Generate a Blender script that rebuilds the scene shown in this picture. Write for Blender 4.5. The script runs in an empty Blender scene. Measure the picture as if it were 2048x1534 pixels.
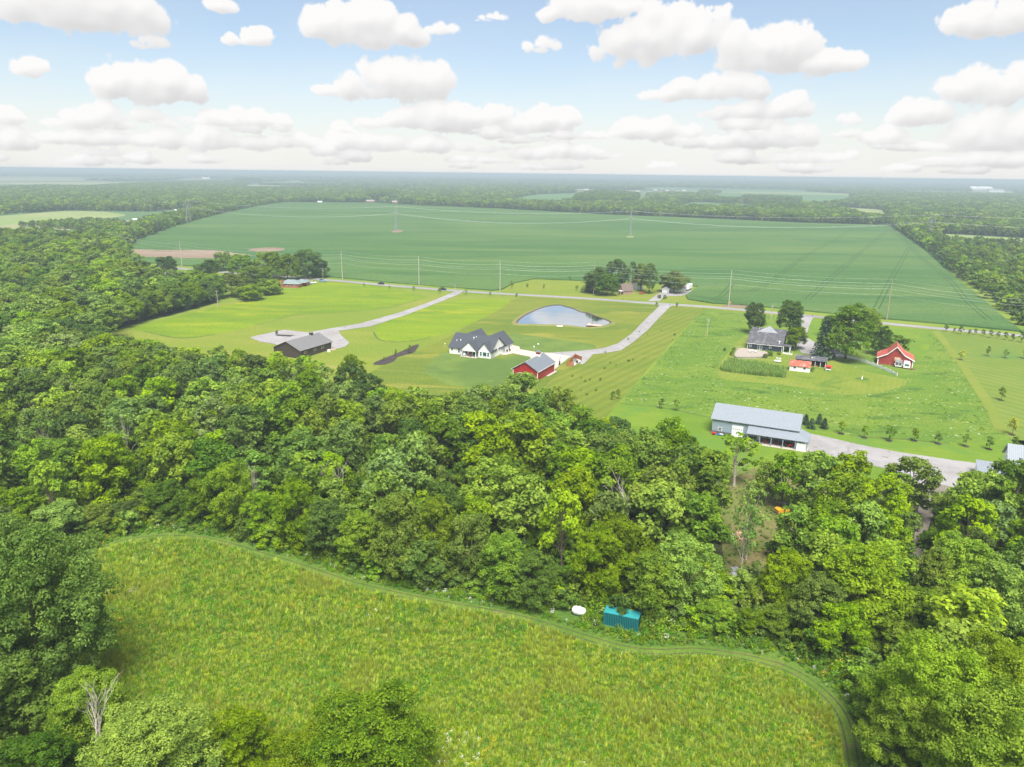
import bpy, bmesh, math, random
import numpy as np
from mathutils import Vector, Matrix, geometry as mgeo

R = math.radians
sc = bpy.context.scene
COL = sc.collection
# ------------------------------------------------------------------ camera
FPX, CAMH = 1500.0, 75.0                     # focal length in pixels of a 2048 px wide frame, height in metres
PITCH, ROLL = math.atan(420 / FPX), R(0.70)
cam_d = bpy.data.cameras.new('camera')
cam_d.sensor_width = 36.0
cam_d.lens = 36.0 * FPX / 2048
cam_d.clip_start, cam_d.clip_end = 0.5, 90000
cam = bpy.data.objects.new('camera', cam_d)
COL.objects.link(cam)
cam.matrix_world = (Matrix.Translation((0, 0, CAMH)) @ Matrix.Rotation(math.pi / 2 - PITCH, 4, 'X')
                    @ Matrix.Rotation(ROLL, 4, 'Z'))
sc.camera = cam
# ------------------------------------------------------------------ sky, sun, exposure
SUN_EL, SUN_AZ = R(60), R(174)               # azimuth clockwise from +Y (ahead): behind the camera, to its left
sun_d = bpy.data.lights.new('sun', 'SUN')
sun_d.energy, sun_d.angle, sun_d.color = 3.7, R(32), (1.0, 0.965, 0.90)
sun = bpy.data.objects.new('sun', sun_d)
COL.objects.link(sun)
sdir = Vector((math.sin(SUN_AZ) * math.cos(SUN_EL), math.cos(SUN_AZ) * math.cos(SUN_EL), math.sin(SUN_EL)))
sun.rotation_euler = sdir.to_track_quat('Z', 'Y').to_euler()
SKY_STRENGTH, CLOUD_LEVEL, EXPOSURE = 0.066, 0.405, 1.2
HAZE_DENSITY, HAZE_COLOUR = 0.00026, (0.60, 0.72, 0.78, 1)
vs = sc.view_settings
vs.view_transform, vs.look, vs.gamma, vs.use_curve_mapping, vs.exposure = 'Standard', 'None', 1, False, EXPOSURE
cy = sc.cycles
cy.max_bounces, cy.diffuse_bounces, cy.glossy_bounces, cy.transmission_bounces = 4, 2, 2, 3
cy.volume_bounces, cy.transparent_max_bounces = 0, 6
cy.use_denoising = True
cy.caustics_reflective = cy.caustics_refractive = False
cy.sample_clamp_indirect = 4
try:
    cy.use_light_tree = False
    sc.render.use_persistent_data = False
    sc.render.threads_mode = 'AUTO'
except Exception:
    pass


def ray(x, y):
    """World direction of photograph pixel (x, y)."""
    u, v = x - 1024, 767 - y
    c, s = math.cos(ROLL), math.sin(ROLL)
    u, v = u * c - v * s, u * s + v * c
    return (u, FPX * math.cos(PITCH) + v * math.sin(PITCH), -FPX * math.sin(PITCH) + v * math.cos(PITCH))


def at(x, y, z=0.0):
    """Where the thing seen at that pixel stands, if it is z metres above the ground."""
    d = ray(x, y)
    t = (z - CAMH) / d[2]
    return (d[0] * t, d[1] * t)


def seen(X, Y, Z):
    dz = Z - CAMH
    cyy = Y * math.cos(PITCH) - dz * math.sin(PITCH)
    cv = Y * math.sin(PITCH) + dz * math.cos(PITCH)
    if cyy < 1:
        return (-9999, -9999)
    u, v = X / cyy * FPX, cv / cyy * FPX
    c, s = math.cos(ROLL), math.sin(ROLL)
    return (1024 + u * c + v * s, 767 - (-u * s + v * c))


# ---- cloud mask, computed (angles: u = azimuth, v = elevation)
def fbm(h, w, cells, octs, seed, wrapx=False, billow=False):
    rg = np.random.default_rng(seed)
    out = np.zeros((h, w), np.float32)
    amp, tot = 1.0, 0.0
    cyc, cxc = cells
    for _ in range(octs):
        g = rg.random((int(cyc) + 2, int(cxc) + 2)).astype(np.float32)
        if wrapx:
            g[:, int(cxc)] = g[:, 0]
            g[:, int(cxc) + 1] = g[:, 1]
        yy = np.linspace(0, cyc, h, endpoint=False)
        xx = np.linspace(0, cxc, w, endpoint=False)
        y0, x0 = yy.astype(int), xx.astype(int)
        fy, fx = (yy - y0)[:, None].astype(np.float32), (xx - x0)[None].astype(np.float32)
        fy, fx = fy * fy * (3 - 2 * fy), fx * fx * (3 - 2 * fx)
        a, b = g[y0][:, x0], g[y0][:, x0 + 1]
        c, d = g[y0 + 1][:, x0], g[y0 + 1][:, x0 + 1]
        v_ = (a * (1 - fx) + b * fx) * (1 - fy) + (c * (1 - fx) + d * fx) * fy
        out += amp * (np.abs(v_ - .5) * 2.6 if billow else v_)
        tot += amp
        amp *= 0.55
        cyc, cxc = cyc * 2, cxc * 2
    return out / tot - 0.5


def make_clouds():
    W, Hh = 5120, 1280
    PPD = W / 360.0                                    # pixels per degree, both ways
    F = np.full((Hh, W), -1.0, np.float32)             # cloud body
    T = np.zeros((Hh, W), np.float32)                  # height within its cloud, 0 base .. 1 top
    n1 = fbm(Hh, W, (64, 256), 6, 5, True)
    n2 = fbm(Hh, W, (22, 90), 4, 9, True)
    rg = random.Random(4)

    def cloud(az, el, w, h, dens=1.0):
        """az, el (degrees) of the middle of the base; width and height in degrees."""
        x0, x1 = int((az - w * .8) * PPD + W / 2), int((az + w * .8) * PPD + W / 2)
        y0, y1 = max(0, int((el - h * .7) * PPD)), min(Hh, int((el + h * 1.6) * PPD))
        if y1 <= y0:
            return
        cols = np.arange(x0, x1) % W
        rows = np.arange(y0, y1)
        A = (np.arange(x0, x1) - W / 2) / PPD - az
        E = rows / PPD - el
        A, E = A[None, :], E[:, None]
        f = np.full((len(rows), A.shape[1]), -1.0, np.float32)
        n = max(4, int(5 + w / max(h, .1) * 2.2))
        peak = rg.uniform(-.25, .25)
        for i in range(n):
            px = rg.uniform(-.42, .42)
            hh = h * 1.22 * max(.34, (1 - ((px - peak) / .72) ** 2)) * rg.uniform(.62, 1.05)
            rr = hh * rg.uniform(.46, .60)
            rx = max(rr * rg.uniform(1.1, 1.7), w * .13)
            cyy = hh - rr
            d = np.sqrt(((A - px * w) / rx) ** 2 + ((E - cyy) / rr) ** 2)
            f = np.maximum(f, 1 - d)
        d = np.sqrt((A / (w * .5)) ** 2 + ((E - h * .18) / (h * .28)) ** 2)
        f = np.maximum(f, (1 - d) * .9)
        f = np.minimum(f, (E + h * (.12 + rg.uniform(0, .08))) / (h * .34))     # flat base
        f = f * dens - (1 - dens) * .25
        sub = F[y0:y1][:, cols]
        m = f > sub
        F[y0:y1, cols] = np.where(m, f, sub)
        t = np.clip(E / (h * .9), 0, 1) + 0 * A
        tt = T[y0:y1][:, cols]
        T[y0:y1, cols] = np.where(m, t, tt)

    def pix(x, y):
        d = ray(x, y)
        return math.degrees(math.atan2(d[0], d[1])), math.degrees(math.atan2(d[2], math.hypot(d[0], d[1])))
    # the clouds over the fields in view: (left, right, base y, top y)
    seen_clouds = [
        (-40, 375, 62, -60, 1), (395, 480, 24, -12, .9), (595, 850, 92, 5, 1), (445, 540, 92, 56, .8), (5, 105, 155, 112, .9),
        (195, 430, 205, 120, 1), (80, 250, 258, 205, 1), (620, 880, 200, 115, 1), (-60, 50, 245, 212, 1), (340, 590, 258, 215, .95),
        (300, 570, 300, 250, 1), (700, 1040, 262, 198, 1), (980, 1160, 268, 216, 1), (1040, 1120, 108, 62, .8),
        (1070, 1280, 45, -30, .95), (1160, 1420, 120, 14, 1), (1410, 1610, 142, 40, 1), (1535, 1590, 82, 46, .75),
        (1600, 1710, 146, 100, .95), (1275, 1550, 200, 145, .95), (1380, 1680, 238, 188, 1), (1180, 1420, 282, 234, 1),
        (1390, 1660, 295, 245, 1), (1710, 1835, 295, 255, 1), (1770, 1920, 252, 188, 1), (1850, 2110, 300, 216, 1),
        (1880, 2110, 205, 130, .8), (1860, 2120, 70, -10, .9), (1660, 1720, 258, 212, .6), (850, 920, 68, 40, .6),
        (940, 1010, 46, 20, .55), (60, 330, 292, 262, 1), (-60, 90, 300, 256, 1), (640, 1000, 305, 262, 1), (1010, 1200, 320, 282, 1),
        (1430, 1700, 328, 300, 1), (1800, 2100, 335, 305, 1), (250, 330, 100, 68, .5), (230, 340, 250, 215, .6)]
    for x0, x1, yb, yt, dn in seen_clouds:
        a0, e0 = pix(x0, yb)
        a1, _ = pix(x1, yb)
        _, e1 = pix((x0 + x1) / 2, yt)
        eb = pix((x0 + x1) / 2, yb)[1]
        cloud((a0 + a1) / 2, eb, (a1 - a0) * .98, (e1 - eb) * .98, dn)
    for el, n_, w, h in ((.15, 60, 3.0, .6), (.8, 46, 3.6, .8), (1.7, 34, 4.2, 1.0), (2.8, 20, 4.8, 1.3)):
        for i in range(n_):
            cloud(-180 + 360 * (i + rg.uniform(-.6, .6)) / n_, el + rg.uniform(-.2, .5) * h, w * rg.uniform(.55, 1.5), h * rg.uniform(.55, 1.25), rg.uniform(.75, 1))
    # the same kind of sky all round
    for _ in range(560):
        dist = rg.uniform(1.5, 34) ** 1.0
        el = math.degrees(math.atan2(1.35, dist))
        az = rg.uniform(-180, 180)
        if abs(az) < 37 and el < 17.5 and el > 2.6:
            continue
        wk = rg.uniform(.5, 1.9)
        cloud(az, el, min(60, math.degrees(wk / dist)), min(22, math.degrees(rg.uniform(.22, .5) / dist)), rg.uniform(.8, 1))
    n3 = fbm(Hh, W, (40, 60), 4, 21, True)
    nb = fbm(Hh, W, (50, 200), 6, 31, True, True)
    F = F + nb * .62 + n2 * .50 + n1 * .62 - .06
    a = np.clip((F - .0) / (.09 + .24 * np.clip(n3 + .45, 0, 1)), 0, 1)
    a = a * a * (3 - 2 * a)
    rowsE = (np.arange(Hh) / PPD)[:, None]
    veil = np.clip(1 - rowsE / 8.5, 0, 1) ** 1.4 * .66 + np.clip(1 - rowsE / 60, 0, 1) * .22
    veil = np.clip(veil + n3 * .35 * np.clip(1 - rowsE / 14, 0, 1), 0, 1)
    # light from above: bright where a puff's top faces it, grey in the flat thick bases

    def blur(X, r_):
        for ax in (0, 1):
            k = X.copy()
            for d_ in range(1, r_ + 1):
                k += np.roll(X, d_, ax) + np.roll(X, -d_, ax)
            X = k / (2 * r_ + 1)
        return X
    Fb, Fc = blur(F, 2), blur(F, 7)
    lit = np.clip((Fb - np.roll(np.roll(Fb, -5, 0), 3, 1)) * 1.3, -.5, .6)
    lit2 = np.clip((Fc - np.roll(np.roll(Fc, -14, 0), 6, 1)) * .8, -.5, .6)
    thick = np.clip(F, 0, 1)
    shade = .955 + .13 * lit + .17 * lit2 + .05 * T - .12 * np.clip(thick * 1.3, 0, 1) * (1 - T) ** 1.5
    shade = np.clip(shade, .74, 1.06)
    cov = 1 - (1 - a) * (1 - veil)
    w_ = a / np.maximum(cov, 1e-4)
    col = shade * w_ + 1.0 * (1 - w_)
    img = bpy.data.images.new('cloud_field', W, Hh, alpha=True, float_buffer=True)
    px = np.empty((Hh, W, 4), np.float32)
    warm = np.clip(1.06 - col, 0, 1)
    px[..., 0], px[..., 1], px[..., 2] = col, col * (1 - .01), col * (.985 + .03 * warm)
    px[..., 3] = np.clip(cov, 0, 1)
    img.colorspace_settings.name = 'Non-Color'
    img.alpha_mode = 'CHANNEL_PACKED'
    img.pixels.foreach_set(px.ravel())
    img.update()
    img.pack()
    return img


world = bpy.data.worlds.new('World')
sc.world = world
world.use_nodes = True
nt = world.node_tree
nt.nodes.clear()


def N(tree, kind, **kw):
    n = tree.nodes.new(kind)
    for k, v in kw.items():
        setattr(n, k, v)
    return n


def math_node(tree, op, a, b=None, clamp=False):
    n = N(tree, 'ShaderNodeMath', operation=op, use_clamp=clamp)
    for i, v in enumerate((a, b)):
        if v is None:
            continue
        if isinstance(v, (int, float)):
            n.inputs[i].default_value = v
        else:
            tree.links.new(v, n.inputs[i])
    return n.outputs[0]


sky = N(nt, 'ShaderNodeTexSky', sky_type='NISHITA', sun_disc=False)
sky.sun_elevation, sky.sun_rotation = SUN_EL, SUN_AZ
sky.air_density, sky.dust_density, sky.ozone_density, sky.altitude = 1.0, .8, 1.6, 200
tc = N(nt, 'ShaderNodeTexCoord')
sp = N(nt, 'ShaderNodeSeparateXYZ')
nt.links.new(tc.outputs['Generated'], sp.inputs[0])
azm = math_node(nt, 'ARCTAN2', sp.outputs[0], sp.outputs[1])
uu = math_node(nt, 'ADD', math_node(nt, 'DIVIDE', azm, 2 * math.pi), .5)
vv = math_node(nt, 'DIVIDE', math_node(nt, 'ARCSINE', sp.outputs[2]), math.pi / 2, True)
vv = math_node(nt, 'MINIMUM', math_node(nt, 'MAXIMUM', vv, .0008), .999)
cmb = N(nt, 'ShaderNodeCombineXYZ')
nt.links.new(uu, cmb.inputs[0])
nt.links.new(vv, cmb.inputs[1])
imn = N(nt, 'ShaderNodeTexImage', image=make_clouds(), extension='EXTEND')
nt.links.new(cmb.outputs[0], imn.inputs[0])
ck = N(nt, 'ShaderNodeVectorMath', operation='MULTIPLY')
nt.links.new(imn.outputs[0], ck.inputs[0])
ck.inputs[1].default_value = (CLOUD_LEVEL / SKY_STRENGTH,) * 3
mx = N(nt, 'ShaderNodeMix', data_type='RGBA')
nt.links.new(imn.outputs[1], mx.inputs[0])
nt.links.new(sky.outputs[0], mx.inputs[6])
nt.links.new(ck.outputs[0], mx.inputs[7])
bg = N(nt, 'ShaderNodeBackground')
bg.inputs[1].default_value = SKY_STRENGTH
nt.links.new(mx.outputs[2], bg.inputs[0])
wo = N(nt, 'ShaderNodeOutputWorld')
nt.links.new(bg.outputs[0], wo.inputs[0])
# ------------------------------------------------------------------ helpers
class MB:
    """Collects shapes for ONE mesh object."""
    def __init__(self):
        self.v, self.f = [], []

    def add(self, vs_, fs_):
        o = len(self.v)
        self.v += [tuple(p) for p in vs_]
        self.f += [tuple(i + o for i in f) for f in fs_]
        return self

    def box(self, x0, y0, z0, x1, y1, z1):
        v = [(x, y, z) for z in (z0, z1) for x, y in ((x0, y0), (x1, y0), (x1, y1), (x0, y1))]
        return self.add(v, [(3, 2, 1, 0), (4, 5, 6, 7), (0, 1, 5, 4), (1, 2, 6, 5), (2, 3, 7, 6), (3, 0, 4, 7)])

    def rbox(self, c, size, rot=0.0, tilt=0.0):
        """Box of given size about c, turned rot about z (and tilt about x first)."""
        sx, sy, sz = size[0] / 2, size[1] / 2, size[2] / 2
        M = Matrix.Translation(c) @ Matrix.Rotation(rot, 4, 'Z') @ Matrix.Rotation(tilt, 4, 'X')
        v = [M @ Vector((x, y, z)) for z in (-sz, sz) for x, y in ((-sx, -sy), (sx, -sy), (sx, sy), (-sx, sy))]
        return self.add(v, [(3, 2, 1, 0), (4, 5, 6, 7), (0, 1, 5, 4), (1, 2, 6, 5), (2, 3, 7, 6), (3, 0, 4, 7)])

    def tube(self, pts, rads, n=6, cap=True):
        pts = [Vector(p) for p in pts]
        if isinstance(rads, (int, float)):
            rads = [rads] * len(pts)
        vs_, fs_ = [], []
        for i, p in enumerate(pts):
            d = (pts[min(i + 1, len(pts) - 1)] - pts[max(i - 1, 0)]).normalized()
            a = d.cross(Vector((0, 0, 1)))
            if a.length < .05:
                a = Vector((1, 0, 0))
            a.normalize()
            b = d.cross(a)
            for k in range(n):
                t = 2 * math.pi * k / n
                vs_.append(p + (a * math.cos(t) + b * math.sin(t)) * rads[i])
        for i in range(len(pts) - 1):
            for k in range(n):
                k2 = (k + 1) % n
                fs_.append((i * n + k, i * n + k2, (i + 1) * n + k2, (i + 1) * n + k))
        if cap:
            fs_.append(tuple(reversed(range(n))))
            fs_.append(tuple((len(pts) - 1) * n + k for k in range(n)))
        return self.add(vs_, fs_)

    def lathe(self, prof, n=12, c=(0, 0, 0)):
        """prof: (radius, z) pairs from the bottom up."""
        vs_ = [(c[0] + r * math.cos(2 * math.pi * k / n), c[1] + r * math.sin(2 * math.pi * k / n), c[2] + z)
               for r, z in prof for k in range(n)]
        fs_ = [(i * n + k, i * n + (k + 1) % n, (i + 1) * n + (k + 1) % n, (i + 1) * n + k)
               for i in range(len(prof) - 1) for k in range(n)]
        fs_.append(tuple(reversed(range(n))))
        fs_.append(tuple((len(prof) - 1) * n + k for k in range(n)))
        return self.add(vs_, fs_)

    def prism(self, outline, axis, a, b):
        """Extrude a closed 2D outline along 'x' or 'y' from a to b; outline is (other horizontal, z)."""
        n = len(outline)
        if axis == 'x':
            vs_ = [(a, p, z) for p, z in outline] + [(b, p, z) for p, z in outline]
        else:
            vs_ = [(p, a, z) for p, z in outline] + [(p, b, z) for p, z in outline]
        fs_ = [tuple(reversed(range(n))), tuple(n + i for i in range(n))]
        fs_ += [(i, (i + 1) % n, n + (i + 1) % n, n + i) for i in range(n)]
        return self.add(vs_, fs_)

    def slab(self, outline, z0, z1):
        n = len(outline)
        return self.add([(x, y, z0) for x, y in outline] + [(x, y, z1) for x, y in outline],
                        [tuple(reversed(range(n))), tuple(n + i for i in range(n))] +
                        [(i, (i + 1) % n, n + (i + 1) % n, n + i) for i in range(n)])

    def mesh(self, name):
        me = bpy.data.meshes.new(name)
        me.from_pydata(self.v, [], self.f)
        bm = bmesh.new()
        bm.from_mesh(me)
        bmesh.ops.recalc_face_normals(bm, faces=bm.faces)
        bm.to_mesh(me)
        bm.free()
        return me

    def build(self, name, mat, parent=None):
        me = self.mesh(name)
        me.materials.append(mat)
        o = bpy.data.objects.new(name, me)
        COL.objects.link(o)
        if parent is not None:
            o.parent = parent
        return o


def tag(o, label=None, cat=None, group=None, kind=None):
    if label:
        o['label'] = label
    if cat:
        o['category'] = cat
    if group:
        o['group'] = group
    if kind:
        o['kind'] = kind
    return o


def thing(name, label, cat, loc=(0, 0, 0), rot=0.0, group=None):
    o = bpy.data.objects.new(name, None)
    COL.objects.link(o)
    o.empty_display_size = .3
    o.location = (loc[0], loc[1], loc[2] if len(loc) > 2 else 0)
    o.rotation_euler = (0, 0, rot)
    return tag(o, label, cat, group)


def dup(root, loc, rot=0.0, scale=1.0, label=None, group=None, mats=None):
    """Copy a thing with its parts and sub-parts."""
    r = root.copy()
    COL.objects.link(r)
    r.location = (loc[0], loc[1], loc[2] if len(loc) > 2 else 0)
    r.rotation_euler = (0, 0, rot)
    r.scale = scale if isinstance(scale, tuple) else (scale,) * 3
    if label:
        r['label'] = label
    if group:
        r['group'] = group
    for ch in list(root.children):
        c = ch.copy()
        COL.objects.link(c)
        c.parent = r
        if mats and ch.name.split('.')[0] in mats:
            c.material_slots[0].link = 'OBJECT'
            c.material_slots[0].material = mats[ch.name.split('.')[0]]
        for g in list(ch.children):
            d = g.copy()
            COL.objects.link(d)
            d.parent = c
    return r


# ------------------------------------------------------------------ materials
def new_mat(name):
    m = bpy.data.materials.new(name)
    m.use_nodes = True
    m.node_tree.nodes.clear()
    return m, m.node_tree


def rgb(c):
    return (c[0], c[1], c[2], 1)


def noise(t, vec, scale, detail=4, rough=.55, dist=0.0):
    n = N(t, 'ShaderNodeTexNoise')
    n.inputs['Scale'].default_value = scale
    n.inputs['Detail'].default_value = detail
    n.inputs['Roughness'].default_value = rough
    n.inputs['Distortion'].default_value = dist
    t.links.new(vec, n.inputs['Vector'])
    return n.outputs[0]


def ramp(t, fac, lo, hi, a=0.0, b=1.0):
    n = N(t, 'ShaderNodeMapRange', interpolation_type='SMOOTHSTEP')
    n.inputs[1].default_value, n.inputs[2].default_value = lo, hi
    n.inputs[3].default_value, n.inputs[4].default_value = a, b
    t.links.new(fac, n.inputs[0])
    return n.outputs[0]


def mixc(t, fac, a, b, blend='MIX'):
    n = N(t, 'ShaderNodeMix', data_type='RGBA', blend_type=blend)
    for s, v in ((n.inputs[0], fac), (n.inputs[6], a), (n.inputs[7], b)):
        if isinstance(v, (int, float)):
            s.default_value = v
        elif isinstance(v, tuple):
            s.default_value = rgb(v)
        else:
            t.links.new(v, s)
    return n.outputs[2]


def stripes(t, pos, ang, period, sharp=.25):
    """Wave of the given period (m) across direction ang (degrees), 0..1, gently bent by noise."""
    s = N(t, 'ShaderNodeSeparateXYZ')
    t.links.new(pos, s.inputs[0])
    a = R(ang)
    p = math_node(t, 'ADD', math_node(t, 'MULTIPLY', s.outputs[0], -math.sin(a)), math_node(t, 'MULTIPLY', s.outputs[1], math.cos(a)))
    w = math_node(t, 'MULTIPLY', noise(t, pos, .03, 2), period * .8)
    p = math_node(t, 'ADD', p, w)
    sn = math_node(t, 'SINE', math_node(t, 'MULTIPLY', p, 2 * math.pi / period))
    return ramp(t, sn, -sharp, sharp)


def ground(name, base, alt, spot=None, big=.02, mid=.12, fine=2.2, spot_scale=.06, spot_at=(.52, .66), stripe=None,
           stripe_amt=.25, stripe_col=None, bump=.25, var=.35, stretch=None, flecks=None, rough=.95):
    """Grass, soil or gravel by world position: two colours in patches, a third in spots, fine grain, optional mowing stripes."""
    m, t = new_mat(name)
    g = N(t, 'ShaderNodeNewGeometry')
    pos = g.outputs['Position']
    if stretch:
        mp = N(t, 'ShaderNodeMapping')
        mp.inputs['Rotation'].default_value = (0, 0, R(-stretch[0]))
        mp.inputs['Scale'].default_value = (1 / stretch[1], 1, 1)
        mp0 = N(t, 'ShaderNodeMapping', vector_type='POINT')
        t.links.new(pos, mp.inputs[0])
        vec = mp.outputs[0]
        t.nodes.remove(mp0)
    else:
        vec = pos
    f1 = ramp(t, math_node(t, 'ADD', math_node(t, 'MULTIPLY', noise(t, vec, big, 5, .6, .6), .6),
                           math_node(t, 'MULTIPLY', noise(t, vec, mid, 4, .6), .4)), .40, .60)
    c = mixc(t, f1, base, alt)
    if spot:
        c = mixc(t, ramp(t, noise(t, vec, spot_scale, 5, .65, .8), *spot_at), c, spot)
    if stripe:
        s = stripes(t, pos, stripe[0], stripe[1], stripe[2] if len(stripe) > 2 else .8)
        c = mixc(t, math_node(t, 'MULTIPLY', s, stripe_amt), c, stripe_col or tuple(v * .6 for v in base))
    fn = noise(t, pos, fine, 6, .75)
    k = ramp(t, fn, .25, .75, 1 - var, 1 + var)
    c = mixc(t, 1.0, c, (1, 1, 1), 'MULTIPLY')
    vm = N(t, 'ShaderNodeVectorMath', operation='SCALE')
    t.links.new(c, vm.inputs[0])
    t.links.new(k, vm.inputs[3])
    c = vm.outputs[0]
    if flecks:
        c = mixc(t, ramp(t, noise(t, pos, flecks[1], 3, .6), flecks[2], flecks[2] + .05), c, flecks[0])
    b = N(t, 'ShaderNodeBsdfPrincipled')
    b.inputs['Roughness'].default_value = rough
    b.inputs['Specular IOR Level'].default_value = .1
    t.links.new(c, b.inputs['Base Color'])
    if bump:
        bp = N(t, 'ShaderNodeBump')
        bp.inputs['Strength'].default_value = bump
        bp.inputs['Distance'].default_value = .35
        t.links.new(fn, bp.inputs['Height'])
        t.links.new(bp.outputs[0], b.inputs['Normal'])
    o = N(t, 'ShaderNodeOutputMaterial')
    t.links.new(b.outputs[0], o.inputs[0])
    return m


def paint(name, col, rough=.6, metal=0.0, var=.12, scale=1.5, rib=None, spec=.3, dirt=None, streak=0.0):
    """Painted, metal or wooden surface in object space; rib = (axis, period, bump depth)."""
    m, t = new_mat(name)
    tcn = N(t, 'ShaderNodeTexCoord')
    vec = tcn.outputs['Object']
    fn = noise(t, vec, scale, 5, .65)
    c = mixc(t, ramp(t, fn, .3, .7), tuple(v * (1 - var) for v in col), tuple(min(1, v * (1 + var)) for v in col))
    if dirt:
        mp = N(t, 'ShaderNodeMapping')
        mp.inputs['Scale'].default_value = (1, 1, 1 - streak * .9)
        t.links.new(vec, mp.inputs[0])
        c = mixc(t, ramp(t, noise(t, mp.outputs[0], dirt[1], 5, .7, .5), dirt[2], dirt[2] + .16, 0, dirt[3] if len(dirt) > 3 else .8), c, dirt[0])
    b = N(t, 'ShaderNodeBsdfPrincipled')
    b.inputs['Roughness'].default_value = rough
    b.inputs['Metallic'].default_value = metal
    b.inputs['Specular IOR Level'].default_value = spec
    if rib:
        s = N(t, 'ShaderNodeSeparateXYZ')
        t.links.new(vec, s.inputs[0])
        ax = s.outputs['xyz'.index(rib[0])] if len(rib[0]) == 1 else math_node(t, 'ADD', s.outputs['xyz'.index(rib[0][0])], s.outputs['xyz'.index(rib[0][1])])
        fr = math_node(t, 'FRACT', math_node(t, 'DIVIDE', ax, rib[1]))
        h = ramp(t, math_node(t, 'ABSOLUTE', math_node(t, 'SUBTRACT', fr, .5)), .36, .46)
        bp = N(t, 'ShaderNodeBump')
        bp.inputs['Strength'].default_value = 1.0
        bp.inputs['Distance'].default_value = rib[2]
        t.links.new(h, bp.inputs['Height'])
        t.links.new(bp.outputs[0], b.inputs['Normal'])
        if len(rib) > 3:
            c = mixc(t, math_node(t, 'MULTIPLY', h, rib[3]), c, tuple(v * .55 for v in col))
    t.links.new(c, b.inputs['Base Color'])
    o = N(t, 'ShaderNodeOutputMaterial')
    t.links.new(b.outputs[0], o.inputs[0])
    return m


def leaf_mat(name, lo, hi, trans=.42, hue=.025, gray=None):
    """Leaves: colour from each leaf clump's own tint, shifted a little from tree to tree."""
    m, t = new_mat(name)
    at_ = N(t, 'ShaderNodeAttribute', attribute_name='tint')
    oi = N(t, 'ShaderNodeObjectInfo')
    c = mixc(t, ramp(t, at_.outputs['Fac'], .05, .95), lo, hi)
    hs = N(t, 'ShaderNodeHueSaturation')
    t.links.new(math_node(t, 'ADD', math_node(t, 'MULTIPLY', oi.outputs['Random'], hue), .5 - hue * .5), hs.inputs['Hue'])
    rnd2 = math_node(t, 'FRACT', math_node(t, 'MULTIPLY', oi.outputs['Random'], 17.3))
    t.links.new(ramp(t, rnd2, 0, 1, .74, 1.24), hs.inputs['Value'])
    rnd3 = math_node(t, 'FRACT', math_node(t, 'MULTIPLY', oi.outputs['Random'], 41.7))
    t.links.new(ramp(t, rnd3, 0, 1, .92, 1.08), hs.inputs['Saturation'])
    t.links.new(c, hs.inputs['Color'])
    d = N(t, 'ShaderNodeBsdfDiffuse')
    tr = N(t, 'ShaderNodeBsdfTranslucent')
    t.links.new(hs.outputs[0], d.inputs[0])
    c2 = mixc(t, 1.0, hs.outputs[0], (1.0, 1.05, .55), 'MULTIPLY')
    t.links.new(c2, tr.inputs[0])
    mxs = N(t, 'ShaderNodeMixShader')
    mxs.inputs[0].default_value = trans
    t.links.new(d.outputs[0], mxs.inputs[1])
    t.links.new(tr.outputs[0], mxs.inputs[2])
    gl = N(t, 'ShaderNodeBsdfGlossy')
    gl.inputs['Roughness'].default_value = .45
    gl.inputs['Color'].default_value = (.5, .5, .5, 1)
    mx2 = N(t, 'ShaderNodeMixShader')
    mx2.inputs[0].default_value = .012
    t.links.new(mxs.outputs[0], mx2.inputs[1])
    t.links.new(gl.outputs[0], mx2.inputs[2])
    o = N(t, 'ShaderNodeOutputMaterial')
    t.links.new(mx2.outputs[0], o.inputs[0])
    return m


M = {}
M['leaf'] = leaf_mat('leaf_mid_green', (.084, .168, .012), (.300, .430, .034))
M['bright'] = leaf_mat('leaf_bright_green', (.115, .215, .008), (.350, .480, .022), hue=.02)
M['dark'] = leaf_mat('leaf_dark_green', (.052, .112, .014), (.165, .270, .032))
M['pale'] = leaf_mat('leaf_grey_green', (.100, .180, .030), (.280, .400, .080))
M['yellow'] = leaf_mat('leaf_yellow', (.30, .34, .015), (.62, .64, .04), hue=.01)
M['needle'] = leaf_mat('needle_dark', (.022, .052, .024), (.065, .115, .042), trans=.05)
M['lime'] = leaf_mat('leaf_lime', (.105, .190, .014), (.330, .460, .050), hue=.02)
M['weed'] = leaf_mat('weed_green', (.075, .190, .012), (.210, .380, .028), hue=.05)
M['grass'] = leaf_mat('grass_blade', (.260, .355, .030), (.460, .560, .080), hue=.03)
M['olive'] = leaf_mat('tuft_olive', (.29, .35, .04), (.46, .52, .09), hue=.03)
M['corn'] = leaf_mat('corn_leaf', (.10, .22, .035), (.36, .50, .13))
M['flower'] = paint('flower_white', (.72, .72, .66), .9)
M['goldflower'] = paint('flower_gold', (.60, .42, .03), .9)
M['bark'] = paint('bark_grey_brown', (.13, .105, .08), .95, var=.4, scale=4)
M['palebark'] = paint('bark_pale', (.34, .30, .25), .95, var=.3, scale=3)
M['deadwood'] = paint('dead_wood', (.40, .36, .31), .95, var=.25, scale=3)
M['cutwood'] = paint('cut_wood', (.48, .30, .18), .9, var=.3, scale=3)
M['polewood'] = paint('pole_wood', (.33, .26, .19), .9, var=.2)
M['greypole'] = paint('pole_weathered', (.40, .37, .33), .9, var=.2)
M['steel'] = paint('galvanised_steel', (.34, .36, .38), .5, .4)
M['wire'] = paint('wire_metal', (.72, .74, .74), .45, .3)
M['white'] = paint('white_siding', (.78, .77, .76), .7, var=.04, rib=('xy', .45, .02))
M['trim'] = paint('white_trim', (.80, .80, .78), .6, var=.03)
M['shingle'] = paint('charcoal_shingle', (.062, .068, .082), .9, var=.35, scale=5, rib=('z', .16, .01))
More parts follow.
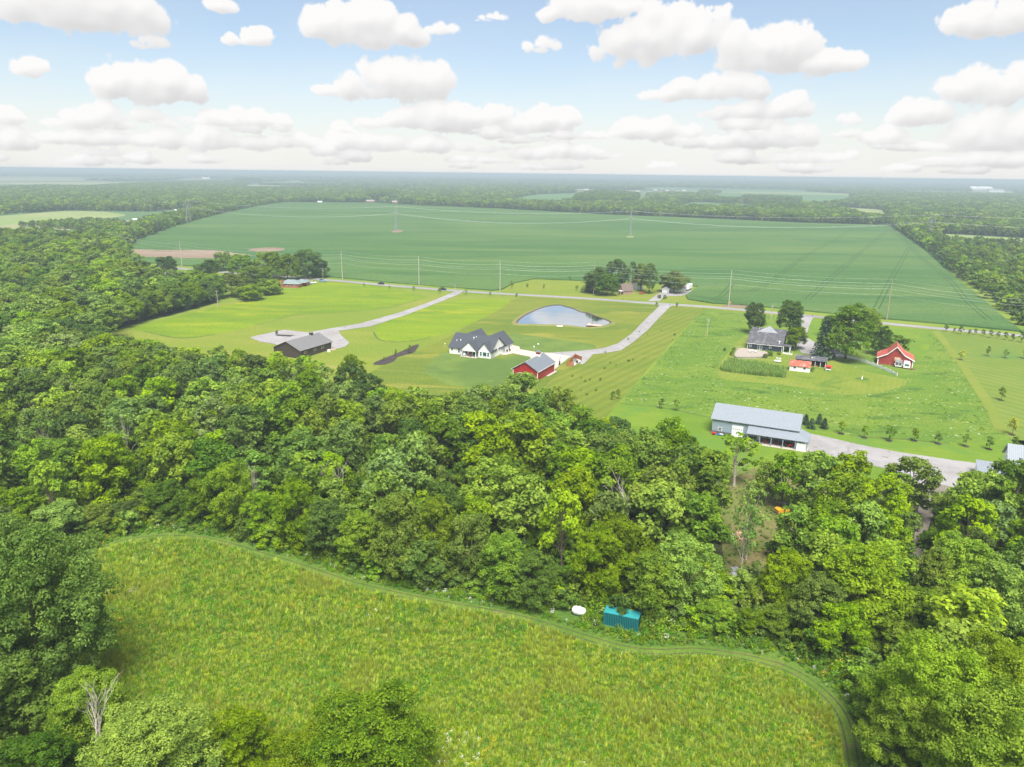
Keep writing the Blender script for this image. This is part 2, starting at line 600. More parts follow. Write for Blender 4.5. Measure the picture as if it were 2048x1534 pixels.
M['glass'] = paint('window_glass', (.02, .04, .05), .06, spec=.9, var=.3)
M['tealglass'] = paint('window_glass_teal', (.02, .09, .10), .08, spec=.9, var=.3)
M['redmetal'] = paint('red_metal_siding', (.36, .020, .022), .5, var=.06, rib=('xy', .3, .03, .25))
M['greyroof'] = paint('grey_metal_roof', (.150, .168, .190), .45, .0, var=.05, rib=('y', .45, .03, .15), spec=.4)
M['greyroofx'] = paint('light_metal_roof', (.235, .262, .295), .4, .0, var=.05, rib=('x', .45, .03, .18), spec=.4)
M['brownroof'] = paint('brown_grey_metal_roof', (.17, .165, .165), .5, .0, var=.05, rib=('y', .45, .03, .15))
M['brownwall'] = paint('dark_brown_siding', (.058, .046, .036), .7, var=.12, rib=('xy', .3, .03, .3))
M['bluewall'] = paint('dark_navy_siding', (.030, .040, .058), .7, var=.12, rib=('z', .2, .015, .2))
M['greywall'] = paint('blue_grey_siding', (.25, .31, .37), .6, var=.05, rib=('xy', .3, .02, .2))
M['darkgrey'] = paint('dark_grey_metal', (.10, .11, .12), .6, var=.1)
M['charroof'] = paint('worn_charcoal_roof', (.085, .085, .095), .9, var=.3, scale=.8, dirt=((.20, .19, .19), .5, .5, .6), streak=.6)
M['lightpanel'] = paint('pale_grey_roof', (.26, .27, .29), .7, var=.15, rib=('x', .5, .02, .2))
M['redbarn'] = paint('old_barn_red', (.30, .040, .032), .85, var=.15, scale=1, rib=('xy', .25, .02, .2), dirt=((.33, .17, .14), .35, .56, .5))
M['redroof'] = paint('old_red_metal_roof', (.42, .085, .060), .7, var=.15, scale=.6, rib=('y', .5, .02, .2), dirt=((.50, .22, .16), .4, .5, .6))
M['rustroof'] = paint('rusty_metal_roof', (.34, .10, .065), .8, var=.2, scale=1.2, rib=('x', .6, .03, .3), dirt=((.46, .34, .29), .9, .52, .8), streak=.5)
M['brick'] = paint('red_brick', (.33, .105, .06), .9, var=.25, scale=3, rib=('z', .2, .01, .3))
M['pinkbrick'] = paint('mixed_brick', (.34, .21, .16), .9, var=.35, scale=2.5, rib=('z', .2, .01, .25))
M['slateroof'] = paint('slate_green_roof', (.19, .235, .235), .85, var=.2, scale=1.5)
M['oldroof'] = paint('brown_shingle', (.15, .115, .095), .9, var=.25, scale=2)
M['tanroof'] = paint('tan_shingle', (.30, .26, .23), .9, var=.2)
M['cedar'] = paint('cedar_boards', (.36, .135, .055), .8, var=.22, scale=2)
M['cedarpost'] = paint('cedar_post', (.20, .075, .035), .85, var=.2)
M['deck'] = paint('weathered_deck', (.35, .30, .255), .85, var=.15, scale=1.2, rib=('x', .3, .02, .3))
M['dock'] = paint('dock_boards', (.56, .40, .33), .85, var=.12, rib=('x', .3, .015, .3))
M['concrete'] = paint('concrete', (.43, .385, .34), .9, var=.08, scale=.25, dirt=((.44, .36, .29), .12, .55, .5))
M['vinyl'] = paint('white_vinyl', (.80, .81, .81), .5, var=.02)
M['teal'] = paint('teal_container', (.012, .155, .165), .5, var=.12, scale=1, dirt=((.02, .09, .09), .8, .6, .7))
M['tealshade'] = paint('teal_groove_shade', (.004, .05, .055), .6)  # shade between the ribs, painted as a darker teal
M['tealtoplit'] = paint('teal_container_top_lit', (.03, .27, .28), .5, var=.1, scale=1, rib=('x', .3, .02, .15), dirt=((.03, .12, .11), 1.4, .6, .6))  # paler copy of the teal: light from overhead put into the roof colour
M['tank'] = paint('white_tank', (.70, .70, .69), .5, var=.05, dirt=((.32, .26, .2), .8, .62, .6))
M['rust'] = paint('rust', (.25, .13, .08), .9, var=.3)
M['black'] = paint('black_rubber', (.015, .015, .016), .8)
M['carblack'] = paint('dark_car_paint', (.018, .020, .024), .25, spec=.7)
M['carblue'] = paint('blue_car_paint', (.16, .30, .42), .3, spec=.6)
M['carteal'] = paint('teal_car_paint', (.10, .34, .34), .3, spec=.6)
M['carwhite'] = paint('white_vehicle_paint', (.78, .79, .80), .35, spec=.5, var=.03)
M['orange'] = paint('excavator_yellow', (.62, .30, .02), .5, var=.1)
M['redplastic'] = paint('red_plastic', (.55, .03, .025), .5)
M['blueplastic'] = paint('blue_plastic', (.05, .16, .45), .5)
M['stone'] = paint('pale_stone', (.50, .47, .43), .9, var=.25, scale=1)
M['tanstone'] = paint('tan_stone', (.46, .27, .16), .9, var=.2, scale=1)
M['greystone'] = paint('grey_stone', (.22, .23, .24), .9, var=.25, scale=1)
M['plywood'] = paint('bare_plywood', (.55, .40, .24), .8)

# water
m, t = new_mat('pond_water')
b = N(t, 'ShaderNodeBsdfPrincipled')
b.inputs['Base Color'].default_value = (.035, .055, .055, 1)
b.inputs['Roughness'].default_value = .03
b.inputs['IOR'].default_value = 1.33
b.inputs['Specular IOR Level'].default_value = .5
g = N(t, 'ShaderNodeNewGeometry')
bp = N(t, 'ShaderNodeBump')
bp.inputs['Strength'].default_value = .01
bp.inputs['Distance'].default_value = .05
t.links.new(noise(t, g.outputs['Position'], 1.5, 3), bp.inputs['Height'])
t.links.new(bp.outputs[0], b.inputs['Normal'])
gl = N(t, 'ShaderNodeBsdfGlossy')
gl.inputs['Roughness'].default_value = .05
gl.inputs['Color'].default_value = (.90, .93, .97, 1)
t.links.new(bp.outputs[0], gl.inputs['Normal'])
mxs = N(t, 'ShaderNodeMixShader')
fr = N(t, 'ShaderNodeLayerWeight')
fr.inputs['Blend'].default_value = .25
t.links.new(ramp(t, fr.outputs['Facing'], .3, .85, .5, .97), mxs.inputs[0])
t.links.new(b.outputs[0], mxs.inputs[1])
t.links.new(gl.outputs[0], mxs.inputs[2])
o = N(t, 'ShaderNodeOutputMaterial')
t.links.new(mxs.outputs[0], o.inputs[0])
M['water'] = m

GR = {}
GR['lawn'] = ground('mown_lawn', (.150, .182, .022), (.102, .150, .020), (.210, .210, .036), big=.022, mid=.14, spot_scale=.07,
                    stripe=(-25.5, 3.2, .9), stripe_amt=.16, var=.30, bump=.2, fine=1.1, stretch=(-12, 4))
GR['lawndark'] = ground('lush_lawn', (.085, .140, .030), (.125, .185, .036), (.15, .20, .04), big=.02, mid=.1, spot_scale=.05, spot_at=(.56, .75),
                        stripe=(-25.5, 2.6, .9), stripe_amt=.12, var=.18, bump=.12, fine=1.4)
GR['strip'] = ground('mown_strip', (.122, .168, .020), (.160, .188, .028), (.11, .17, .03), big=.03, mid=.12, spot_scale=.08, spot_at=(.58, .7),
                     stripe=(57, 4.2, .6), stripe_amt=.30, var=.22, bump=.15, fine=1.6, stretch=(57, 5), flecks=((.09, .14, .03), .5, .66))
GR['hay'] = ground('hayfield', (.158, .228, .010), (.108, .182, .012), (.225, .252, .012), big=.02, mid=.12, spot_scale=.07,
                   stretch=(-8, 4), var=.30, bump=.3, fine=.9)
GR['pasture'] = ground('pasture', (.142, .195, .022), (.185, .210, .030), (.24, .22, .07), big=.02, mid=.09, spot_scale=.05, spot_at=(.56, .74),
                       stretch=(15, 3), var=.32, bump=.3, fine=1.1)
GR['weedy'] = ground('weedy_field', (.092, .168, .020), (.132, .196, .024), (.060, .122, .018), big=.04, mid=.2, spot_scale=.11, spot_at=(.54, .68),
                     stretch=(-18, 2.2), var=.32, bump=.5, fine=1.3, flecks=((.34, .40, .24), .55, .64))
GR['fresh'] = ground('bright_lawn', (.105, .185, .018), (.145, .215, .022), (.10, .19, .028), big=.03, mid=.1, var=.15, bump=.1,
                     stripe=(-22, 2.4, .9), stripe_amt=.10)
GR['olive'] = ground('olive_lawn', (.140, .195, .024), (.175, .212, .032), (.10, .165, .022), big=.04, mid=.15, var=.16, bump=.1,
                     stripe=(62, 1.9, .8), stripe_amt=.12)
GR['striped'] = ground('striped_mown_field', (.130, .185, .026), (.160, .202, .034), (.10, .18, .035), big=.02, mid=.08, spot_scale=.03, var=.15,
                       bump=.1, stripe=(-63, 5.0, .7), stripe_amt=.42, stripe_col=(.085, .150, .032))
GR['palepath'] = ground('pale_grass', (.170, .205, .034), (.145, .190, .028), var=.15, bump=.1)
GR['soy'] = ground('soy_canopy', (.050, .118, .030), (.078, .150, .040), (.100, .165, .044), big=.006, mid=.03, spot_scale=.012, spot_at=(.46, .66),
                   stripe=(-21, 7.5, .9), stripe_amt=.20, var=.30, bump=.6, fine=.7, stretch=(-14, 4))
GR['soyfar'] = ground('far_crop', (.065, .150, .050), (.085, .175, .055), (.12, .18, .06), big=.003, mid=.01, var=.08, bump=0, fine=.3)
GR['palecrop'] = ground('pale_crop', (.19, .25, .08), (.25, .27, .11), (.14, .21, .06), big=.005, mid=.02, var=.08, bump=0, fine=.3)
GR['tan'] = ground('dry_field', (.26, .24, .14), (.22, .25, .10), (.16, .22, .07), big=.004, mid=.02, var=.08, bump=0, fine=.3)
GR['soil'] = ground('bare_soil', (.215, .155, .110), (.255, .190, .140), (.15, .13, .08), big=.02, mid=.08, stretch=(-15, 4), var=.15, bump=.2, fine=.8)
GR['mud'] = ground('dark_soil', (.06, .045, .035), (.085, .065, .05), var=.25, bump=.2)
GR['track'] = ground('wheel_track', (.024, .058, .018), (.034, .075, .024), var=.2, bump=0)
GR['gravel'] = ground('gravel', (.305, .292, .290), (.255, .243, .238), (.23, .215, .20), big=.06, mid=.3, spot_scale=.12, spot_at=(.58, .72),
                      var=.16, bump=.2, fine=2.5, flecks=((.17, .15, .13), .35, .66))
GR['lane'] = ground('dirt_lane', (.155, .135, .115), (.21, .18, .15), (.11, .13, .06), big=.1, mid=.4, var=.25, bump=.3)
GR['asphalt'] = ground('road_asphalt', (.245, .235, .250), (.285, .275, .285), (.20, .195, .205), big=.02, mid=.2, var=.08, bump=.02, fine=1.5, stretch=(-22, 8))
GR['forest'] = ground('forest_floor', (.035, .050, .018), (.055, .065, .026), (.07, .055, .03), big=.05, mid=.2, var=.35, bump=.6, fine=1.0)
GR['clearing'] = ground('clearing_ground', (.130, .150, .040), (.165, .130, .060), (.09, .14, .03), big=.06, mid=.25, spot_scale=.12, var=.3, bump=.5, fine=1.3)
GR['meadow'] = ground('meadow_ground', (.180, .240, .016), (.235, .275, .028), (.165, .150, .050), big=.05, mid=.25, spot_scale=.10, spot_at=(.60, .74),
                      var=.35, bump=.6, fine=1.8)
GR['path'] = ground('mown_path', (.080, .150, .018), (.115, .180, .024), (.16, .13, .06), big=.08, mid=.3, spot_scale=.3, spot_at=(.58, .7), var=.25, bump=.3)
GR['rut'] = ground('path_rut', (.060, .080, .025), (.10, .10, .04), big=.3, mid=1, var=.3)
GR['verge'] = ground('undergrowth_ground', (.070, .140, .020), (.11, .18, .028), var=.35, bump=.6)
GR['mulch'] = ground('dark_mulch', (.045, .036, .036), (.065, .052, .048), var=.3, bump=.3)
GR['cobble'] = ground('creek_stones', (.30, .31, .33), (.42, .43, .45), (.10, .10, .10), big=.3, mid=1.5, spot_scale=1.4, spot_at=(.5, .6), var=.4, bump=1, fine=5)
GR['bank'] = ground('pond_bank', (.15, .17, .04), (.20, .19, .07), var=.2, bump=.3)

# everything out to the horizon that is no sheet of its own: lawn near by, woodland floor and mixed fields far away
m, t = new_mat('countryside')
g = N(t, 'ShaderNodeNewGeometry')
pos = g.outputs['Position']
vo = N(t, 'ShaderNodeTexVoronoi')
vo.inputs['Scale'].default_value = .0016
t.links.new(pos, vo.inputs['Vector'])
sep = N(t, 'ShaderNodeSeparateColor')
t.links.new(vo.outputs['Color'], sep.inputs[0])
c = mixc(t, ramp(t, sep.outputs[0], .42, .5), (.032, .065, .024), (.085, .150, .060))
c = mixc(t, ramp(t, sep.outputs[1], .80, .84), c, (.20, .20, .11))
near = mixc(t, ramp(t, noise(t, pos, .03, 5, .6), .4, .6), (.130, .205, .030), (.175, .230, .036))
ds = N(t, 'ShaderNodeVectorMath', operation='LENGTH')
t.links.new(pos, ds.inputs[0])
c = mixc(t, ramp(t, ds.outputs['Value'], 620, 800), near, c)
kk = ramp(t, noise(t, pos, 1.5, 6, .7), .25, .75, .75, 1.25)
vm = N(t, 'ShaderNodeVectorMath', operation='SCALE')
t.links.new(c, vm.inputs[0])
t.links.new(kk, vm.inputs[3])
b = N(t, 'ShaderNodeBsdfDiffuse')
t.links.new(vm.outputs[0], b.inputs[0])
o = N(t, 'ShaderNodeOutputMaterial')
t.links.new(b.outputs[0], o.inputs[0])
GR['country'] = m


# ------------------------------------------------------------------ ground sheets
def smooth(pts, closed=True, n=5):
    out, L_ = [], len(pts)
    rng_ = range(L_ if closed else L_ - 1)
    for i in rng_:
        if closed:
            p0, p1, p2, p3 = pts[i - 1], pts[i], pts[(i + 1) % L_], pts[(i + 2) % L_]
        else:
            p0, p1, p2, p3 = pts[max(i - 1, 0)], pts[i], pts[i + 1], pts[min(i + 2, L_ - 1)]
        for k in range(n):
            u = k / n
            out.append(tuple(.5 * ((2 * p1[j]) + (-p0[j] + p2[j]) * u + (2 * p0[j] - 5 * p1[j] + 4 * p2[j] - p3[j]) * u * u
                                   + (-p0[j] + 3 * p1[j] - 3 * p2[j] + p3[j]) * u ** 3) for j in (0, 1)))
    if not closed:
        out.append(tuple(pts[-1]))
    return out


def px(pts, z=0):
    return [at(x, y, z) for x, y in pts]


def sheet(name, pts, mat, z, sm=True, thick=0.0, jag=0.0, kind='structure'):
    """Flat sheet from ground points; jag roughens the outline (m); thick makes it a low slab."""
    if sm:
        pts = smooth(pts)
    if jag:
        rg = random.Random(len(pts) * 7 + int(z * 1000))
        q = []
        for i, p in enumerate(pts):
            p2 = pts[(i + 1) % len(pts)]
            d = math.hypot(p2[0] - p[0], p2[1] - p[1])
            k = max(1, min(12, int(d / (jag * 3))))
            for j in range(k):
                q.append((p[0] + (p2[0] - p[0]) * j / k + rg.uniform(-jag, jag), p[1] + (p2[1] - p[1]) * j / k + rg.uniform(-jag, jag)))
        pts = q
    mb = MB()
    tris = mgeo.tessellate_polygon([[Vector((x, y, 0)) for x, y in pts]])
    vv_ = [(x, y, z) for x, y in pts]
    mb.add(vv_, [tuple(f) for f in tris])
    if thick:
        n = len(pts)
        mb.add([(x, y, z) for x, y in pts] + [(x, y, z - thick) for x, y in pts], [(i, (i + 1) % n, n + (i + 1) % n, n + i) for i in range(n)])
    me = bpy.data.meshes.new(name)
    me.from_pydata(mb.v, [], mb.f)
    bm = bmesh.new()
    bm.from_mesh(me)
    bmesh.ops.remove_doubles(bm, verts=bm.verts, dist=.0005)
    for f in bm.faces:
        if abs(f.normal.z) > .5 and f.normal.z < 0:
            f.normal_flip()
    bm.to_mesh(me)
    bm.free()
    me.materials.append(mat)
    o_ = bpy.data.objects.new(name, me)
    COL.objects.link(o_)
    if kind:
        o_['kind'] = kind
    return o_


def offset(pts, d):
    """The line moved d metres to the left of its own heading."""
    out = []
    for i, p in enumerate(pts):
        a, b_ = Vector(pts[max(i - 1, 0)]), Vector(pts[min(i + 1, len(pts) - 1)])
        n = (b_ - a).normalized()
        out.append((p[0] - n.y * d, p[1] + n.x * d))
    return out


def ribbon(name, pts, width, mat, z, sm=True, kind='structure', parent=None):
    if sm:
        pts = smooth(pts, False, 6)
    if isinstance(width, (int, float)):
        width = [width] * len(pts)
    else:
        k = [width[0] + 0 * p[0] for p in pts]
        for i in range(len(pts)):
            u = i / (len(pts) - 1) * (len(width) - 1)
            j = min(int(u), len(width) - 2)
            k[i] = width[j] + (width[j + 1] - width[j]) * (u - j)
        width = k
    v_, f_ = [], []
    for i, p in enumerate(pts):
        a, b_ = Vector(pts[max(i - 1, 0)]), Vector(pts[min(i + 1, len(pts) - 1)])
        d = (b_ - a).normalized()
        n = Vector((-d.y, d.x)) * width[i] / 2
        v_ += [(p[0] + n.x, p[1] + n.y, z), (p[0] - n.x, p[1] - n.y, z)]
        if i:
            f_.append((2 * i - 1, 2 * i + 1, 2 * i, 2 * i - 2))
    me = bpy.data.meshes.new(name)
    me.from_pydata(v_, [], f_)
    me.materials.append(mat)
    o_ = bpy.data.objects.new(name, me)
    COL.objects.link(o_)
    if kind:
        o_['kind'] = kind
    if parent:
        o_.parent = parent
    return o_
# ------------------------------------------------------------------ the land
sheet('ground', [(-42000, -3000), (42000, -3000), (42000, 42000), (-42000, 42000)], GR['country'], 0, sm=False)

# haze: one closed box round everything, air only
hz = MB()
hz.box(-42500, -3500, -1.0, 42500, 42500, 76.5)
hm, t = new_mat('haze_air')
pv = N(t, 'ShaderNodeVolumePrincipled')
pv.inputs['Color'].default_value = HAZE_COLOUR
pv.inputs['Density'].default_value = HAZE_DENSITY
pv.inputs['Anisotropy'].default_value = .1
o = N(t, 'ShaderNodeOutputMaterial')
t.links.new(pv.outputs[0], o.inputs['Volume'])
tag(hz.build('haze', hm), kind='stuff')

# --- far crop fields
far_fields = [
    ('GR_soyfar', [(1000, 402), (1080, 388), (1172, 386), (1165, 398), (1120, 412), (1050, 412)]),
    ('GR_soyfar', [(1255, 400), (1292, 388), (1298, 396), (1282, 407), (1262, 408)]),
    ('GR_soyfar', [(1335, 414), (1390, 404), (1480, 408), (1600, 414), (1590, 424), (1450, 420), (1370, 420)]),
    ('GR_soyfar', [(1400, 396), (1470, 378), (1600, 382), (1700, 388), (1706, 404), (1640, 414), (1560, 412)]),
    ('GR_palecrop', [(1660, 416), (1700, 415), (1765, 420), (1785, 440), (1770, 444), (1700, 432)]),
    ('GR_palecrop', [(1865, 468), (2048, 477), (2300, 492), (2300, 525), (2048, 489), (1900, 486)]),
    ('GR_palecrop', [(-300, 446), (0, 432), (120, 423), (210, 424), (250, 432), (150, 441), (0, 458), (-300, 478)]),
    ('GR_tan', [(-300, 478), (0, 452), (100, 444), (140, 460), (60, 468), (0, 488), (-300, 500)]),
    ('GR_soyfar', [(-400, 372), (0, 368), (300, 362), (520, 356), (440, 366), (100, 376), (-400, 392)]),
    ('GR_tan', [(-300, 352), (200, 353), (500, 349), (620, 355), (400, 360), (0, 362), (-300, 366)]),
    ('GR_palecrop', [(230, 448), (330, 432), (390, 424), (400, 429), (330, 441), (270, 452)]),
]
for i_, (mt, poly) in enumerate(far_fields):
    sheet('crop_field', px(poly), GR[mt[3:]], .10 + .01 * i_, jag=0)

# --- the big soybean field: a low slab of canopy with its own edge
SOY = [(120, 516), (235, 493), (290, 470), (360, 448), (430, 427), (500, 411), (560, 403), (740, 405.5), (850, 411), (1000, 417), (1200, 428),
       (1400, 436), (1600, 445), (1775, 450), (1802, 466), (1850, 501), (1900, 546), (1962, 594), (2010, 636), (2060, 672), (2040, 661),
       (1900, 647), (1760, 635), (1600, 619), (1500, 609), (1425, 605), (1376, 597), (1372, 589), (1398, 572), (1340, 566), (1190, 561), (1068, 556.5),
       (1030, 564), (1005, 577), (985, 579.5), (915, 574), (800, 565.5), (700, 556), (640, 551), (560, 545.5), (480, 540), (400, 532), (320, 526), (200, 516)]
sheet('soybean_field', px(SOY, .8), GR['soy'], .80, sm=False, thick=.8)
sheet('bare_soil_patch', px([(236, 509), (260, 499), (330, 500), (420, 500), (465, 505), (500, 511), (450, 515), (380, 516), (320, 514), (255, 513)], .85), GR['soil'], .85, jag=1.0)
sheet('bare_soil_patch', px([(497, 499), (530, 495), (565, 496), (562, 501), (520, 503)], .85), GR['soil'], .86, jag=1.0)
sheet('bare_soil_patch', px([(783, 463), (790, 460), (806, 461), (802, 464), (788, 465)], .85), GR['soil'], .86, jag=.6)
sheet('weed_patch', px([(1252, 473), (1258, 471), (1267, 472), (1265, 475), (1256, 475)], .85), GR['palecrop'], .86, jag=.6)
sheet('bare_soil_patch', px([(1444, 612.5), (1470, 608.5), (1503, 611.5), (1503, 616), (1470, 615.5)]), GR['soil'], .12, jag=.3)
for a in ([(1752, 618), (1781, 561), (1818, 495)], [(1615, 598), (1687, 534), (1776, 459)], [(1500, 584), (1543, 561), (1591, 526), (1634, 499), (1695, 466)],
          [(1781, 461), (1813, 483), (1840, 513), (1896, 558), (1934, 601), (1979, 640)], [(1424, 600), (1445, 590), (1466, 566)],
          [(1380, 590), (1440, 600), (1500, 610)], [(560, 556), (700, 546), (860, 549)]):
    p_ = smooth(px(a, .8), False, 6)
    for s_ in (-1, 1):
        q_ = []
        for i in range(len(p_)):
            a_, b_ = Vector(p_[max(i - 1, 0)]), Vector(p_[min(i + 1, len(p_) - 1)])
            d_ = (b_ - a_).normalized()
            q_.append((p_[i][0] - d_.y * s_ * 1.5, p_[i][1] + d_.x * s_ * 1.5))
        ribbon('wheel_track', q_, .6, GR['track'], .83, sm=False)
ribbon('ditch', px([(1586, 479), (1622, 480)], .8), 5, GR['mud'], .84, sm=False)

# --- the near fields and lawns
near_sheets = [
    ('pasture', 'pasture', [(150, 760), (225, 668), (300, 646), (400, 618), (470, 602), (560, 584), (640, 565), (700, 569), (800, 579), (915, 588), (1045, 597),
                            (880, 690), (740, 770), (640, 830), (540, 830), (350, 800)], .02, 0),
    ('hayfield', 'hay', [(268, 656), (330, 640), (400, 622), (480, 605), (540, 592), (572, 580), (615, 570), (650, 565), (705, 567), (780, 577), (835, 588),
                         (857, 596), (843, 598), (773, 616), (685, 624), (601, 629), (554, 639), (513, 650), (480, 659), (430, 669), (380, 675), (340, 673), (290, 663)], .05, .25),
    ('hayfield', 'hay', [(748, 660), (770, 645), (787, 634), (839, 617), (917, 600), (982, 598), (1020, 601), (1000, 618), (940, 648), (880, 670), (828, 681), (783, 683), (757, 677)], .05, .25),
    ('lawn', 'lawn', [(1052, 592), (1230, 602), (1400, 614), (1370, 650), (1310, 720), (1240, 800), (1180, 870), (1100, 930), (900, 930), (740, 900), (660, 830),
                      (740, 745), (900, 672)], .04, 0),
    ('lawn', 'lawndark', [(1018, 668), (1060, 671), (1110, 678), (1170, 686), (1192, 695), (1150, 703), (1070, 704), (1020, 694)], .06, .3),
    ('lawn', 'lawndark', [(868, 718), (900, 704), (985, 716), (1040, 708), (1064, 714), (1040, 738), (1010, 766), (940, 775), (880, 762), (850, 742)], .06, .9),
    ('mown_strip', 'strip', [(1345, 613), (1404, 617), (1370, 655), (1310, 722), (1240, 802), (1180, 860), (1110, 830), (1085, 790), (1110, 752), (1166, 722), (1190, 712),
                             (1240, 703), (1270, 686), (1300, 660)], .06, 0),
    ('weedy_field', 'weedy', [(1408, 617), (1500, 623), (1620, 637), (1760, 652), (1872, 664), (1912, 710), (1965, 790), (2010, 870), (1900, 885), (1700, 870), (1560, 850), (1440, 840),
                              (1330, 812), (1245, 806), (1300, 740), (1370, 660)], .03, 0),
    ('bright_lawn', 'fresh', [(1236, 806), (1330, 815), (1440, 838), (1560, 852), (1700, 872), (1900, 887), (2030, 880), (2150, 900), (2150, 950), (2000, 940), (1700, 990), (1450, 990), (1240, 930), (1190, 870)], .05, 0),
    ('bright_lawn', 'fresh', [(1605, 640), (1700, 645), (1872, 663), (1860, 690), (1840, 720), (1790, 700), (1700, 700), (1620, 690)], .05, 0),
    ('olive_lawn', 'olive', [(1440, 742), (1470, 700), (1495, 672), (1495, 700), (1570, 705), (1640, 712), (1720, 740), (1810, 760), (1790, 778), (1700, 790), (1600, 775), (1520, 766), (1440, 758)], .06, .4),
    ('striped_field', 'striped', [(1876, 662), (2060, 680), (2300, 705), (2300, 960), (2100, 905), (2048, 893), (2010, 868), (1975, 800), (1920, 715)], .05, 0),
]
for nm, mt, poly, z, jg in near_sheets:
    sheet(nm, px(poly), GR[mt], z, jag=jg)
ribbon('grass_path', px([(1870, 662), (1912, 715), (1965, 790), (2005, 865)]), 3.6, GR['palepath'], .08)
ribbon('grass_path', px([(1448, 752), (1452, 728), (1480, 690), (1496, 674)]), 4.5, GR['palepath'], .08)
for pts_ in ([(513, 650), (554, 639), (601, 629), (685, 624.5), (773, 616), (843, 597.5)], [(747, 664), (757, 678), (783, 684), (828, 681.5), (860, 675)],
             [(290, 663), (340, 674), (380, 676), (430, 669)], [(1240, 807), (1330, 816), (1430, 838)], [(1700, 872), (1810, 879), (1900, 887)]):
    ribbon('field_edge', px(pts_), 1.1, GR['lawndark'], .09)
sheet('meadow_lawn', px([(1000, 582), (1012, 571), (1068, 558.5), (1190, 563), (1340, 568), (1396, 573), (1370, 588), (1374, 598), (1430, 607), (1520, 616), (1400, 612.5),
                         (1260, 602), (1100, 591.5)]), GR['pasture'], .05, sm=False)
sheet('mulch_bed', px([(746, 728), (770, 716), (800, 704), (830, 690), (838, 691), (832, 700), (826, 706), (798, 714), (786, 724), (765, 730)]), GR['mulch'], .09, jag=.15)

# --- woods floor, clearing, meadow
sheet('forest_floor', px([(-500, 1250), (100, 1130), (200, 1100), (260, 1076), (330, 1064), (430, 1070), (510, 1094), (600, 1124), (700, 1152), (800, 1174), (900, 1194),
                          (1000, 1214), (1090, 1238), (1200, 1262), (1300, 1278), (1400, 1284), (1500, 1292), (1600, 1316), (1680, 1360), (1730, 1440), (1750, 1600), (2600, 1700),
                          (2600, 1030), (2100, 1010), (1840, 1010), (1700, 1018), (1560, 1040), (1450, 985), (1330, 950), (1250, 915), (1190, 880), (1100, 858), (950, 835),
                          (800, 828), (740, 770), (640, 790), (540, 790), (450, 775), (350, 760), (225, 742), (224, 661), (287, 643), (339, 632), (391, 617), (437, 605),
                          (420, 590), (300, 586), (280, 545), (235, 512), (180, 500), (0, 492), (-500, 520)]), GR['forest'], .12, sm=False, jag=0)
sheet('clearing', px([(1440, 975), (1500, 940), (1560, 935), (1640, 960), (1660, 1010), (1600, 1040), (1585, 1090), (1560, 1150), (1530, 1190), (1470, 1180), (1448, 1120), (1436, 1040)]),
      GR['clearing'], .15, jag=.3)
sheet('creek_bed', px([(1462, 1138), (1480, 1136), (1500, 1150), (1520, 1146), (1518, 1166), (1500, 1184), (1484, 1184), (1468, 1160)]), GR['cobble'], .19, jag=.2)
sheet('creek_bed', px([(1552, 1100), (1566, 1088), (1578, 1064), (1590, 1052), (1594, 1062), (1578, 1084), (1568, 1104), (1556, 1112)]), GR['cobble'], .19, jag=.2)
MEADOW = [(150, 1130), (200, 1104), (255, 1086), (330, 1080), (420, 1086), (520, 1114), (600, 1138), (700, 1172), (800, 1196), (900, 1216), (1000, 1232), (1080, 1252),
          (1180, 1282), (1260, 1302), (1330, 1308), (1400, 1306), (1500, 1322), (1580, 1346), (1640, 1388), (1680, 1440), (1700, 1534), (1705, 1700), (-500, 1700), (-500, 1300)]
sheet('meadow', px(MEADOW), GR['meadow'], .14)
EDGE = [(120, 1120), (200, 1098), (260, 1080), (330, 1073), (420, 1079), (520, 1107), (600, 1131), (700, 1165), (800, 1189), (900, 1209), (1000, 1226), (1080, 1246),
        (1180, 1277), (1260, 1298), (1330, 1303), (1400, 1301), (1500, 1316), (1580, 1340), (1646, 1384), (1688, 1440), (1708, 1534), (1712, 1650)]
ribbon('undergrowth_verge', offset(smooth(px([(x, y + 2) for x, y in EDGE]), False, 6), 4.6), 7.5, GR['verge'], .13)
ribbon('mown_path', px([(x, y + 2) for x, y in EDGE]), 2.3, GR['path'], .17)
for dy in (-.62, .62):
    ribbon('wheel_rut', offset(smooth(px([(x, y + 2) for x, y in EDGE]), False, 6), dy), .3, GR['rut'], .18)
sheet('dirt_lane', px([(1846, 975), (1900, 975), (1872, 1020), (1852, 1080), (1846, 1210), (1822, 1212), (1824, 1120), (1830, 1060), (1838, 1010)]), GR['lane'], .2)

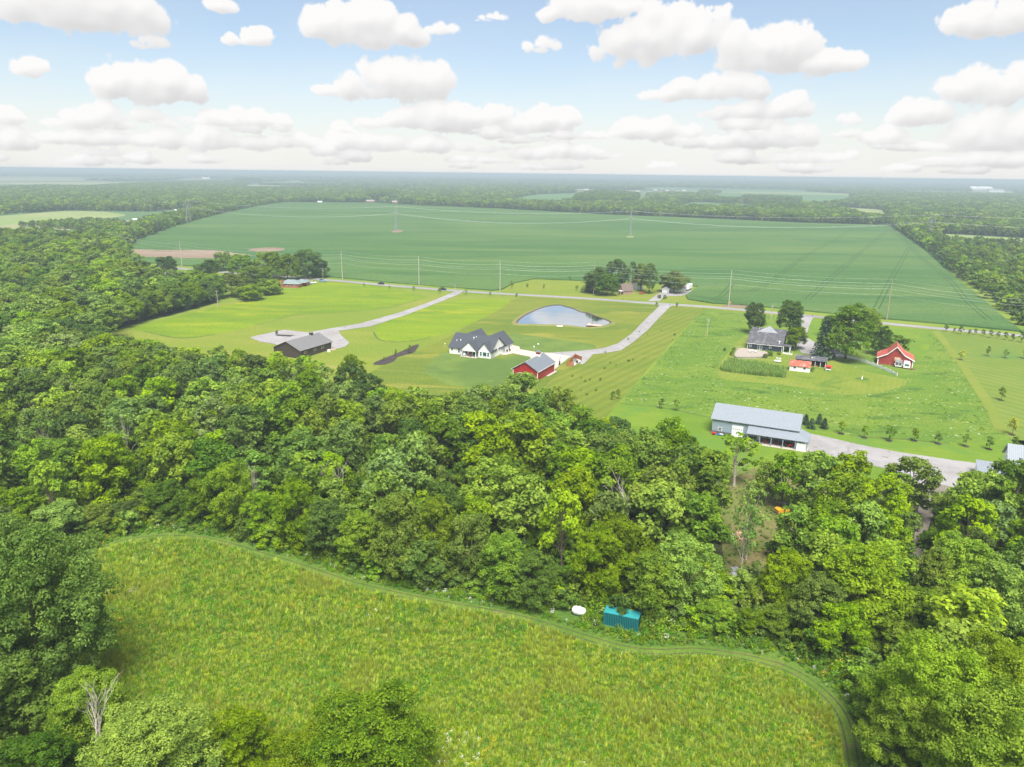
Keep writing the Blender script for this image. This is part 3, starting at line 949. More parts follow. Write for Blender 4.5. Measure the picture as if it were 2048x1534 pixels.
# --- gravel, concrete, road
G_DRIVES = [
    ('gravel_drive', [(1319, 612), (1290, 640), (1264, 667), (1236, 687), (1205, 697), (1160, 702), (1095, 706), (1090, 711), (1140, 716), (1150, 716), (1163, 730), (1170, 726), (1186, 709),
                      (1212, 706), (1242, 701), (1266, 685), (1296, 660), (1318, 636), (1340, 614), (1345, 611), (1316, 609)]),
    ('gravel_drive', [(499.5, 675), (535, 667), (568, 660), (617, 665), (656, 658), (720, 647), (800, 625), (860, 604), (903, 586), (908, 583), (926, 584), (915, 590), (880, 604), (810, 631), (740, 653), (677, 662),
                      (683, 672), (699, 685.5), (690, 694), (669, 699), (640, 690), (600, 705), (548, 688), (520, 684)]),
    ('gravel_drive', [(1600, 868), (1616, 867), (1660, 876), (1720, 890), (1800, 905), (1900, 920), (1960, 928), (2016, 932), (2200, 945), (2200, 965), (2010, 945), (1950, 950), (1925, 965),
                      (1905, 985), (1880, 1000), (1845, 1000), (1846, 975), (1820, 950), (1700, 920), (1620, 905), (1606, 890)]),
    ('gravel_drive', [(1604, 633), (1626, 635), (1619, 650), (1612, 675), (1640, 690), (1680, 702), (1690, 716), (1640, 713), (1602, 706), (1594, 690), (1598, 660)]),
    ('gravel_drive', [(1296, 602), (1310, 592), (1322, 584), (1360, 586), (1385, 580), (1388, 584), (1362, 592), (1330, 593), (1318, 603)]),
    ('gravel_drive', [(620, 558), (600, 570), (586, 576), (578, 574), (596, 566), (606, 557)]),
    ('gravel_drive', [(296, 572), (330, 545), (345, 541), (350, 544), (318, 560), (304, 574)]),
]
for nm, poly in G_DRIVES:
    sheet(nm, px(poly), GR['gravel'], .11, sm=False, jag=.12)
conc = sheet('concrete_apron', px([(1003, 710), (1010, 699), (1023, 690), (1039, 694), (1040, 699), (1076, 705), (1095, 706), (1141, 713), (1107, 741), (1090, 752), (1060, 745), (1061, 714),
                                   (1025, 707), (1012, 710)]), M['concrete'], .16, sm=False, thick=.14)
ROAD = [(-200, 484), (0, 500), (200, 520), (290, 530), (380, 539), (480, 547), (560, 552.5), (640, 559), (700, 564), (800, 573), (915, 582), (1000, 587.5), (1100, 593), (1190, 598.5), (1300, 606.5),
        (1420, 614.5), (1560, 627), (1700, 640), (1850, 655), (2048, 672), (2300, 697)]
ribbon('verge', px(ROAD), 13.5, GR['pasture'], .09)
ribbon('road', px(ROAD), 6.6, GR['asphalt'], .14)
ribbon('side_road', px([(225, 447), (290, 436), (350, 426), (400, 417), (450, 410)]), 9, GR['gravel'], .14)
ribbon('side_road', px([(430, 392), (470, 388), (520, 383)]), 10, GR['palecrop'], .14)

# --- pond with its bank
POND = [(1035, 645), (1047, 634), (1062, 626), (1080, 618), (1100, 612.5), (1118, 611), (1128, 613.5), (1145, 618), (1160, 624.5), (1175, 627), (1190, 633), (1208, 639.5),
        (1220, 645.5), (1212, 650), (1195, 654), (1170, 655), (1150, 653), (1120, 650), (1090, 650), (1060, 649), (1040, 648.5)]
pin = smooth(px(POND))
cx_, cy_ = sum(p[0] for p in pin) / len(pin), sum(p[1] for p in pin) / len(pin)


def grow(pts, d):
    out = []
    for i in range(len(pts)):
        a_, b_ = Vector(pts[i - 1]), Vector(pts[(i + 1) % len(pts)])
        n_ = Vector(((b_ - a_).y, -(b_ - a_).x)).normalized()
        if n_.dot(Vector(pts[i]) - Vector((cx_, cy_))) < 0:
            n_ = -n_
        out.append((pts[i][0] + n_.x * d, pts[i][1] + n_.y * d))
    return out


rings = [(grow(pin, 3.0), .05), (grow(pin, 1.5), .42), (grow(pin, .7), .46), (grow(pin, -.35), .08)]
mb = MB()
n = len(pin)
for k in range(3):
    if k == 2:
        tag(mb.build('pond_bank', GR['bank']), kind='structure')
        mb = MB()
    (p0, z0), (p1, z1) = rings[k], rings[k + 1]
    mb.add([(x, y, z0) for x, y in p0] + [(x, y, z1) for x, y in p1], [(i, (i + 1) % n, n + (i + 1) % n, n + i) for i in range(n)])
tag(mb.build('pond_shore', GR['mud']), kind='structure')
sheet('flower_bed', [(at(1724, 758)[0] + 2.6 * math.cos(k), at(1724, 758)[1] + 2.2 * math.sin(k)) for k in [i * .7 for i in range(9)]], GR['verge'], .1)
sheet('pond_water', pin, M['water'], .16, sm=False)
# ------------------------------------------------------------------ buildings
AX = R(-25.5)                                 # the farmsteads stand square to the road


def gable(root, x0, y0, x1, y1, zw, zr, axis, wall, roof, over=.45, th=.16, roof_only=False, wname='wall', rname='roof', z0=0.0, rext=None):
    """Walls with gable ends plus an overhanging two-sided roof; ridge along the given axis."""
    a0, a1 = (x0, x1) if axis == 'y' else (y0, y1)
    b0, b1 = (y0, y1) if axis == 'y' else (x0, x1)
    am = (a0 + a1) / 2
    sl = (zr - zw) / (am - a0)
    out = []
    if not roof_only:
        mb = MB()
        mb.prism([(a0, z0), (a1, z0), (a1, zw), (am, zr), (a0, zw)], axis, b0, b1)
        out.append(mb.build(wname, wall, root))
    mb = MB()
    ze = zw - sl * over
    mb.prism([(a0 - over, ze + .012), (am, zr + .012), (a1 + over, ze + .012), (a1 + over, ze + th), (am, zr + th), (a0 - over, ze + th)], axis,
             b0 - over, (b1 + over) if rext is None else rext)
    r_ = mb.build(rname, roof, root)
    out.append(r_)
    return out


def win(root, x, y, z, w, h, face='f', pane=None, frame=None, bar=False, name='window', proud=.05):
    """Window centred at (x, y, z) on a wall facing f (front, -y), b, l or r."""
    mb, mg = MB(), MB()

    def bx(m_, u0, u1, z0, z1, d):
        if face in 'fb':
            s_ = -1 if face == 'f' else 1
            ya, yb = sorted((y, y + s_ * d))
            m_.box(x + u0, ya, z + z0, x + u1, yb, z + z1)
        else:
            s_ = -1 if face == 'l' else 1
            xa, xb = sorted((x, x + s_ * d))
            m_.box(xa, y + u0, z + z0, xb, y + u1, z + z1)
    fr_ = .1
    bx(mb, -w / 2 - fr_, w / 2 + fr_, h / 2, h / 2 + fr_, proud + .03)
    bx(mb, -w / 2 - fr_, w / 2 + fr_, -h / 2 - fr_, -h / 2, proud + .04)
    bx(mb, -w / 2 - fr_, -w / 2, -h / 2, h / 2, proud + .03)
    bx(mb, w / 2, w / 2 + fr_, -h / 2, h / 2, proud + .03)
    if bar:
        bx(mb, -w / 2, w / 2, -.04, .04, proud + .02)
    bx(mg, -w / 2, w / 2, -h / 2, h / 2, proud)
    o_ = mb.build(name, frame or M['trim'], root)
    mg.build('pane', pane or M['glass'], o_)
    return o_


def ladd(root, name, mat, *boxes):
    if len(boxes) > 1 and name not in ('frame', 'box', 'sides', 'gutter_trim', 'door_frame', 'armrest'):   # each post, leg, track a part of its own
        one = {'legs': 'leg', 'wheels': 'caster'}.get(name, name)
        return [ladd(root, one, mat, b_) for b_ in boxes][0]
    mb = MB()
    for b_ in boxes:
        mb.box(*b_)
    return mb.build(name, mat, root)


def vent_pipe(root, x, y, z, h=.7, r=.12):
    mb = MB()
    mb.lathe([(r, 0), (r, h * .7), (r * 1.7, h * .7), (r * 1.7, h), (r * .4, h * 1.15)], 8, (x, y, z))
    return mb.build('vent_pipe', M['trim'], root)


# ---------- white farmhouse
W0 = at(899, 706.6)
h = thing('farmhouse', 'white farmhouse with charcoal roof and two front gables beside the pond', 'house', W0, AX)
S_, T_ = M['shingle'], M['white']
ZR = 7.9
gable(h, 0, 0, 20.2, 13.0, 3.1, ZR, 'x', T_, S_, over=.5)
gable(h, -.2, 13.0, 9.2, 20.3, 3.1, 7.7, 'y', T_, S_, over=.45, wname='rear_wing_wall', rname='rear_wing_roof')
mb = MB()
mb.prism([(-.65, 2.66), (4.5, 7.71), (9.65, 2.66), (9.65, 2.85), (4.5, 7.88), (-.65, 2.85)], 'y', 6.7, 13.0)
mb.build('rear_wing_roof', S_, h)
gable(h, 10.6, 13.0, 20.1, 21.0, 3.1, 7.7, 'y', T_, S_, over=.45, wname='garage_wing_wall', rname='garage_wing_roof')
mb = MB()
mb.prism([(10.1, 2.66), (15.35, 7.71), (20.6, 2.66), (20.6, 2.85), (15.35, 7.88), (10.1, 2.85)], 'y', 6.7, 13.0)
mb.build('garage_wing_roof', S_, h)
# porch gable: open below, gable wall above
mb = MB()
mb.prism([(7.0, 2.75), (14.2, 2.75), (14.2, 3.0), (10.6, 6.3), (7.0, 3.0)], 'y', -2.1, -1.85)
mb.build('porch_gable', T_, h)
mb = MB()
mb.prism([(6.6, 2.65), (10.6, 6.31), (14.6, 2.65), (14.6, 2.82), (10.6, 6.5), (6.6, 2.82)], 'y', -2.35, 5.0)
mb.build('porch_roof', S_, h)
for x in (7.2, 13.9):
    ladd(h, 'porch_post', M['trim'], (x - .12, -2.05, .15, x + .12, -1.82, 2.76))
ladd(h, 'porch_beam', M['trim'], (7.0, -2.08, 2.5, 14.2, -1.86, 2.74))
ladd(h, 'porch_slab', M['concrete'], (6.6, -2.9, 0, 14.4, -.02, .15))
ladd(h, 'chimney_breast', M['brick'], (9.7, -.35, .15, 10.9, -.02, 2.7))
ladd(h, 'patio_door', M['glass'], (11.5, -.07, .2, 13.6, -.01, 2.35))
win(h, 8.3, 0, 1.5, 1.0, 1.7, 'f', M['tealglass'])
# bay gable
mb = MB()
mb.prism([(14.5, 0), (20.2, 0), (20.2, 3.08), (17.35, 6.4), (14.5, 3.08)], 'y', -.75, 3.5)
mb.build('front_gable_wall', T_, h)
mb = MB()
mb.prism([(14.1, 2.65), (17.35, 6.42), (20.6, 2.65), (20.6, 2.84), (17.35, 6.61), (14.1, 2.84)], 'y', -1.15, 5.2)
mb.build('front_gable_roof', S_, h)
for x, w, hh, zz in ((15.7, .85, 1.7, 1.75), (17.5, 1.7, 1.7, 1.75), (19.2, .85, 1.7, 1.75)):
    win(h, x, -.75, zz, w, hh, 'f', M['tealglass'], bar=(w < 1))
win(h, 1.3, 0, 2.05, .85, .9, 'f', M['tealglass'])
win(h, 4.7, 0, 1.75, .85, 1.7, 'f', M['tealglass'], bar=True)
for y, z, w, hh in ((1.2, 1.75, .75, 1.7), (4.3, 2.0, .5, .9), (6.1, 2.0, .5, .9), (10.2, 1.8, .9, 1.8)):
    win(h, 20.2, y, z, w, hh, 'r', M['tealglass'], bar=hh > 1)
ladd(h, 'side_door', M['tealglass'], (20.2, 11.6, .15, 20.27, 12.5, 2.3))
ladd(h, 'side_door', M['darkgrey'], (20.1, 17.0, .05, 20.16, 17.9, 2.15))
for x, y, z in ((2.2, 2.6, 4.9), (4.0, 2.9, 5.2)):
    vent_pipe(h, x, y, z, .8)
vent_pipe(h, 9.6, 4.4, 6.2, 1.0, .16)
vent_pipe(h, 10.4, 5.2, 7.0, .5)
ladd(h, 'corner_board', M['trim'], (-.03, -.03, 0, .12, .12, 3.0), (20.12, -.8, 0, 20.25, -.64, 3.0), (20.0, 20.9, 0, 20.14, 21.03, 3.0))


def local(o, x, y, z=0.0, ang=AX):
    return (o[0] + x * math.cos(ang) - y * math.sin(ang), o[1] + x * math.sin(ang) + y * math.cos(ang), z)


def chair(label, mat, loc, rot, group, w=.6):
    c_ = thing('patio_chair', label, 'chair', loc, rot, group)
    ladd(c_, 'seat', mat, (-w / 2, -.3, .36, w / 2, .3, .46))
    mb = MB()
    mb.rbox((0, .3, .75), (w, .08, .62), 0, -.15)
    mb.build('backrest', mat, c_)
    for x in (-w / 2 + .03, w / 2 - .03):
        ladd(c_, 'armrest', M['darkgrey'], (x - .04, -.28, .58, x + .04, .28, .64))
    ladd(c_, 'legs', M['darkgrey'], *[(x - .03, y - .03, 0, x + .03, y + .03, .6) for x in (-w / 2 + .04, w / 2 - .04) for y in (-.26, .26)])
    return c_


gp = 'patio chairs on the farmhouse porch'
chair('pale cushioned patio chair at the post end of the farmhouse porch', M['vinyl'], local(W0, 8.3, -1.7, .15), AX + .4, gp, .9)
chair('red-brown patio chair in the middle of the farmhouse porch', M['cedar'], local(W0, 9.9, -1.2, .15), AX, gp)
chair('dark patio chair right of the red-brown one on the farmhouse porch', M['darkgrey'], local(W0, 11.2, -1.8, .15), AX - .3, gp, .8)
g_ = thing('barbecue_grill', 'black barbecue grill standing under the porch roof of the white farmhouse', 'grill', local(W0, 12.6, -1.2, .15), AX)
ladd(g_, 'cabinet', M['darkgrey'], (-.55, -.28, .1, .55, .28, .85))
mb = MB()
mb.prism([(-.28, .85), (.28, .85), (.24, 1.12), (0, 1.22), (-.24, 1.12)], 'x', -.4, .4)
mb.build('lid', M['carblack'], g_)
ladd(g_, 'wheels', M['black'], (-.5, -.2, 0, -.4, .2, .12), (.4, -.2, 0, .5, .2, .12))
fp = thing('feeder_post', 'dark post with bird feeder at the porch corner of the white farmhouse', 'bird feeder', local(W0, 7.0, -1.2 - 1.2, .0), AX)
mb = MB()
mb.tube([(0, 0, 0), (0, 0, 2.4)], .05)
mb.build('post', M['darkgrey'], fp)
mb = MB()
mb.lathe([(.12, 2.2), (.3, 2.25), (.28, 2.75), (.4, 2.8), (.05, 3.05)], 8)
mb.build('feeder', M['darkgrey'], fp)
for i, (x, y, s) in enumerate(((21.2, 13.2, .5), (21.6, 15.2, .45))):
    pt = thing('plant_pot', ('dark round plant pot nearest the side door of the farmhouse', 'dark plant pot further along the farmhouse side wall')[i], 'plant pot', local(W0, x, y, .16), AX, 'plant pots by the farmhouse side door')
    mb = MB()
    mb.lathe([(s * .5, 0), (s * .7, .5), (s * .75, .55)], 10)
    mb.build('pot', M['darkgrey'], pt)
    mb = MB()
    mb.lathe([(s * .5, .55), (s * .9, .8), (s * .6, 1.1), (.05, 1.2)], 7)
    mb.build('plant', M['dark'], pt)

# ---------- red pole barn
B0 = local(at(1024.5, 755), .3, 0)
b_ = thing('red_barn', 'bright red metal barn with grey roof and small cupola beside the concrete apron', 'barn', B0, AX)
gable(b_, 0, 0, 10.2, 16.6, 3.7, 6.7, 'y', M['redmetal'], M['greyroof'], over=.5)
ladd(b_, 'corner_trim', M['trim'], (-.05, -.05, 0, .18, .18, 3.6), (10.02, -.05, 0, 10.25, .18, 3.6), (10.02, 16.42, 0, 10.25, 16.65, 3.6))
ladd(b_, 'eave_trim', M['trim'], (10.5, -.5, 3.42, 10.76, 17.1, 3.58), (-.56, -.5, 3.42, -.3, 17.1, 3.58))
win(b_, 3.2, 0, 1.9, 1.0, .9, 'f')
win(b_, 6.6, 0, 1.9, 1.0, .9, 'f')
ladd(b_, 'slab', M['concrete'], (10.3, 8, 0, 11.4, 16.9, .12), (-1.6, 1, 0, -.06, 3.6, .12))
cu = ladd(b_, 'cupola', M['trim'], (4.3, 11.2, 6.2, 5.9, 12.8, 7.3))
ladd(cu, 'cupola_walls', M['redmetal'], (4.4, 11.3, 7.3, 5.8, 12.7, 8.2))
mb = MB()
mb.add([(4.15, 11.05, 8.2), (6.05, 11.05, 8.2), (6.05, 12.95, 8.2), (4.15, 12.95, 8.2), (5.1, 12, 9.1)], [(0, 1, 2, 3), (0, 1, 4), (1, 2, 4), (2, 3, 4), (3, 0, 4)])
mb.build('cupola_roof', M['greyroof'], cu)

# basketball hoop, cedar screen with bins, cedar boards counted one by one
hp = thing('basketball_hoop', 'basketball hoop on a dark pole at the edge of the concrete apron', 'basketball hoop', at(1119, 731), R(150))
mb = MB()
mb.tube([(0, 0, 0), (0, 0, 2.6), (0, -.5, 3.3), (0, -1.2, 3.4)], [.1, .1, .08, .07])
mb.build('pole', M['darkgrey'], hp)
ladd(hp, 'pole_pad', M['black'], (-.2, -.2, .1, .2, .2, 1.9))
ladd(hp, 'backboard', M['carwhite'], (-.9, -1.3, 2.9, .9, -1.22, 4.0))
mb = MB()
mb.tube([(.23 * math.cos(a), -1.6 + .23 * math.sin(a), 3.05) for a in [i * math.pi / 6 for i in range(13)]], .03, 4)
mb.build('rim', M['redplastic'], hp)
SC = [at(1134, 732.5), at(1147, 733.5), at(1163, 722), at(1150, 716.5)]
fn = thing('privacy_screen', 'reddish cedar board screen around the bins beside the driveway', 'fence', SC[0], 0)


def boards(root, p, q, h_, mat, bw=.28, gap=.03, name='board', org=(0, 0), t_=.04):
    L_ = math.hypot(q[0] - p[0], q[1] - p[1])
    n_ = max(1, int(L_ / (bw + gap)))
    a_ = math.atan2(q[1] - p[1], q[0] - p[0])
    me = None
    for i in range(n_):
        u_ = (i + .5) / n_
        x_, y_ = p[0] + (q[0] - p[0]) * u_ - org[0], p[1] + (q[1] - p[1]) * u_ - org[1]
        if me is None:
            mb_ = MB()
            mb_.box(-bw / 2, -t_ / 2, .05, bw / 2, t_ / 2, h_)
            o_ = mb_.build(name, mat, root)
            me = o_.data
        else:
            o_ = bpy.data.objects.new(name, me)
            COL.objects.link(o_)
            o_.parent = root
        o_.location = (x_, y_, 0)
        o_.rotation_euler = (0, 0, a_)


# the screen: a long side, and two short returns
boards(fn, SC[0], SC[1], 1.9, M['cedar'], .3, org=SC[0])
boards(fn, SC[0], (SC[3][0], SC[3][1]), 1.9, M['cedar'], .3, org=SC[0])
boards(fn, SC[3], SC[2], 1.9, M['cedar'], .3, org=SC[0])
for p in (SC[0], SC[1], SC[3], SC[2], ((SC[0][0] + SC[3][0]) / 2, (SC[0][1] + SC[3][1]) / 2)):
    mb = MB()
    x_, y_ = p[0] - SC[0][0], p[1] - SC[0][1]
    mb.box(x_ - .08, y_ - .08, 0, x_ + .08, y_ + .08, 2.05)
    mb.build('post', M['cedarpost'], fn)
sheet('concrete_pad', px([(1138, 732), (1147, 733.5), (1164, 721), (1155, 717)]), M['concrete'], .21, sm=False)
hv = thing('air_unit', 'grey air conditioning unit inside the cedar screen', 'air conditioner', at(1150, 723, .2), AX)
ladd(hv, 'casing', M['steel'], (-.6, -.6, .2, .6, .6, 1.3))
mb = MB()
mb.lathe([(.5, 1.3), (.5, 1.38), (.1, 1.42)], 12)
mb.build('fan_cover', M['darkgrey'], hv)
bn = thing('wheeled_bin', 'black wheeled bin inside the cedar screen', 'bin', at(1154, 726, .2), AX)
mb = MB()
mb.add([(-.25, -.25, .25), (.25, -.25, .25), (.25, .25, .25), (-.25, .25, .25), (-.35, -.38, 1.2), (.35, -.38, 1.2), (.35, .38, 1.2), (-.35, .38, 1.2)],
       [(3, 2, 1, 0), (4, 5, 6, 7), (0, 1, 5, 4), (1, 2, 6, 5), (2, 3, 7, 6), (3, 0, 4, 7)])
mb.build('bin_body', M['black'], bn)
ladd(bn, 'lid', M['darkgrey'], (-.38, -.42, 1.2, .38, .42, 1.28))
lp = thing('yard_lamp', 'slim dark yard lamp post beside the concrete driveway', 'lamp post', at(1076, 706), 0)
mb = MB()
mb.tube([(0, 0, 0), (0, 0, 3.6)], [.08, .05])
mb.build('post', M['darkgrey'], lp)
mb = MB()
mb.lathe([(.05, 3.6), (.2, 3.7), (.26, 4.1), (.3, 4.15), (.03, 4.4)], 8)
mb.build('lantern', M['carwhite'], lp)

# dock, upturned boat
D0 = at(1172, 652.5)
dk = thing('dock', 'low pinkish wooden dock platform at the near edge of the pond', 'dock', D0, AX + R(6))
me = None
for i in range(26):
    x = i * .36
    if me is None:
        mb = MB()
        mb.box(0, 0, .55, .34, 3.6, .62)
        o_ = mb.build('plank', M['dock'], dk)
        me = o_.data
    else:
        o_ = bpy.data.objects.new('plank', me)
        COL.objects.link(o_)
        o_.parent = dk
    o_.location = (x * .82, (0 if i > 4 else 0), 0)
    o_.scale = (.9, 1.0 if i > 3 else 1.6, 1)
ladd(dk, 'frame', M['cedarpost'], (.0, .05, .35, 7.7, .2, .55), (0, 3.3, .35, 7.7, 3.5, .55), (0, .2, .35, .15, 3.3, .55), (7.5, .2, .35, 7.7, 3.3, .55))
for x, y in ((.2, .3), (7.4, .3), (.2, 3.3), (7.4, 3.3), (3.8, .3), (3.8, 3.3)):
    ladd(dk, 'pile', M['cedarpost'], (x - .1, y - .1, 0, x + .1, y + .1, .56))
bt = thing('rowing_boat', 'small pale upturned boat lying on the grass by the pond', 'boat', at(1119, 652.5), AX + R(10))
mb = MB()
st = [(-1.7, .05, .1), (-1.3, .42, .38), (-.4, .6, .5), (.5, .6, .5), (1.3, .5, .45), (1.6, .45, .4)]
n = 7
for i, (x, w, z) in enumerate(st):
    mb.v += [(x, w * math.cos(math.pi * k / (n - 1)), z * math.sin(math.pi * k / (n - 1)) + .02) for k in range(n)]
mb.f += [(i * n + k, i * n + k + 1, (i + 1) * n + k + 1, (i + 1) * n + k) for i in range(len(st) - 1) for k in range(n - 1)]
mb.f.append(tuple((len(st) - 1) * n + k for k in range(n)))
mb.build('hull', M['carwhite'], bt)
ladd(bt, 'keel', M['steel'], (-1.5, -.04, .42, 1.55, .04, .56))

# ---------- brown barn, trailer
R0 = local(at(600, 703, 3.3), 0, 0)
R0 = (R0[0] - 14.5 * math.cos(AX), R0[1] - 14.5 * math.sin(AX))
rb = thing('brown_barn', 'dark brown metal barn with grey roof standing at the edge of the woods', 'barn', R0, AX)
gable(rb, 0, .4, 14.2, 20.6, 3.5, 6.6, 'y', M['brownwall'], M['brownroof'], over=.45)
for y in (3.5, 9.5, 14.5):
    win(rb, 14.2, y, 2.2, 1.3, .7, 'r', M['glass'], M['plywood'])
ladd(rb, 'corner_trim', M['trim'], (14.05, 20.42, 0, 14.24, 20.63, 3.4))
cu = ladd(rb, 'cupola', M['brownwall'], (6.5, 15.4, 6.2, 7.7, 16.6, 7.6))
mb = MB()
mb.add([(6.3, 15.2, 7.6), (7.9, 15.2, 7.6), (7.9, 16.8, 7.6), (6.3, 16.8, 7.6), (7.1, 16, 8.3)], [(0, 1, 2, 3), (0, 1, 4), (1, 2, 4), (2, 3, 4), (3, 0, 4)])
mb.build('cupola_roof', M['brownroof'], cu)
lm = thing('lumber_stack', 'small stack of pale lumber at the corner of the brown barn', 'lumber', at(664, 700), AX)
for i, (x, y, z) in enumerate(((0, 0, 0), (0, .5, 0), (0, .25, .22), (0, 1, 0))):
    mb = MB()
    mb.rbox((x, y, z + .12), (2.6, .4, .2), .1 * i)
    mb.build('board', M['plywood'], lm)
wh = thing('water_tote', 'white plastic tote beside the brown barn corner', 'tank', at(658, 704), AX)
ladd(wh, 'tank', M['carwhite'], (-.5, -.5, .1, .5, .5, 1.1))
ladd(wh, 'pallet', M['plywood'], (-.55, -.55, 0, .55, .55, .1))


def wheel(root, x, y, r=.33, w=.22, rim=True):
    mb_ = MB()
    n_ = 14
    for s_, yy in ((0, y - w / 2), (1, y + w / 2)):
        mb_.v += [(x + r * math.cos(2 * math.pi * k / n_), yy, r + r * math.sin(2 * math.pi * k / n_)) for k in range(n_)]
    mb_.f += [(k, (k + 1) % n_, n_ + (k + 1) % n_, n_ + k) for k in range(n_)] + [tuple(range(n_)), tuple(n_ + k for k in range(n_))]
    o_ = mb_.build('wheel', M['black'], root)
    if rim:
        mb_ = MB()
        for yy in (y - w / 2 - .01, y + w / 2 + .01):
            mb_.add([(x + r * .6 * math.cos(2 * math.pi * k / 8), yy, r + r * .6 * math.sin(2 * math.pi * k / 8)) for k in range(8)], [tuple(range(8))])
        mb_.build('rim', M['steel'], o_)
    return o_


tr = thing('flatbed_trailer', 'open flatbed trailer with raised rear ramp parked on the gravel behind the brown barn', 'trailer', at(570, 672), R(-10))
ladd(tr, 'bed', M['deck'], (-4, -1.1, .7, 3.4, 1.1, .85))
ladd(tr, 'frame', M['darkgrey'], (-4.1, -1.2, .55, 3.5, -1.1, .95), (-4.1, 1.1, .55, 3.5, 1.2, .95), (3.4, -.08, .5, 5.2, .08, .65))
ladd(tr, 'ramp', M['darkgrey'], *[(-4.15, -1.1 + i * .27, .8, -4.05, -1.02 + i * .27, 2.4) for i in range(9)], (-4.16, -1.1, 2.3, -4.04, 1.15, 2.4))
for x in (-.8, .15):
    for y in (-1.35, 1.35):
        wheel(tr, x, y, .36)


# ---------- cars
def car(label, mat, loc, rot, cat='car', group=None, tall=1.0, L_=4.7, name='car'):
    c_ = thing(name, label, cat, loc, rot, group)
    w = .9
    body = [(-L_ / 2, .35), (-L_ / 2, .85), (-L_ / 2 + .3, .95 * tall), (-L_ * .17 - .5, 1.0 * tall), (L_ * .22, .98 * tall), (L_ / 2 - .15, .80), (L_ / 2, .6), (L_ / 2, .35)]
    mb = MB()
    mb.prism(body, 'y', -w, w)
    o_ = mb.build('body', mat, c_)
    mb = MB()
    top = [(-L_ * .40, .98 * tall), (-L_ * .30, 1.45 * tall), (L_ * .05, 1.48 * tall), (L_ * .20, .98 * tall)]
    mb.prism(top, 'y', -w * .86, w * .86)
    mb.build('windows', M['glass'], c_)
    mb = MB()
    mb.prism([(-L_ * .31, 1.44 * tall), (L_ * .055, 1.47 * tall), (L_ * .03, 1.54 * tall), (-L_ * .27, 1.53 * tall)], 'y', -w * .82, w * .82)
    mb.build('car_roof', mat, c_)
    for x in (-L_ * .3, L_ * .3):
        for y in (-w + .02, w - .02):
            wheel(c_, x, y, .34, .24)
    for y in (-.6, .6):
        ladd(c_, 'headlight', M['carwhite'], (L_ / 2 - .03, y - .18, .62, L_ / 2 + .02, y + .18, .76))
        ladd(c_, 'taillight', M['redplastic'], (-L_ / 2 - .02, y - .2, .68, -L_ / 2 + .03, y + .2, .84))
    return c_


ROADW = smooth(px(ROAD), False, 8)


def on_road(x, y, side):
    """Nearest road point to that pixel, its heading, moved sideways."""
    p = at(x, y)
    i = min(range(1, len(ROADW) - 1), key=lambda k: (ROADW[k][0] - p[0]) ** 2 + (ROADW[k][1] - p[1]) ** 2)
    d = Vector((ROADW[i + 1][0] - ROADW[i - 1][0], ROADW[i + 1][1] - ROADW[i - 1][1])).normalized()
    return (ROADW[i][0] - d.y * side, ROADW[i][1] + d.x * side, .145), math.atan2(d.y, d.x)


p, a = on_road(762, 569, 1.5)
car('dark car on the road left of the gravel drive junction', M['carblack'], p, a + math.pi, tall=1.1)
p, a = on_road(885, 579, -1.2)
car('dark station wagon on the road just before the gravel drive junction', M['carblack'], p, a, tall=1.15, L_=5.0)
car('teal car parked beside the red brick ranch house', M['carteal'], (*at(617, 570), .12), R(20))
car('white and blue pickup parked between the teal car and the road', M['carwhite'], (*at(626, 567), .12), R(25), cat='pickup truck', name='pickup_truck')
car('pale blue van parked close to the road by the brick ranch house', M['carblue'], (*at(645, 564), .12), R(12), cat='van', tall=1.35, L_=5.4, name='van')

# ---------- grey steel building with lean-to porch
Y0 = local(at(1423, 836.5, 4.8), .3, .4)
gb = thing('steel_workshop', 'long blue-grey steel workshop with pale metal roof and open front porch', 'workshop', Y0, AX)
gable(gb, 0, 0, 24.4, 11.6, 4.8, 7.9, 'x', M['greywall'], M['greyroofx'], over=.45)
ladd(gb, 'wainscot', M['darkgrey'], (-.03, -.04, 0, 5.75, -.005, .95), (9.2, -.04, 0, 24.43, -.005, .95), (-.04, -.04, 0, -.005, 11.6, .95))
dr = ladd(gb, 'overhead_door', M['carwhite'], (5.9, -.08, 0, 9.1, -.01, 3.5))
for i in range(5):
    ladd(dr, 'door_window', M['glass'], (6.15 + i * .6, -.1, 2.3, 6.5 + i * .6, -.08, 2.5))
win(gb, 2.4, 0, 1.7, .9, 1.0, 'f', bar=True)
for x in (5.2, 9.9):
    ladd(gb, 'wall_light', M['darkgrey'], (x - .2, -.25, 4.0, x + .2, -.01, 4.15))
mb = MB()
mb.add([(10.6, -.02, 4.15), (24.42, -.02, 4.15), (27.6, -4.0, 2.95), (10.6, -4.0, 2.95), (10.6, -.02, 4.0), (24.42, -.02, 4.0), (27.6, -4.0, 2.8), (10.6, -4.0, 2.8)],
       [(0, 1, 2, 3), (7, 6, 5, 4), (3, 2, 6, 7), (0, 3, 7, 4), (0, 1, 5, 4), (1, 2, 6, 5)])
mb.build('porch_roof', M['greyroofx'], gb)
mb = MB()
mb.add([(24.43, -.02, 4.15), (27.6, -4.0, 2.95), (27.6, 4.4, 2.95), (24.43, 4.4, 4.15), (24.43, -.02, 4.0), (27.6, -4.0, 2.8), (27.6, 4.4, 2.8), (24.43, 4.4, 4.0)],
       [(0, 1, 2, 3), (7, 6, 5, 4), (1, 2, 6, 5), (2, 3, 7, 6), (3, 0, 4, 7), (0, 1, 5, 4)])
mb.build('side_porch_roof', M['greyroofx'], gb)
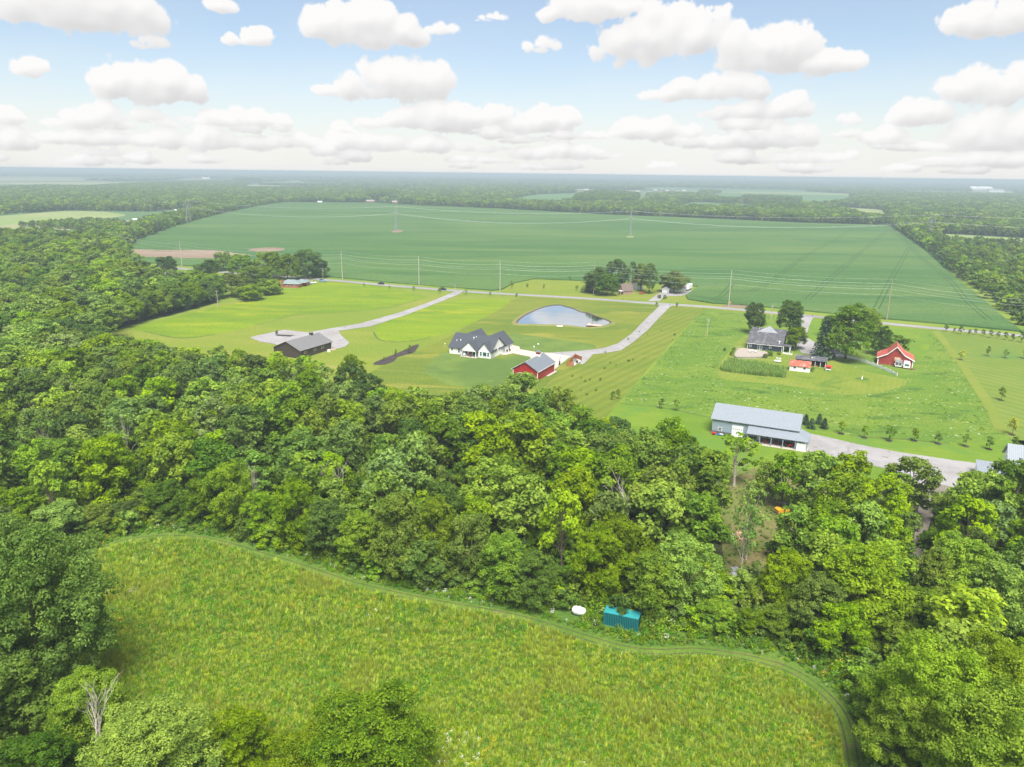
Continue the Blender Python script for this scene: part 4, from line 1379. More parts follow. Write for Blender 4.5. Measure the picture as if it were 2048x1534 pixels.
for x, y in ((11.0, -3.7), (14.4, -3.7), (17.6, -3.7), (20.8, -3.7), (24.2, -3.7), (27.3, -3.7), (27.3, 4.1)):
    ladd(gb, 'porch_post', M['greywall'], (x - .12, y - .12, .1, x + .12, y + .12, 2.82))
ladd(gb, 'end_screen_wall', M['carwhite'], (24.45, .5, .1, 24.55, 4.3, 2.8), (24.5, -3.62, .1, 27.2, -3.54, 2.2))
ladd(gb, 'porch_slab', M['concrete'], (10.7, -4.3, 0, 27.6, -.06, .12))
ladd(gb, 'door', M['carwhite'], (13.2, -.08, .12, 14.2, -.045, 2.3))
for x, w in ((12.2, 1.2), (16.4, 2.6), (21.3, .9), (23.1, .9)):
    win(gb, x, -.045, 1.75, w, 1.1, 'f')
gp = 'red patio chairs on the workshop porch'
chair('red patio chair nearest the workshop door', M['redplastic'], local(Y0, 15.9, -2.2, .12), AX + .5, gp)
chair('red patio chair on the left of the dark porch table', M['redplastic'], local(Y0, 17.9, -2.0, .12), AX - .8, gp)
chair('red patio chair on the right of the dark porch table', M['redplastic'], local(Y0, 20.0, -1.8, .12), AX + .8, gp)
tb = thing('patio_table', 'round dark patio table between red chairs on the workshop porch', 'table', local(Y0, 19.0, -2.1, .12), AX)
mb = MB()
mb.lathe([(.6, .7), (.6, .75)], 14)
mb.build('tabletop', M['darkgrey'], tb)
mb = MB()
mb.lathe([(.3, 0), (.06, .08), (.05, .7)], 8)
mb.build('pedestal', M['darkgrey'], tb)
atv = thing('lawn_tractor', 'red lawn tractor parked at the far end of the workshop porch', 'lawn tractor', local(Y0, 22.3, -2.0, .12), AX)
mb = MB()
mb.prism([(-.9, .4), (1.1, .4), (1.1, .85), (.2, .95), (.15, .6), (-.5, .6), (-.55, .9), (-.9, .85)], 'y', -.4, .4)
mb.build('body', M['redplastic'], atv)
ladd(atv, 'seat', M['black'], (-.6, -.25, .9, -.1, .25, 1.05), (-.65, -.25, 1.0, -.55, .25, 1.4))
for x, r in ((-.6, .36), (.75, .26)):
    for y in (-.5, .5):
        wheel(atv, x, y, r, .22, False)
kb = thing('kayak', 'blue and white kayak leaning on the ground by the workshop wall', 'kayak', local(Y0, 3.2, -1.4, .1), AX)
mb = MB()
mb.tube([(-1.6, 0, .25), (-1.0, 0, .25), (0, 0, .25), (1.0, 0, .25), (1.6, 0, .25)], [.03, .25, .34, .25, .03], 8)
mb.build('hull', M['blueplastic'], kb)
ladd(kb, 'cockpit', M['carwhite'], (-.5, -.2, .5, .5, .2, .62))
rd = thing('garden_tiller', 'red garden machine at the left end of the workshop wall', 'garden tiller', local(Y0, .9, -1.2), AX)
ladd(rd, 'body', M['redplastic'], (-.6, -.3, .3, .6, .3, .8))
mb = MB()
mb.tube([(-.5, .2, .7), (-1.2, .25, 1.1)], .03, 4)
mb.tube([(-.5, -.2, .7), (-1.2, -.25, 1.1)], .03, 4)
mb.build('handle', M['darkgrey'], rd)
wheel(rd, 0, -.38, .28, .15, False)
wheel(rd, 0, .38, .28, .15, False)
jug = thing('propane_grill', 'dark grill with white bottle at the side porch of the workshop', 'grill', local(Y0, 25.3, -2.4, .12), AX)
ladd(jug, 'cabinet', M['darkgrey'], (-.4, -.3, .1, .4, .3, 1.0))
mb = MB()
mb.lathe([(.18, 0), (.22, .1), (.22, .45), (.1, .6)], 10, (.8, 0, 0))
mb.build('bottle', M['carwhite'], jug)

# ---------- white barn at the right edge
Q0 = at(2012, 960)
wb = thing('white_barn', 'white barn with pale blue metal roof at the right edge, behind dark trees', 'barn', Q0, AX)
gable(wb, .2, 0, 20, 10, 4.4, 8.3, 'x', M['vinyl'], M['greyroofx'], over=.6)
mb = MB()
mb.add([(-7, -3.2, 2.3), (-.4, -3.2, 2.3), (-.4, 3.4, 3.3), (-7, 3.4, 3.3), (-7, -3.2, 2.15), (-.4, -3.2, 2.15), (-.4, 3.4, 3.15), (-7, 3.4, 3.15)],
       [(0, 1, 2, 3), (7, 6, 5, 4), (0, 1, 5, 4), (1, 2, 6, 5), (2, 3, 7, 6), (3, 0, 4, 7)])
mb.build('lean_to_roof', M['greyroofx'], wb)
ladd(wb, 'lean_to_wall', M['vinyl'], (-6.8, -3.0, 0, -6.65, 3.2, 2.3), (-6.6, 3.1, 0, -.5, 3.25, 3.1))
ladd(wb, 'lean_to_post', M['steel'], (-.7, -3.1, 0, -.5, -2.9, 2.2))

# ---------- navy house with deck
N0 = local(at(1494.5, 697), 0, 0)
nh = thing('navy_house', 'dark navy house with worn charcoal roof, white windows and a round deck in front', 'house', N0, AX)
gable(nh, 0, 0, 14.8, 12, 2.8, 6.9, 'x', M['bluewall'], M['charroof'], over=.4)
gable(nh, -.6, 12.1, 14.4, 19.5, 3.2, 7.0, 'x', M['bluewall'], M['charroof'], over=.3, wname='rear_wall', rname='rear_roof')
mb = MB()
mb.add([(2.6, 6.4, 6.95), (11.8, 6.4, 6.95), (7.2, 14.5, 8.6), (7.2, 17.6, 7.4)], [(0, 1, 2), (0, 2, 3), (1, 3, 2)])
mb.build('cross_gable_roof', M['lightpanel'], nh)
ladd(nh, 'side_porch_roof', M['charroof'], (14.9, -.3, 2.65, 18.3, 4.2, 2.85))
for x, y in ((18.1, -.2), (18.1, 4.0), (15.4, -.2)):
    ladd(nh, 'porch_post', M['trim'], (x - .12, y - .12, 0, x + .12, y + .12, 2.64))
for x, w, hh, z in ((1.2, .75, 1.3, 1.6), (9.8, .75, .9, 1.75)):
    win(nh, x, 0, z, w, hh, 'f', bar=True)
fd = win(nh, 5.4, 0, 1.2, 1.7, 2.1, 'f', name='french_door')
ladd(fd, 'mullion', M['trim'], (5.32, -.1, .15, 5.48, -.055, 2.25))
ladd(nh, 'corner_board', M['trim'], (-.04, -.04, 0, .14, .14, 2.7), (14.66, -.04, 0, 14.84, .14, 2.7), (-.3, -.46, 2.46, 15.1, -.4, 2.62), (-.1, 2.0, 2.3, -.03, 11.8, 2.5))
vent_pipe(nh, 13.3, .9, 3.4, 1.2, .22)
for x, y, z in ((2.6, 15.2, 6.4),):
    vent_pipe(nh, x, y, z, .6)
DK = px([(1469, 712), (1473, 702), (1480, 696), (1495, 697), (1515, 700), (1534, 704), (1532, 710), (1522, 713), (1502, 714), (1485, 714)], .8)
dk2 = thing('sun_deck', 'weathered round-cornered deck with rail in front of the navy house', 'deck', (DK[0][0], DK[0][1], 0), 0)
rel = [(x - DK[0][0], y - DK[0][1]) for x, y in smooth(DK, n=3)]
mb = MB()
mb.slab(rel, .62, .8)
mb.build('floor', M['deck'], dk2)
mb = MB()
mb.slab([(x * .97 + .2, y * .97 + .1) for x, y in rel], 0, .6)
mb.build('skirt', M['greypole'], dk2)
pts = smooth([(x - DK[0][0], y - DK[0][1]) for x, y in (DK[-4:] + DK[:3])], False, 3)
mb = MB()
mb.tube([(x, y, 1.75) for x, y in pts], .05, 4)
mb.build('rail', M['greypole'], dk2)
for x, y in pts[::2]:
    ladd(dk2, 'rail_post', M['greypole'], (x - .05, y - .05, .8, x + .05, y + .05, 1.75))
tb = thing('patio_table', 'white round table standing on the deck of the navy house', 'table', (*at(1505, 704, .8), .8), 0)
mb = MB()
mb.lathe([(.7, .68), (.7, .75)], 14)
mb.build('tabletop', M['vinyl'], tb)
mb = MB()
mb.lathe([(.35, 0), (.06, .08), (.05, .7)], 8)
mb.build('pedestal', M['vinyl'], tb)
gp = 'white chairs on the deck of the navy house'
chair('white chair left of the round table on the deck', M['vinyl'], (*at(1500, 704.5, .8), .8), .6, gp)
chair('white chair right of the round table on the deck', M['vinyl'], (*at(1511, 705.5, .8), .8), -.7, gp)
gr = thing('barbecue_grill', 'black grill at the right end of the deck by the navy house', 'grill', (*at(1533, 702, .8), .8), AX)
ladd(gr, 'cabinet', M['darkgrey'], (-.5, -.3, 0, .5, .3, .9))
mb = MB()
mb.prism([(-.3, .9), (.3, .9), (.2, 1.25), (-.2, 1.25)], 'x', -.4, .4)
mb.build('lid', M['carblack'], gr)

# raised white planters, white picket bed
for i, (x0, y0, x1, y1, lb) in enumerate(((1566, 707, 1584, 710, 'long white raised planter beside the side porch of the navy house'),
                                          (1553, 717, 1561, 719, 'short white planter in the garden in front of the navy house'),
                                          (1575, 694, 1588, 697, 'white low bench behind the side porch of the navy house'))):
    a_, b2 = at(x0, y0), at(x1, y1)
    L_ = math.hypot(b2[0] - a_[0], b2[1] - a_[1])
    pl = thing('planter', lb, 'planter', a_, math.atan2(b2[1] - a_[1], b2[0] - a_[0]))
    ladd(pl, 'box', M['vinyl'], (0, -.5, 0, L_, -.4, .55), (0, .4, 0, L_, .5, .55), (0, -.4, 0, .1, .4, .55), (L_ - .1, -.4, 0, L_, .4, .55))
    ladd(pl, 'soil', GR['mulch'], (.1, -.4, .1, L_ - .1, .4, .42))
pt = thing('propane_tank', 'white horizontal propane tank on the lawn between corn patch and navy house', 'propane tank', (*at(1554.5, 725),), AX + R(5))


def htank(root, L_, r, zc, mat, legs=True):
    mb_ = MB()
    mb_.tube([(-L_ / 2, 0, zc), (-L_ / 2 + r * .3, 0, zc), (-L_ / 2 + r * .8, 0, zc), (L_ / 2 - r * .8, 0, zc), (L_ / 2 - r * .3, 0, zc), (L_ / 2, 0, zc)],
             [r * .2, r * .75, r, r, r * .75, r * .2], 14)
    mb_.build('tank', mat, root)
    ladd(root, 'cradle', M['darkgrey'], (-L_ * .3 - .1, -r * .7, 0, -L_ * .3 + .1, r * .7, zc - r * .6), (L_ * .3 - .1, -r * .7, 0, L_ * .3 + .1, r * .7, zc - r * .6))
    mb_ = MB()
    mb_.lathe([(.15, zc + r - .05), (.15, zc + r + .15), (.05, zc + r + .2)], 8)
    mb_.build('dome', mat, root)


htank(pt, 2.9, .42, .62, M['tank'])

# white garden shed, open dark shed, small red coop
s0 = at(1578.5, 741)
ws = thing('garden_shed', 'white shed with rusty red metal roof in front of the dark open shed', 'shed', s0, AX)
gable(ws, 0, 0, 7.6, 5.0, 2.2, 3.9, 'x', M['vinyl'], M['rustroof'], over=.3)
for x in (1.9, 5.6):
    win(ws, x, 0, 1.5, .6, .5, 'f', frame=M['darkgrey'])
d0 = local(at(1592, 718, 2.6), 0, .6)
ds_ = thing('open_shed', 'long dark-roofed open-fronted shed full of tools behind the white shed', 'shed', d0, AX)
ladd(ds_, 'back_wall', M['bluewall'], (0, 5.8, 0, 11.6, 5.95, 3.2), (0, 0, 0, .12, 5.8, 2.7), (11.5, 0, 0, 11.6, 5.8, 2.7), (0.12, 0, 0, 5.4, .1, 2.5))
mb = MB()
mb.prism([(-.4, 2.55), (3.0, 3.7), (6.4, 2.7), (6.4, 2.85), (3.0, 3.88), (-.4, 2.72)], 'x', -.4, 12)
mb.build('roof', M['charroof'], ds_)
for x in (5.5, 7.5, 9.5, 11.4):
    ladd(ds_, 'post', M['trim'], (x - .08, -.1, 0, x + .08, .06, 2.55))
vent_pipe(ds_, 6, 1.2, 3.0, .6)
for i, (x, y, m_, s, lb) in enumerate(((6.3, 1.6, 'plywood', 1.0, 'wooden workbench inside the dark open shed'), (7.9, .9, 'redplastic', .8, 'red-brown crate at the front of the dark open shed'), (9.9, 1.8, 'steel', .9, 'grey cabinet inside the dark open shed'))):
    c_ = thing(('workbench', 'crate', 'cabinet')[i], lb, ('workbench', 'crate', 'cabinet')[i], local(d0, x, y), AX)
    if i == 0:
        ladd(c_, 'worktop', M[m_], (-.9, -.35, .8, .9, .35, .9))
        ladd(c_, 'legs', M[m_], *[(u - .05, v - .05, 0, u + .05, v + .05, .8) for u in (-.8, .8) for v in (-.28, .28)])
    elif i == 1:
        ladd(c_, 'sides', M['cedar'], (-.6, -.4, 0, .6, -.35, .6), (-.6, .35, 0, .6, .4, .6), (-.6, -.35, 0, -.55, .35, .6), (.55, -.35, 0, .6, .35, .6))
        ladd(c_, 'base', M['cedar'], (-.55, -.35, .02, .55, .35, .1))
    else:
        ladd(c_, 'body', M[m_], (-.5, -.3, 0, .5, .3, 1.5))
        ladd(c_, 'door', M['darkgrey'], (-.45, -.34, .1, .45, -.305, 1.4))
k0 = at(1651, 741)
kp = thing('chicken_coop', 'small white coop with bright red roof at the end of the dark open shed', 'chicken coop', k0, AX)
ladd(kp, 'wall', M['vinyl'], (0, 0, .3, 1.9, .12, .75), (0, 0.12, .3, .12, 1.5, 1.7), (1.78, .12, .3, 1.9, 1.5, 1.7), (.12, 1.38, .3, 1.78, 1.5, 1.8))
ladd(kp, 'nest_box', M['redplastic'], (.15, .14, .76, 1.75, .3, 1.2))
mb = MB()
mb.prism([(-.25, 1.5), (.8, 2.0), (1.75, 1.75), (1.75, 1.85), (.8, 2.12), (-.25, 1.6)], 'x', -.2, 2.1)
mb.build('roof', M['redplastic'], kp)
for x in (.1, 1.8):
    for y in (.1, 1.4):
        ladd(kp, 'leg', M['trim'], (x - .06, y - .06, 0, x + .06, y + .06, .3))

# ---------- white vinyl fence, panel by panel
FPTS = smooth(px([(1664, 712), (1680, 713), (1700, 717), (1718, 722), (1740, 729), (1762, 737), (1780, 745), (1795, 753)]), False, 8)
acc, nodes_ = 0.0, [FPTS[0]]
for i in range(1, len(FPTS)):
    acc += math.hypot(FPTS[i][0] - FPTS[i - 1][0], FPTS[i][1] - FPTS[i - 1][1])
    if acc >= 2.5:
        nodes_.append(FPTS[i])
        acc = 0
vf = thing('vinyl_fence', 'curving white vinyl fence running across the lawn in front of the old red barn', 'fence', (*nodes_[0], 0), 0)
for i, p in enumerate(nodes_):
    q = (p[0] - nodes_[0][0], p[1] - nodes_[0][1])
    mb = MB()
    mb.box(q[0] - .09, q[1] - .09, 0, q[0] + .09, q[1] + .09, 1.38)
    mb.build('fence_post', M['trim'], vf)
    if i:
        o0 = (nodes_[i - 1][0] - nodes_[0][0], nodes_[i - 1][1] - nodes_[0][1])
        L_ = math.hypot(q[0] - o0[0], q[1] - o0[1])
        mb = MB()
        mb.box(.1, -.03, .1, L_ - .1, .03, 1.18)
        o_ = mb.build('fence_panel', M['vinyl'], vf)
        o_.location = (o0[0], o0[1], 0)
        o_.rotation_euler = (0, 0, math.atan2(q[1] - o0[1], q[0] - o0[0]))

# ---------- old red barn with flared roof
O0 = local(at(1753.5, 714, 3.0), .5, .5)
ob = thing('old_red_barn', 'old red wooden barn with white trimmed flared roof, two campers parked at its gable', 'barn', O0, AX)
prof = [(0, 2.9), (3.4, 4.6), (6.6, 7.9), (9.8, 4.6), (13.2, 2.9)]
mb = MB()
mb.prism([(0, 0), (13.2, 0)] + prof[::-1], 'y', 0, 10.8)
mb.build('wall', M['redbarn'], ob)
mb = MB()
pr2 = [(-.5, 2.66), (3.4, 4.62), (6.6, 7.93), (9.8, 4.62), (13.7, 2.66)]
mb.prism(pr2 + [(x, z + .2) for x, z in pr2[::-1]], 'y', -.5, 11.3)
mb.build('roof', M['redroof'], ob)
mb = MB()
mb.prism([(x, z - .12) for x, z in pr2] + [(x, z + .24) for x, z in pr2[::-1]], 'y', -.62, -.5)
mb.build('rake_trim', M['trim'], ob)
ladd(ob, 'corner_board', M['trim'], (-.05, -.06, 0, .3, -.01, 2.8), (12.9, -.06, 0, 13.25, -.01, 2.8))
ladd(ob, 'patched_door', M['plywood'], (6.2, -.06, 2.0, 8.4, -.01, 3.6))
ladd(ob, 'ridge_cap', M['rust'], (6.45, -.5, 8.08, 6.75, 11.3, 8.2))


def camper(lb, loc, L_, round_, front):
    c_ = thing('camper_trailer', lb, 'camper', loc, AX - R(90), 'campers parked at the gable of the old red barn')
    c_.rotation_euler = (0, 0, AX)
    w = 1.25
    if round_:
        prof_ = [(-w, .5), (w, .5), (w, 2.1), (w * .8, 2.55), (0, 2.7), (-w * .8, 2.55), (-w, 2.1)]
    else:
        prof_ = [(-w, .5), (w, .5), (w, 2.6), (-w, 2.75)]
    mb_ = MB()
    mb_.prism(prof_, 'y', -L_ / 2, L_ / 2)
    mb_.build('body', M['carwhite'], c_)
    if round_:
        win(c_, 0, -L_ / 2, 1.7, 1.6, .8, 'f', M['tealglass'])
    else:
        ladd(c_, 'front_panel', M['darkgrey'], (-1.1, -L_ / 2 - .05, 1.0, -.08, -L_ / 2 - .005, 2.4), (.08, -L_ / 2 - .05, 1.0, 1.1, -L_ / 2 - .005, 2.4))
        ladd(c_, 'roof_rack', M['steel'], (-1.3, -L_ / 2 - .1, 2.76, 1.3, L_ / 2, 2.84))
        for x in (-1.45, 1.45):
            ladd(c_, 'mirror', M['carwhite'], (x - .12, -L_ / 2, 1.2, x + .12, -L_ / 2 + .15, 1.6))
    for x in (-1.1, 1.1):
        for y in (-.5, .5):
            mb_ = MB()
            mb_.lathe([(.34, -.11), (.34, .11)], 12)
            o_ = mb_.build('wheel', M['black'], c_)
            o_.location = (x, y, .34)
            o_.rotation_euler = (0, R(90), 0)
    return c_


camper('boxy white and grey camper truck, left of the pair at the old red barn', at(1796, 733), 4.6, False, 1)
camper('round-topped white camper with blue window, right of the pair at the old red barn', at(1812.5, 736), 4.2, True, 1)
bs = thing('brush_pile', 'heap of dark scrap lying right of the campers by the old red barn', 'scrap heap', at(1822, 739), 0)
mb = MB()
rg = random.Random(3)
for i in range(10):
    mb.rbox((rg.uniform(-1.2, 1.2), rg.uniform(-.8, .8), .2 + rg.random() * .3), (rg.uniform(.6, 1.4), .25, .15), rg.uniform(0, 3), rg.uniform(-.3, .3))
mb.build('scrap', M['rust'], bs)

# ---------- red brick ranch house
K0 = at(559, 574.5)
kh = thing('brick_ranch_house', 'low red brick ranch house with pale green roof and chimney by the left grove', 'house', K0, R(-8))


def hip(root, x0, y0, x1, y1, z0, z1, mat, over=.6, name='roof'):
    x0, y0, x1, y1 = x0 - over, y0 - over, x1 + over, y1 + over
    d_ = min(x1 - x0, y1 - y0) / 2
    mb_ = MB()
    if x1 - x0 >= y1 - y0:
        a_, b2 = (x0 + d_, (y0 + y1) / 2, z1), (x1 - d_, (y0 + y1) / 2, z1)
        fs = [(0, 1, 5, 4), (2, 3, 4, 5), (1, 2, 5), (3, 0, 4)]
    else:
        a_, b2 = ((x0 + x1) / 2, y0 + d_, z1), ((x0 + x1) / 2, y1 - d_, z1)
        fs = [(0, 1, 4), (1, 2, 5, 4), (2, 3, 5), (3, 0, 4, 5)]
    mb_.add([(x0, y0, z0), (x1, y0, z0), (x1, y1, z0), (x0, y1, z0), a_, b2], fs + [(3, 2, 1, 0)])
    return mb_.build(name, mat, root)


ladd(kh, 'wall', M['brick'], (0, 0, 0, 13.5, 8.5, 2.7))
ladd(kh, 'rear_wing_wall', M['brick'], (8.0, 8.5, 0, 15.5, 14, 2.7))
hip(kh, 0, 0, 13.5, 8.5, 2.72, 4.9, M['slateroof'])
hip(kh, 7.5, 6.0, 15.5, 14, 2.7, 4.7, M['slateroof'], name='wing_roof')
ladd(kh, 'chimney', M['brick'], (1.0, -.5, 0, 2.8, .6, 5.0))
for x in (5.0, 7.6, 10.5):
    win(kh, x, 0, 1.7, .9, 1.1, 'f', frame=M['trim'])
for y in (3, 10.5):
    win(kh, 13.5 if y < 8 else 15.5, y, 1.6, 1.0, 1.2, 'r')
ladd(kh, 'gutter_trim', M['trim'], (-.62, -.66, 2.6, 14.1, -.6, 2.74), (14.12, -.6, 2.6, 14.18, 8, 2.74))

# ---------- brick cottage, rear house, garage, box trailer behind the road
C0 = at(1246, 589.5)
ch = thing('brick_cottage', 'small brick cottage with steep brown roof among tall dark trees', 'house', C0, R(24))
gable(ch, 0, 0, 7.6, 6.5, 2.6, 6.6, 'x', M['pinkbrick'], M['oldroof'], over=.35)
win(ch, 2.6, 0, 1.6, .9, 1.5, 'f')
win(ch, 7.6, 3.2, 1.6, .8, 1.5, 'r')
win(ch, 7.6, 3.2, 4.4, .6, .9, 'r')
ladd(ch, 'porch_roof', M['trim'], (-2.2, -.5, 2.4, -.1, 3, 2.6))
for y in (-.4, 2.8):
    ladd(ch, 'porch_post', M['trim'], (-2.1, y, 0, -1.9, y + .2, 2.4))
ladd(ch, 'chimney', M['brick'], (6.2, 4.2, 5.0, 7.0, 5.0, 7.4))
ladd(ch, 'rake_trim', M['trim'], (7.62, -.02, 0, 7.68, .12, 2.6), (7.62, 6.38, 0, 7.68, 6.5, 2.6))
e0 = at(1271, 580)
eh = thing('white_cottage_wing', 'white house with reddish roof half hidden behind the brick cottage', 'house', e0, R(20))
gable(eh, 0, 0, 6, 6, 5.2, 8.4, 'y', M['vinyl'], M['rustroof'], over=.35)
win(eh, 2, 0, 3.8, .9, 1.2, 'f')
win(eh, 4.2, 0, 3.8, .9, 1.2, 'f')
v0 = at(1324, 585.5)
gg = thing('garage', 'pale garage with one white door beside the spreading tree across the road', 'garage', v0, R(-8))
gable(gg, 0, 0, 4.6, 7, 2.9, 4.3, 'y', M['vinyl'], M['tanroof'], over=.35)
gd = ladd(gg, 'garage_door', M['carwhite'], (.9, -.1, 0, 3.6, -.02, 2.3))
ladd(gd, 'door_frame', M['darkgrey'], (.8, -.06, 0, .9, -.01, 2.4), (3.6, -.06, 0, 3.7, -.01, 2.4), (.8, -.06, 2.3, 3.7, -.01, 2.4))
v1 = at(1338, 583)
g2 = thing('garage', 'wide white garage wing seen under the spreading tree across the road', 'garage', v1, R(-8))
gable(g2, 0, 0, 11, 7, 2.8, 4.2, 'x', M['vinyl'], M['tanroof'], over=.35)
ladd(g2, 'garage_door', M['carwhite'], (1, -.1, 0, 4.2, -.02, 2.3))
ladd(g2, 'garage_door', M['carwhite'], (5.2, -.1, 0, 8.4, -.02, 2.3))
bt = thing('box_trailer', 'tall white box trailer parked behind the spreading tree across the road', 'trailer', at(1377, 580), R(62))
ladd(bt, 'box', M['carwhite'], (-5, -1.25, 1.1, 5, 1.25, 3.9))
ladd(bt, 'landing_leg', M['darkgrey'], (3.2, -.8, 0, 3.4, -.6, 1.1), (3.2, .6, 0, 3.4, .8, 1.1))
for x in (-4.2, -3.0):
    for y in (-1.05, 1.05):
        wheel(bt, x, y, .5, .4)
tm = thing('trampoline', 'round dark trampoline on the lawn of the brick cottage', 'trampoline', at(1283, 588), 0)
mb = MB()
mb.lathe([(1.7, .75), (1.8, .8), (1.7, .85)], 18)
mb.build('mat', M['redplastic'], tm)
for k in range(6):
    a_ = k * math.pi / 3
    ladd(tm, 'leg', M['steel'], (1.6 * math.cos(a_) - .04, 1.6 * math.sin(a_) - .04, 0, 1.6 * math.cos(a_) + .04, 1.6 * math.sin(a_) + .04, .76))

# ---------- teal container, white tank, drum at the meadow edge
T0 = local(at(1206, 1250), 0, 0)
tc_ = thing('shipping_container', 'teal steel shipping container half hidden in the weeds at the meadow edge', 'shipping container', T0, R(-21))
ladd(tc_, 'core', M['tealshade'], (.06, .08, .12, 6.0, 2.36, 2.5))
ladd(tc_, 'container_roof', M['tealtoplit'], (0, 0, 2.5, 6.06, 2.44, 2.59))
fr_ = M['teal']
ladd(tc_, 'corner_post', fr_, (0, -.02, 0, .16, .14, 2.5), (5.9, -.02, 0, 6.06, .14, 2.5), (5.9, 2.3, 0, 6.06, 2.46, 2.5), (0, 2.3, 0, .16, 2.46, 2.5))
ladd(tc_, 'bottom_rail', fr_, (.16, 0, 0, 5.9, .1, .16), (5.94, .14, 0, 6.04, 2.3, .16))
me = None
for i in range(19):
    if me is None:
        mb = MB()
        mb.add([(0, .08, .16), (.05, .0, .16), (.15, .0, .16), (.2, .08, .16), (0, .08, 2.5), (.05, .0, 2.5), (.15, .0, 2.5), (.2, .08, 2.5)], [(0, 1, 5, 4), (1, 2, 6, 5), (2, 3, 7, 6)])
        o_ = mb.build('wall_rib', M['teal'], tc_)
        me = o_.data
    else:
        o_ = bpy.data.objects.new('wall_rib', me)
        COL.objects.link(o_)
        o_.parent = tc_
    o_.location = (.18 + i * .3, 0, 0)
wt = thing('storage_tank', 'white cylindrical tank lying in the weeds left of the teal container', 'tank', at(1158, 1231), R(-24))
htank(wt, 2.7, .75, .95, M['tank'])
dm = thing('oil_drum', 'rusty drum tipped over in the weeds between the white tank and the teal container', 'drum', (*at(1174, 1244), .3), R(20))
mb = MB()
mb.tube([(-.45, 0, .1), (-.44, 0, .1), (.44, 0, .1), (.45, 0, .1)], [.26, .3, .3, .26], 14)
mb.build('barrel', M['rust'], dm)
mb = MB()
for x in (-.15, .15):
    mb.tube([(x - .02, 0, .1), (x + .02, 0, .1)], .32, 14)
mb.build('hoop', M['darkgrey'], dm)

# ---------- clearing: excavator, wood pile, creek items
ex = thing('excavator', 'small yellow-orange excavator with dark cab parked in the clearing under trees', 'excavator', at(1565, 1028, .15), R(14))
ladd(ex, 'track', M['black'], (-1.3, -.95, .05, 1.3, -.55, .65), (-1.3, .55, .05, 1.3, .95, .65))
mb = MB()
mb.prism([(-1.6, .7), (1.1, .7), (1.2, 1.3), (.2, 1.4), (-1.2, 1.75), (-1.7, 1.5)], 'y', -.85, .85)
mb.build('body', M['orange'], ex)
cb = ladd(ex, 'cab', M['carblack'], (-.1, -.1, 1.42, 1.1, .85, 2.5))
ladd(cb, 'cab_roof', M['carblack'], (-.2, -.2, 2.5, 1.2, .95, 2.62))
mb = MB()
mb.tube([(1.1, -.4, 1.0), (2.3, -.4, 2.4)], [.22, .18], 4)
mb.tube([(2.3, -.4, 2.4), (3.6, -.4, 1.5)], [.18, .13], 4)
mb.build('boom', M['orange'], ex)
mb = MB()
mb.prism([(3.4, 1.5), (3.8, 1.6), (3.95, .9), (3.4, .7)], 'y', -.7, -.1)
mb.build('bucket', M['darkgrey'], ex)
ladd(ex, 'blade', M['darkgrey'], (-1.75, -.95, .1, -1.6, .95, .6))
wp = thing('firewood_pile', 'heap of split pinkish firewood and logs in the clearing', 'firewood pile', at(1476, 1073, .15), 0)
me_l = []
rg = random.Random(8)
for i in range(46):
    if i < 4:
        mb = MB()
        mb.tube([(-.5, 0, 0), (.5, 0, 0)], rg.uniform(.12, .2), 6)
        o_ = mb.build('log', M['cutwood'] if i % 2 else M['palebark'], wp)
        me_l.append(o_.data)
    else:
        o_ = bpy.data.objects.new('log', me_l[i % 4])
        COL.objects.link(o_)
        o_.parent = wp
    r_ = rg.random() ** .6
    a_ = rg.uniform(0, 6.28)
    o_.location = (1.9 * r_ * math.cos(a_), 1.5 * r_ * math.sin(a_), .15 + (1 - r_) * .9)
    o_.rotation_euler = (rg.uniform(-.3, .3), rg.uniform(-.4, .4), rg.uniform(0, 3.1))
    o_.scale = (rg.uniform(.7, 1.6),) * 2 + (rg.uniform(.7, 1.2),)
cn = thing('canoe', 'small turquoise canoe lying on the creek stones', 'canoe', at(1502, 1156, .2), R(55))
mb = MB()
mb.tube([(-1.1, 0, .2), (-.5, 0, .2), (.5, 0, .2), (1.1, 0, .2)], [.02, .2, .2, .02], 8)
mb.build('hull', M['carteal'], cn)


def rock(name, lb, loc, size, mat, seed, group=None):
    bm = bmesh.new()
    bmesh.ops.create_icosphere(bm, subdivisions=2, radius=1)
    rg_ = random.Random(seed)
    off = Vector((rg_.uniform(0, 9), rg_.uniform(0, 9), rg_.uniform(0, 9)))
    import mathutils.noise as mn
    for v in bm.verts:
        k = 1 + .35 * mn.noise(v.co * 1.3 + off) + .12 * mn.noise(v.co * 4 + off)
        v.co = Vector((v.co.x * size[0] * k, v.co.y * size[1] * k, max(-.2, v.co.z) * size[2] * k))
    me_ = bpy.data.meshes.new(name)
    bm.to_mesh(me_)
    bm.free()
    me_.materials.append(mat)
    o_ = bpy.data.objects.new(name, me_)
    COL.objects.link(o_)
    o_.location = (loc[0], loc[1], loc[2] if len(loc) > 2 else 0)
    o_.rotation_euler = (0, 0, rg_.uniform(0, 3))
    if lb:
        tag(o_, lb, 'boulder' if name == 'boulder' else 'stone', group)
    return o_


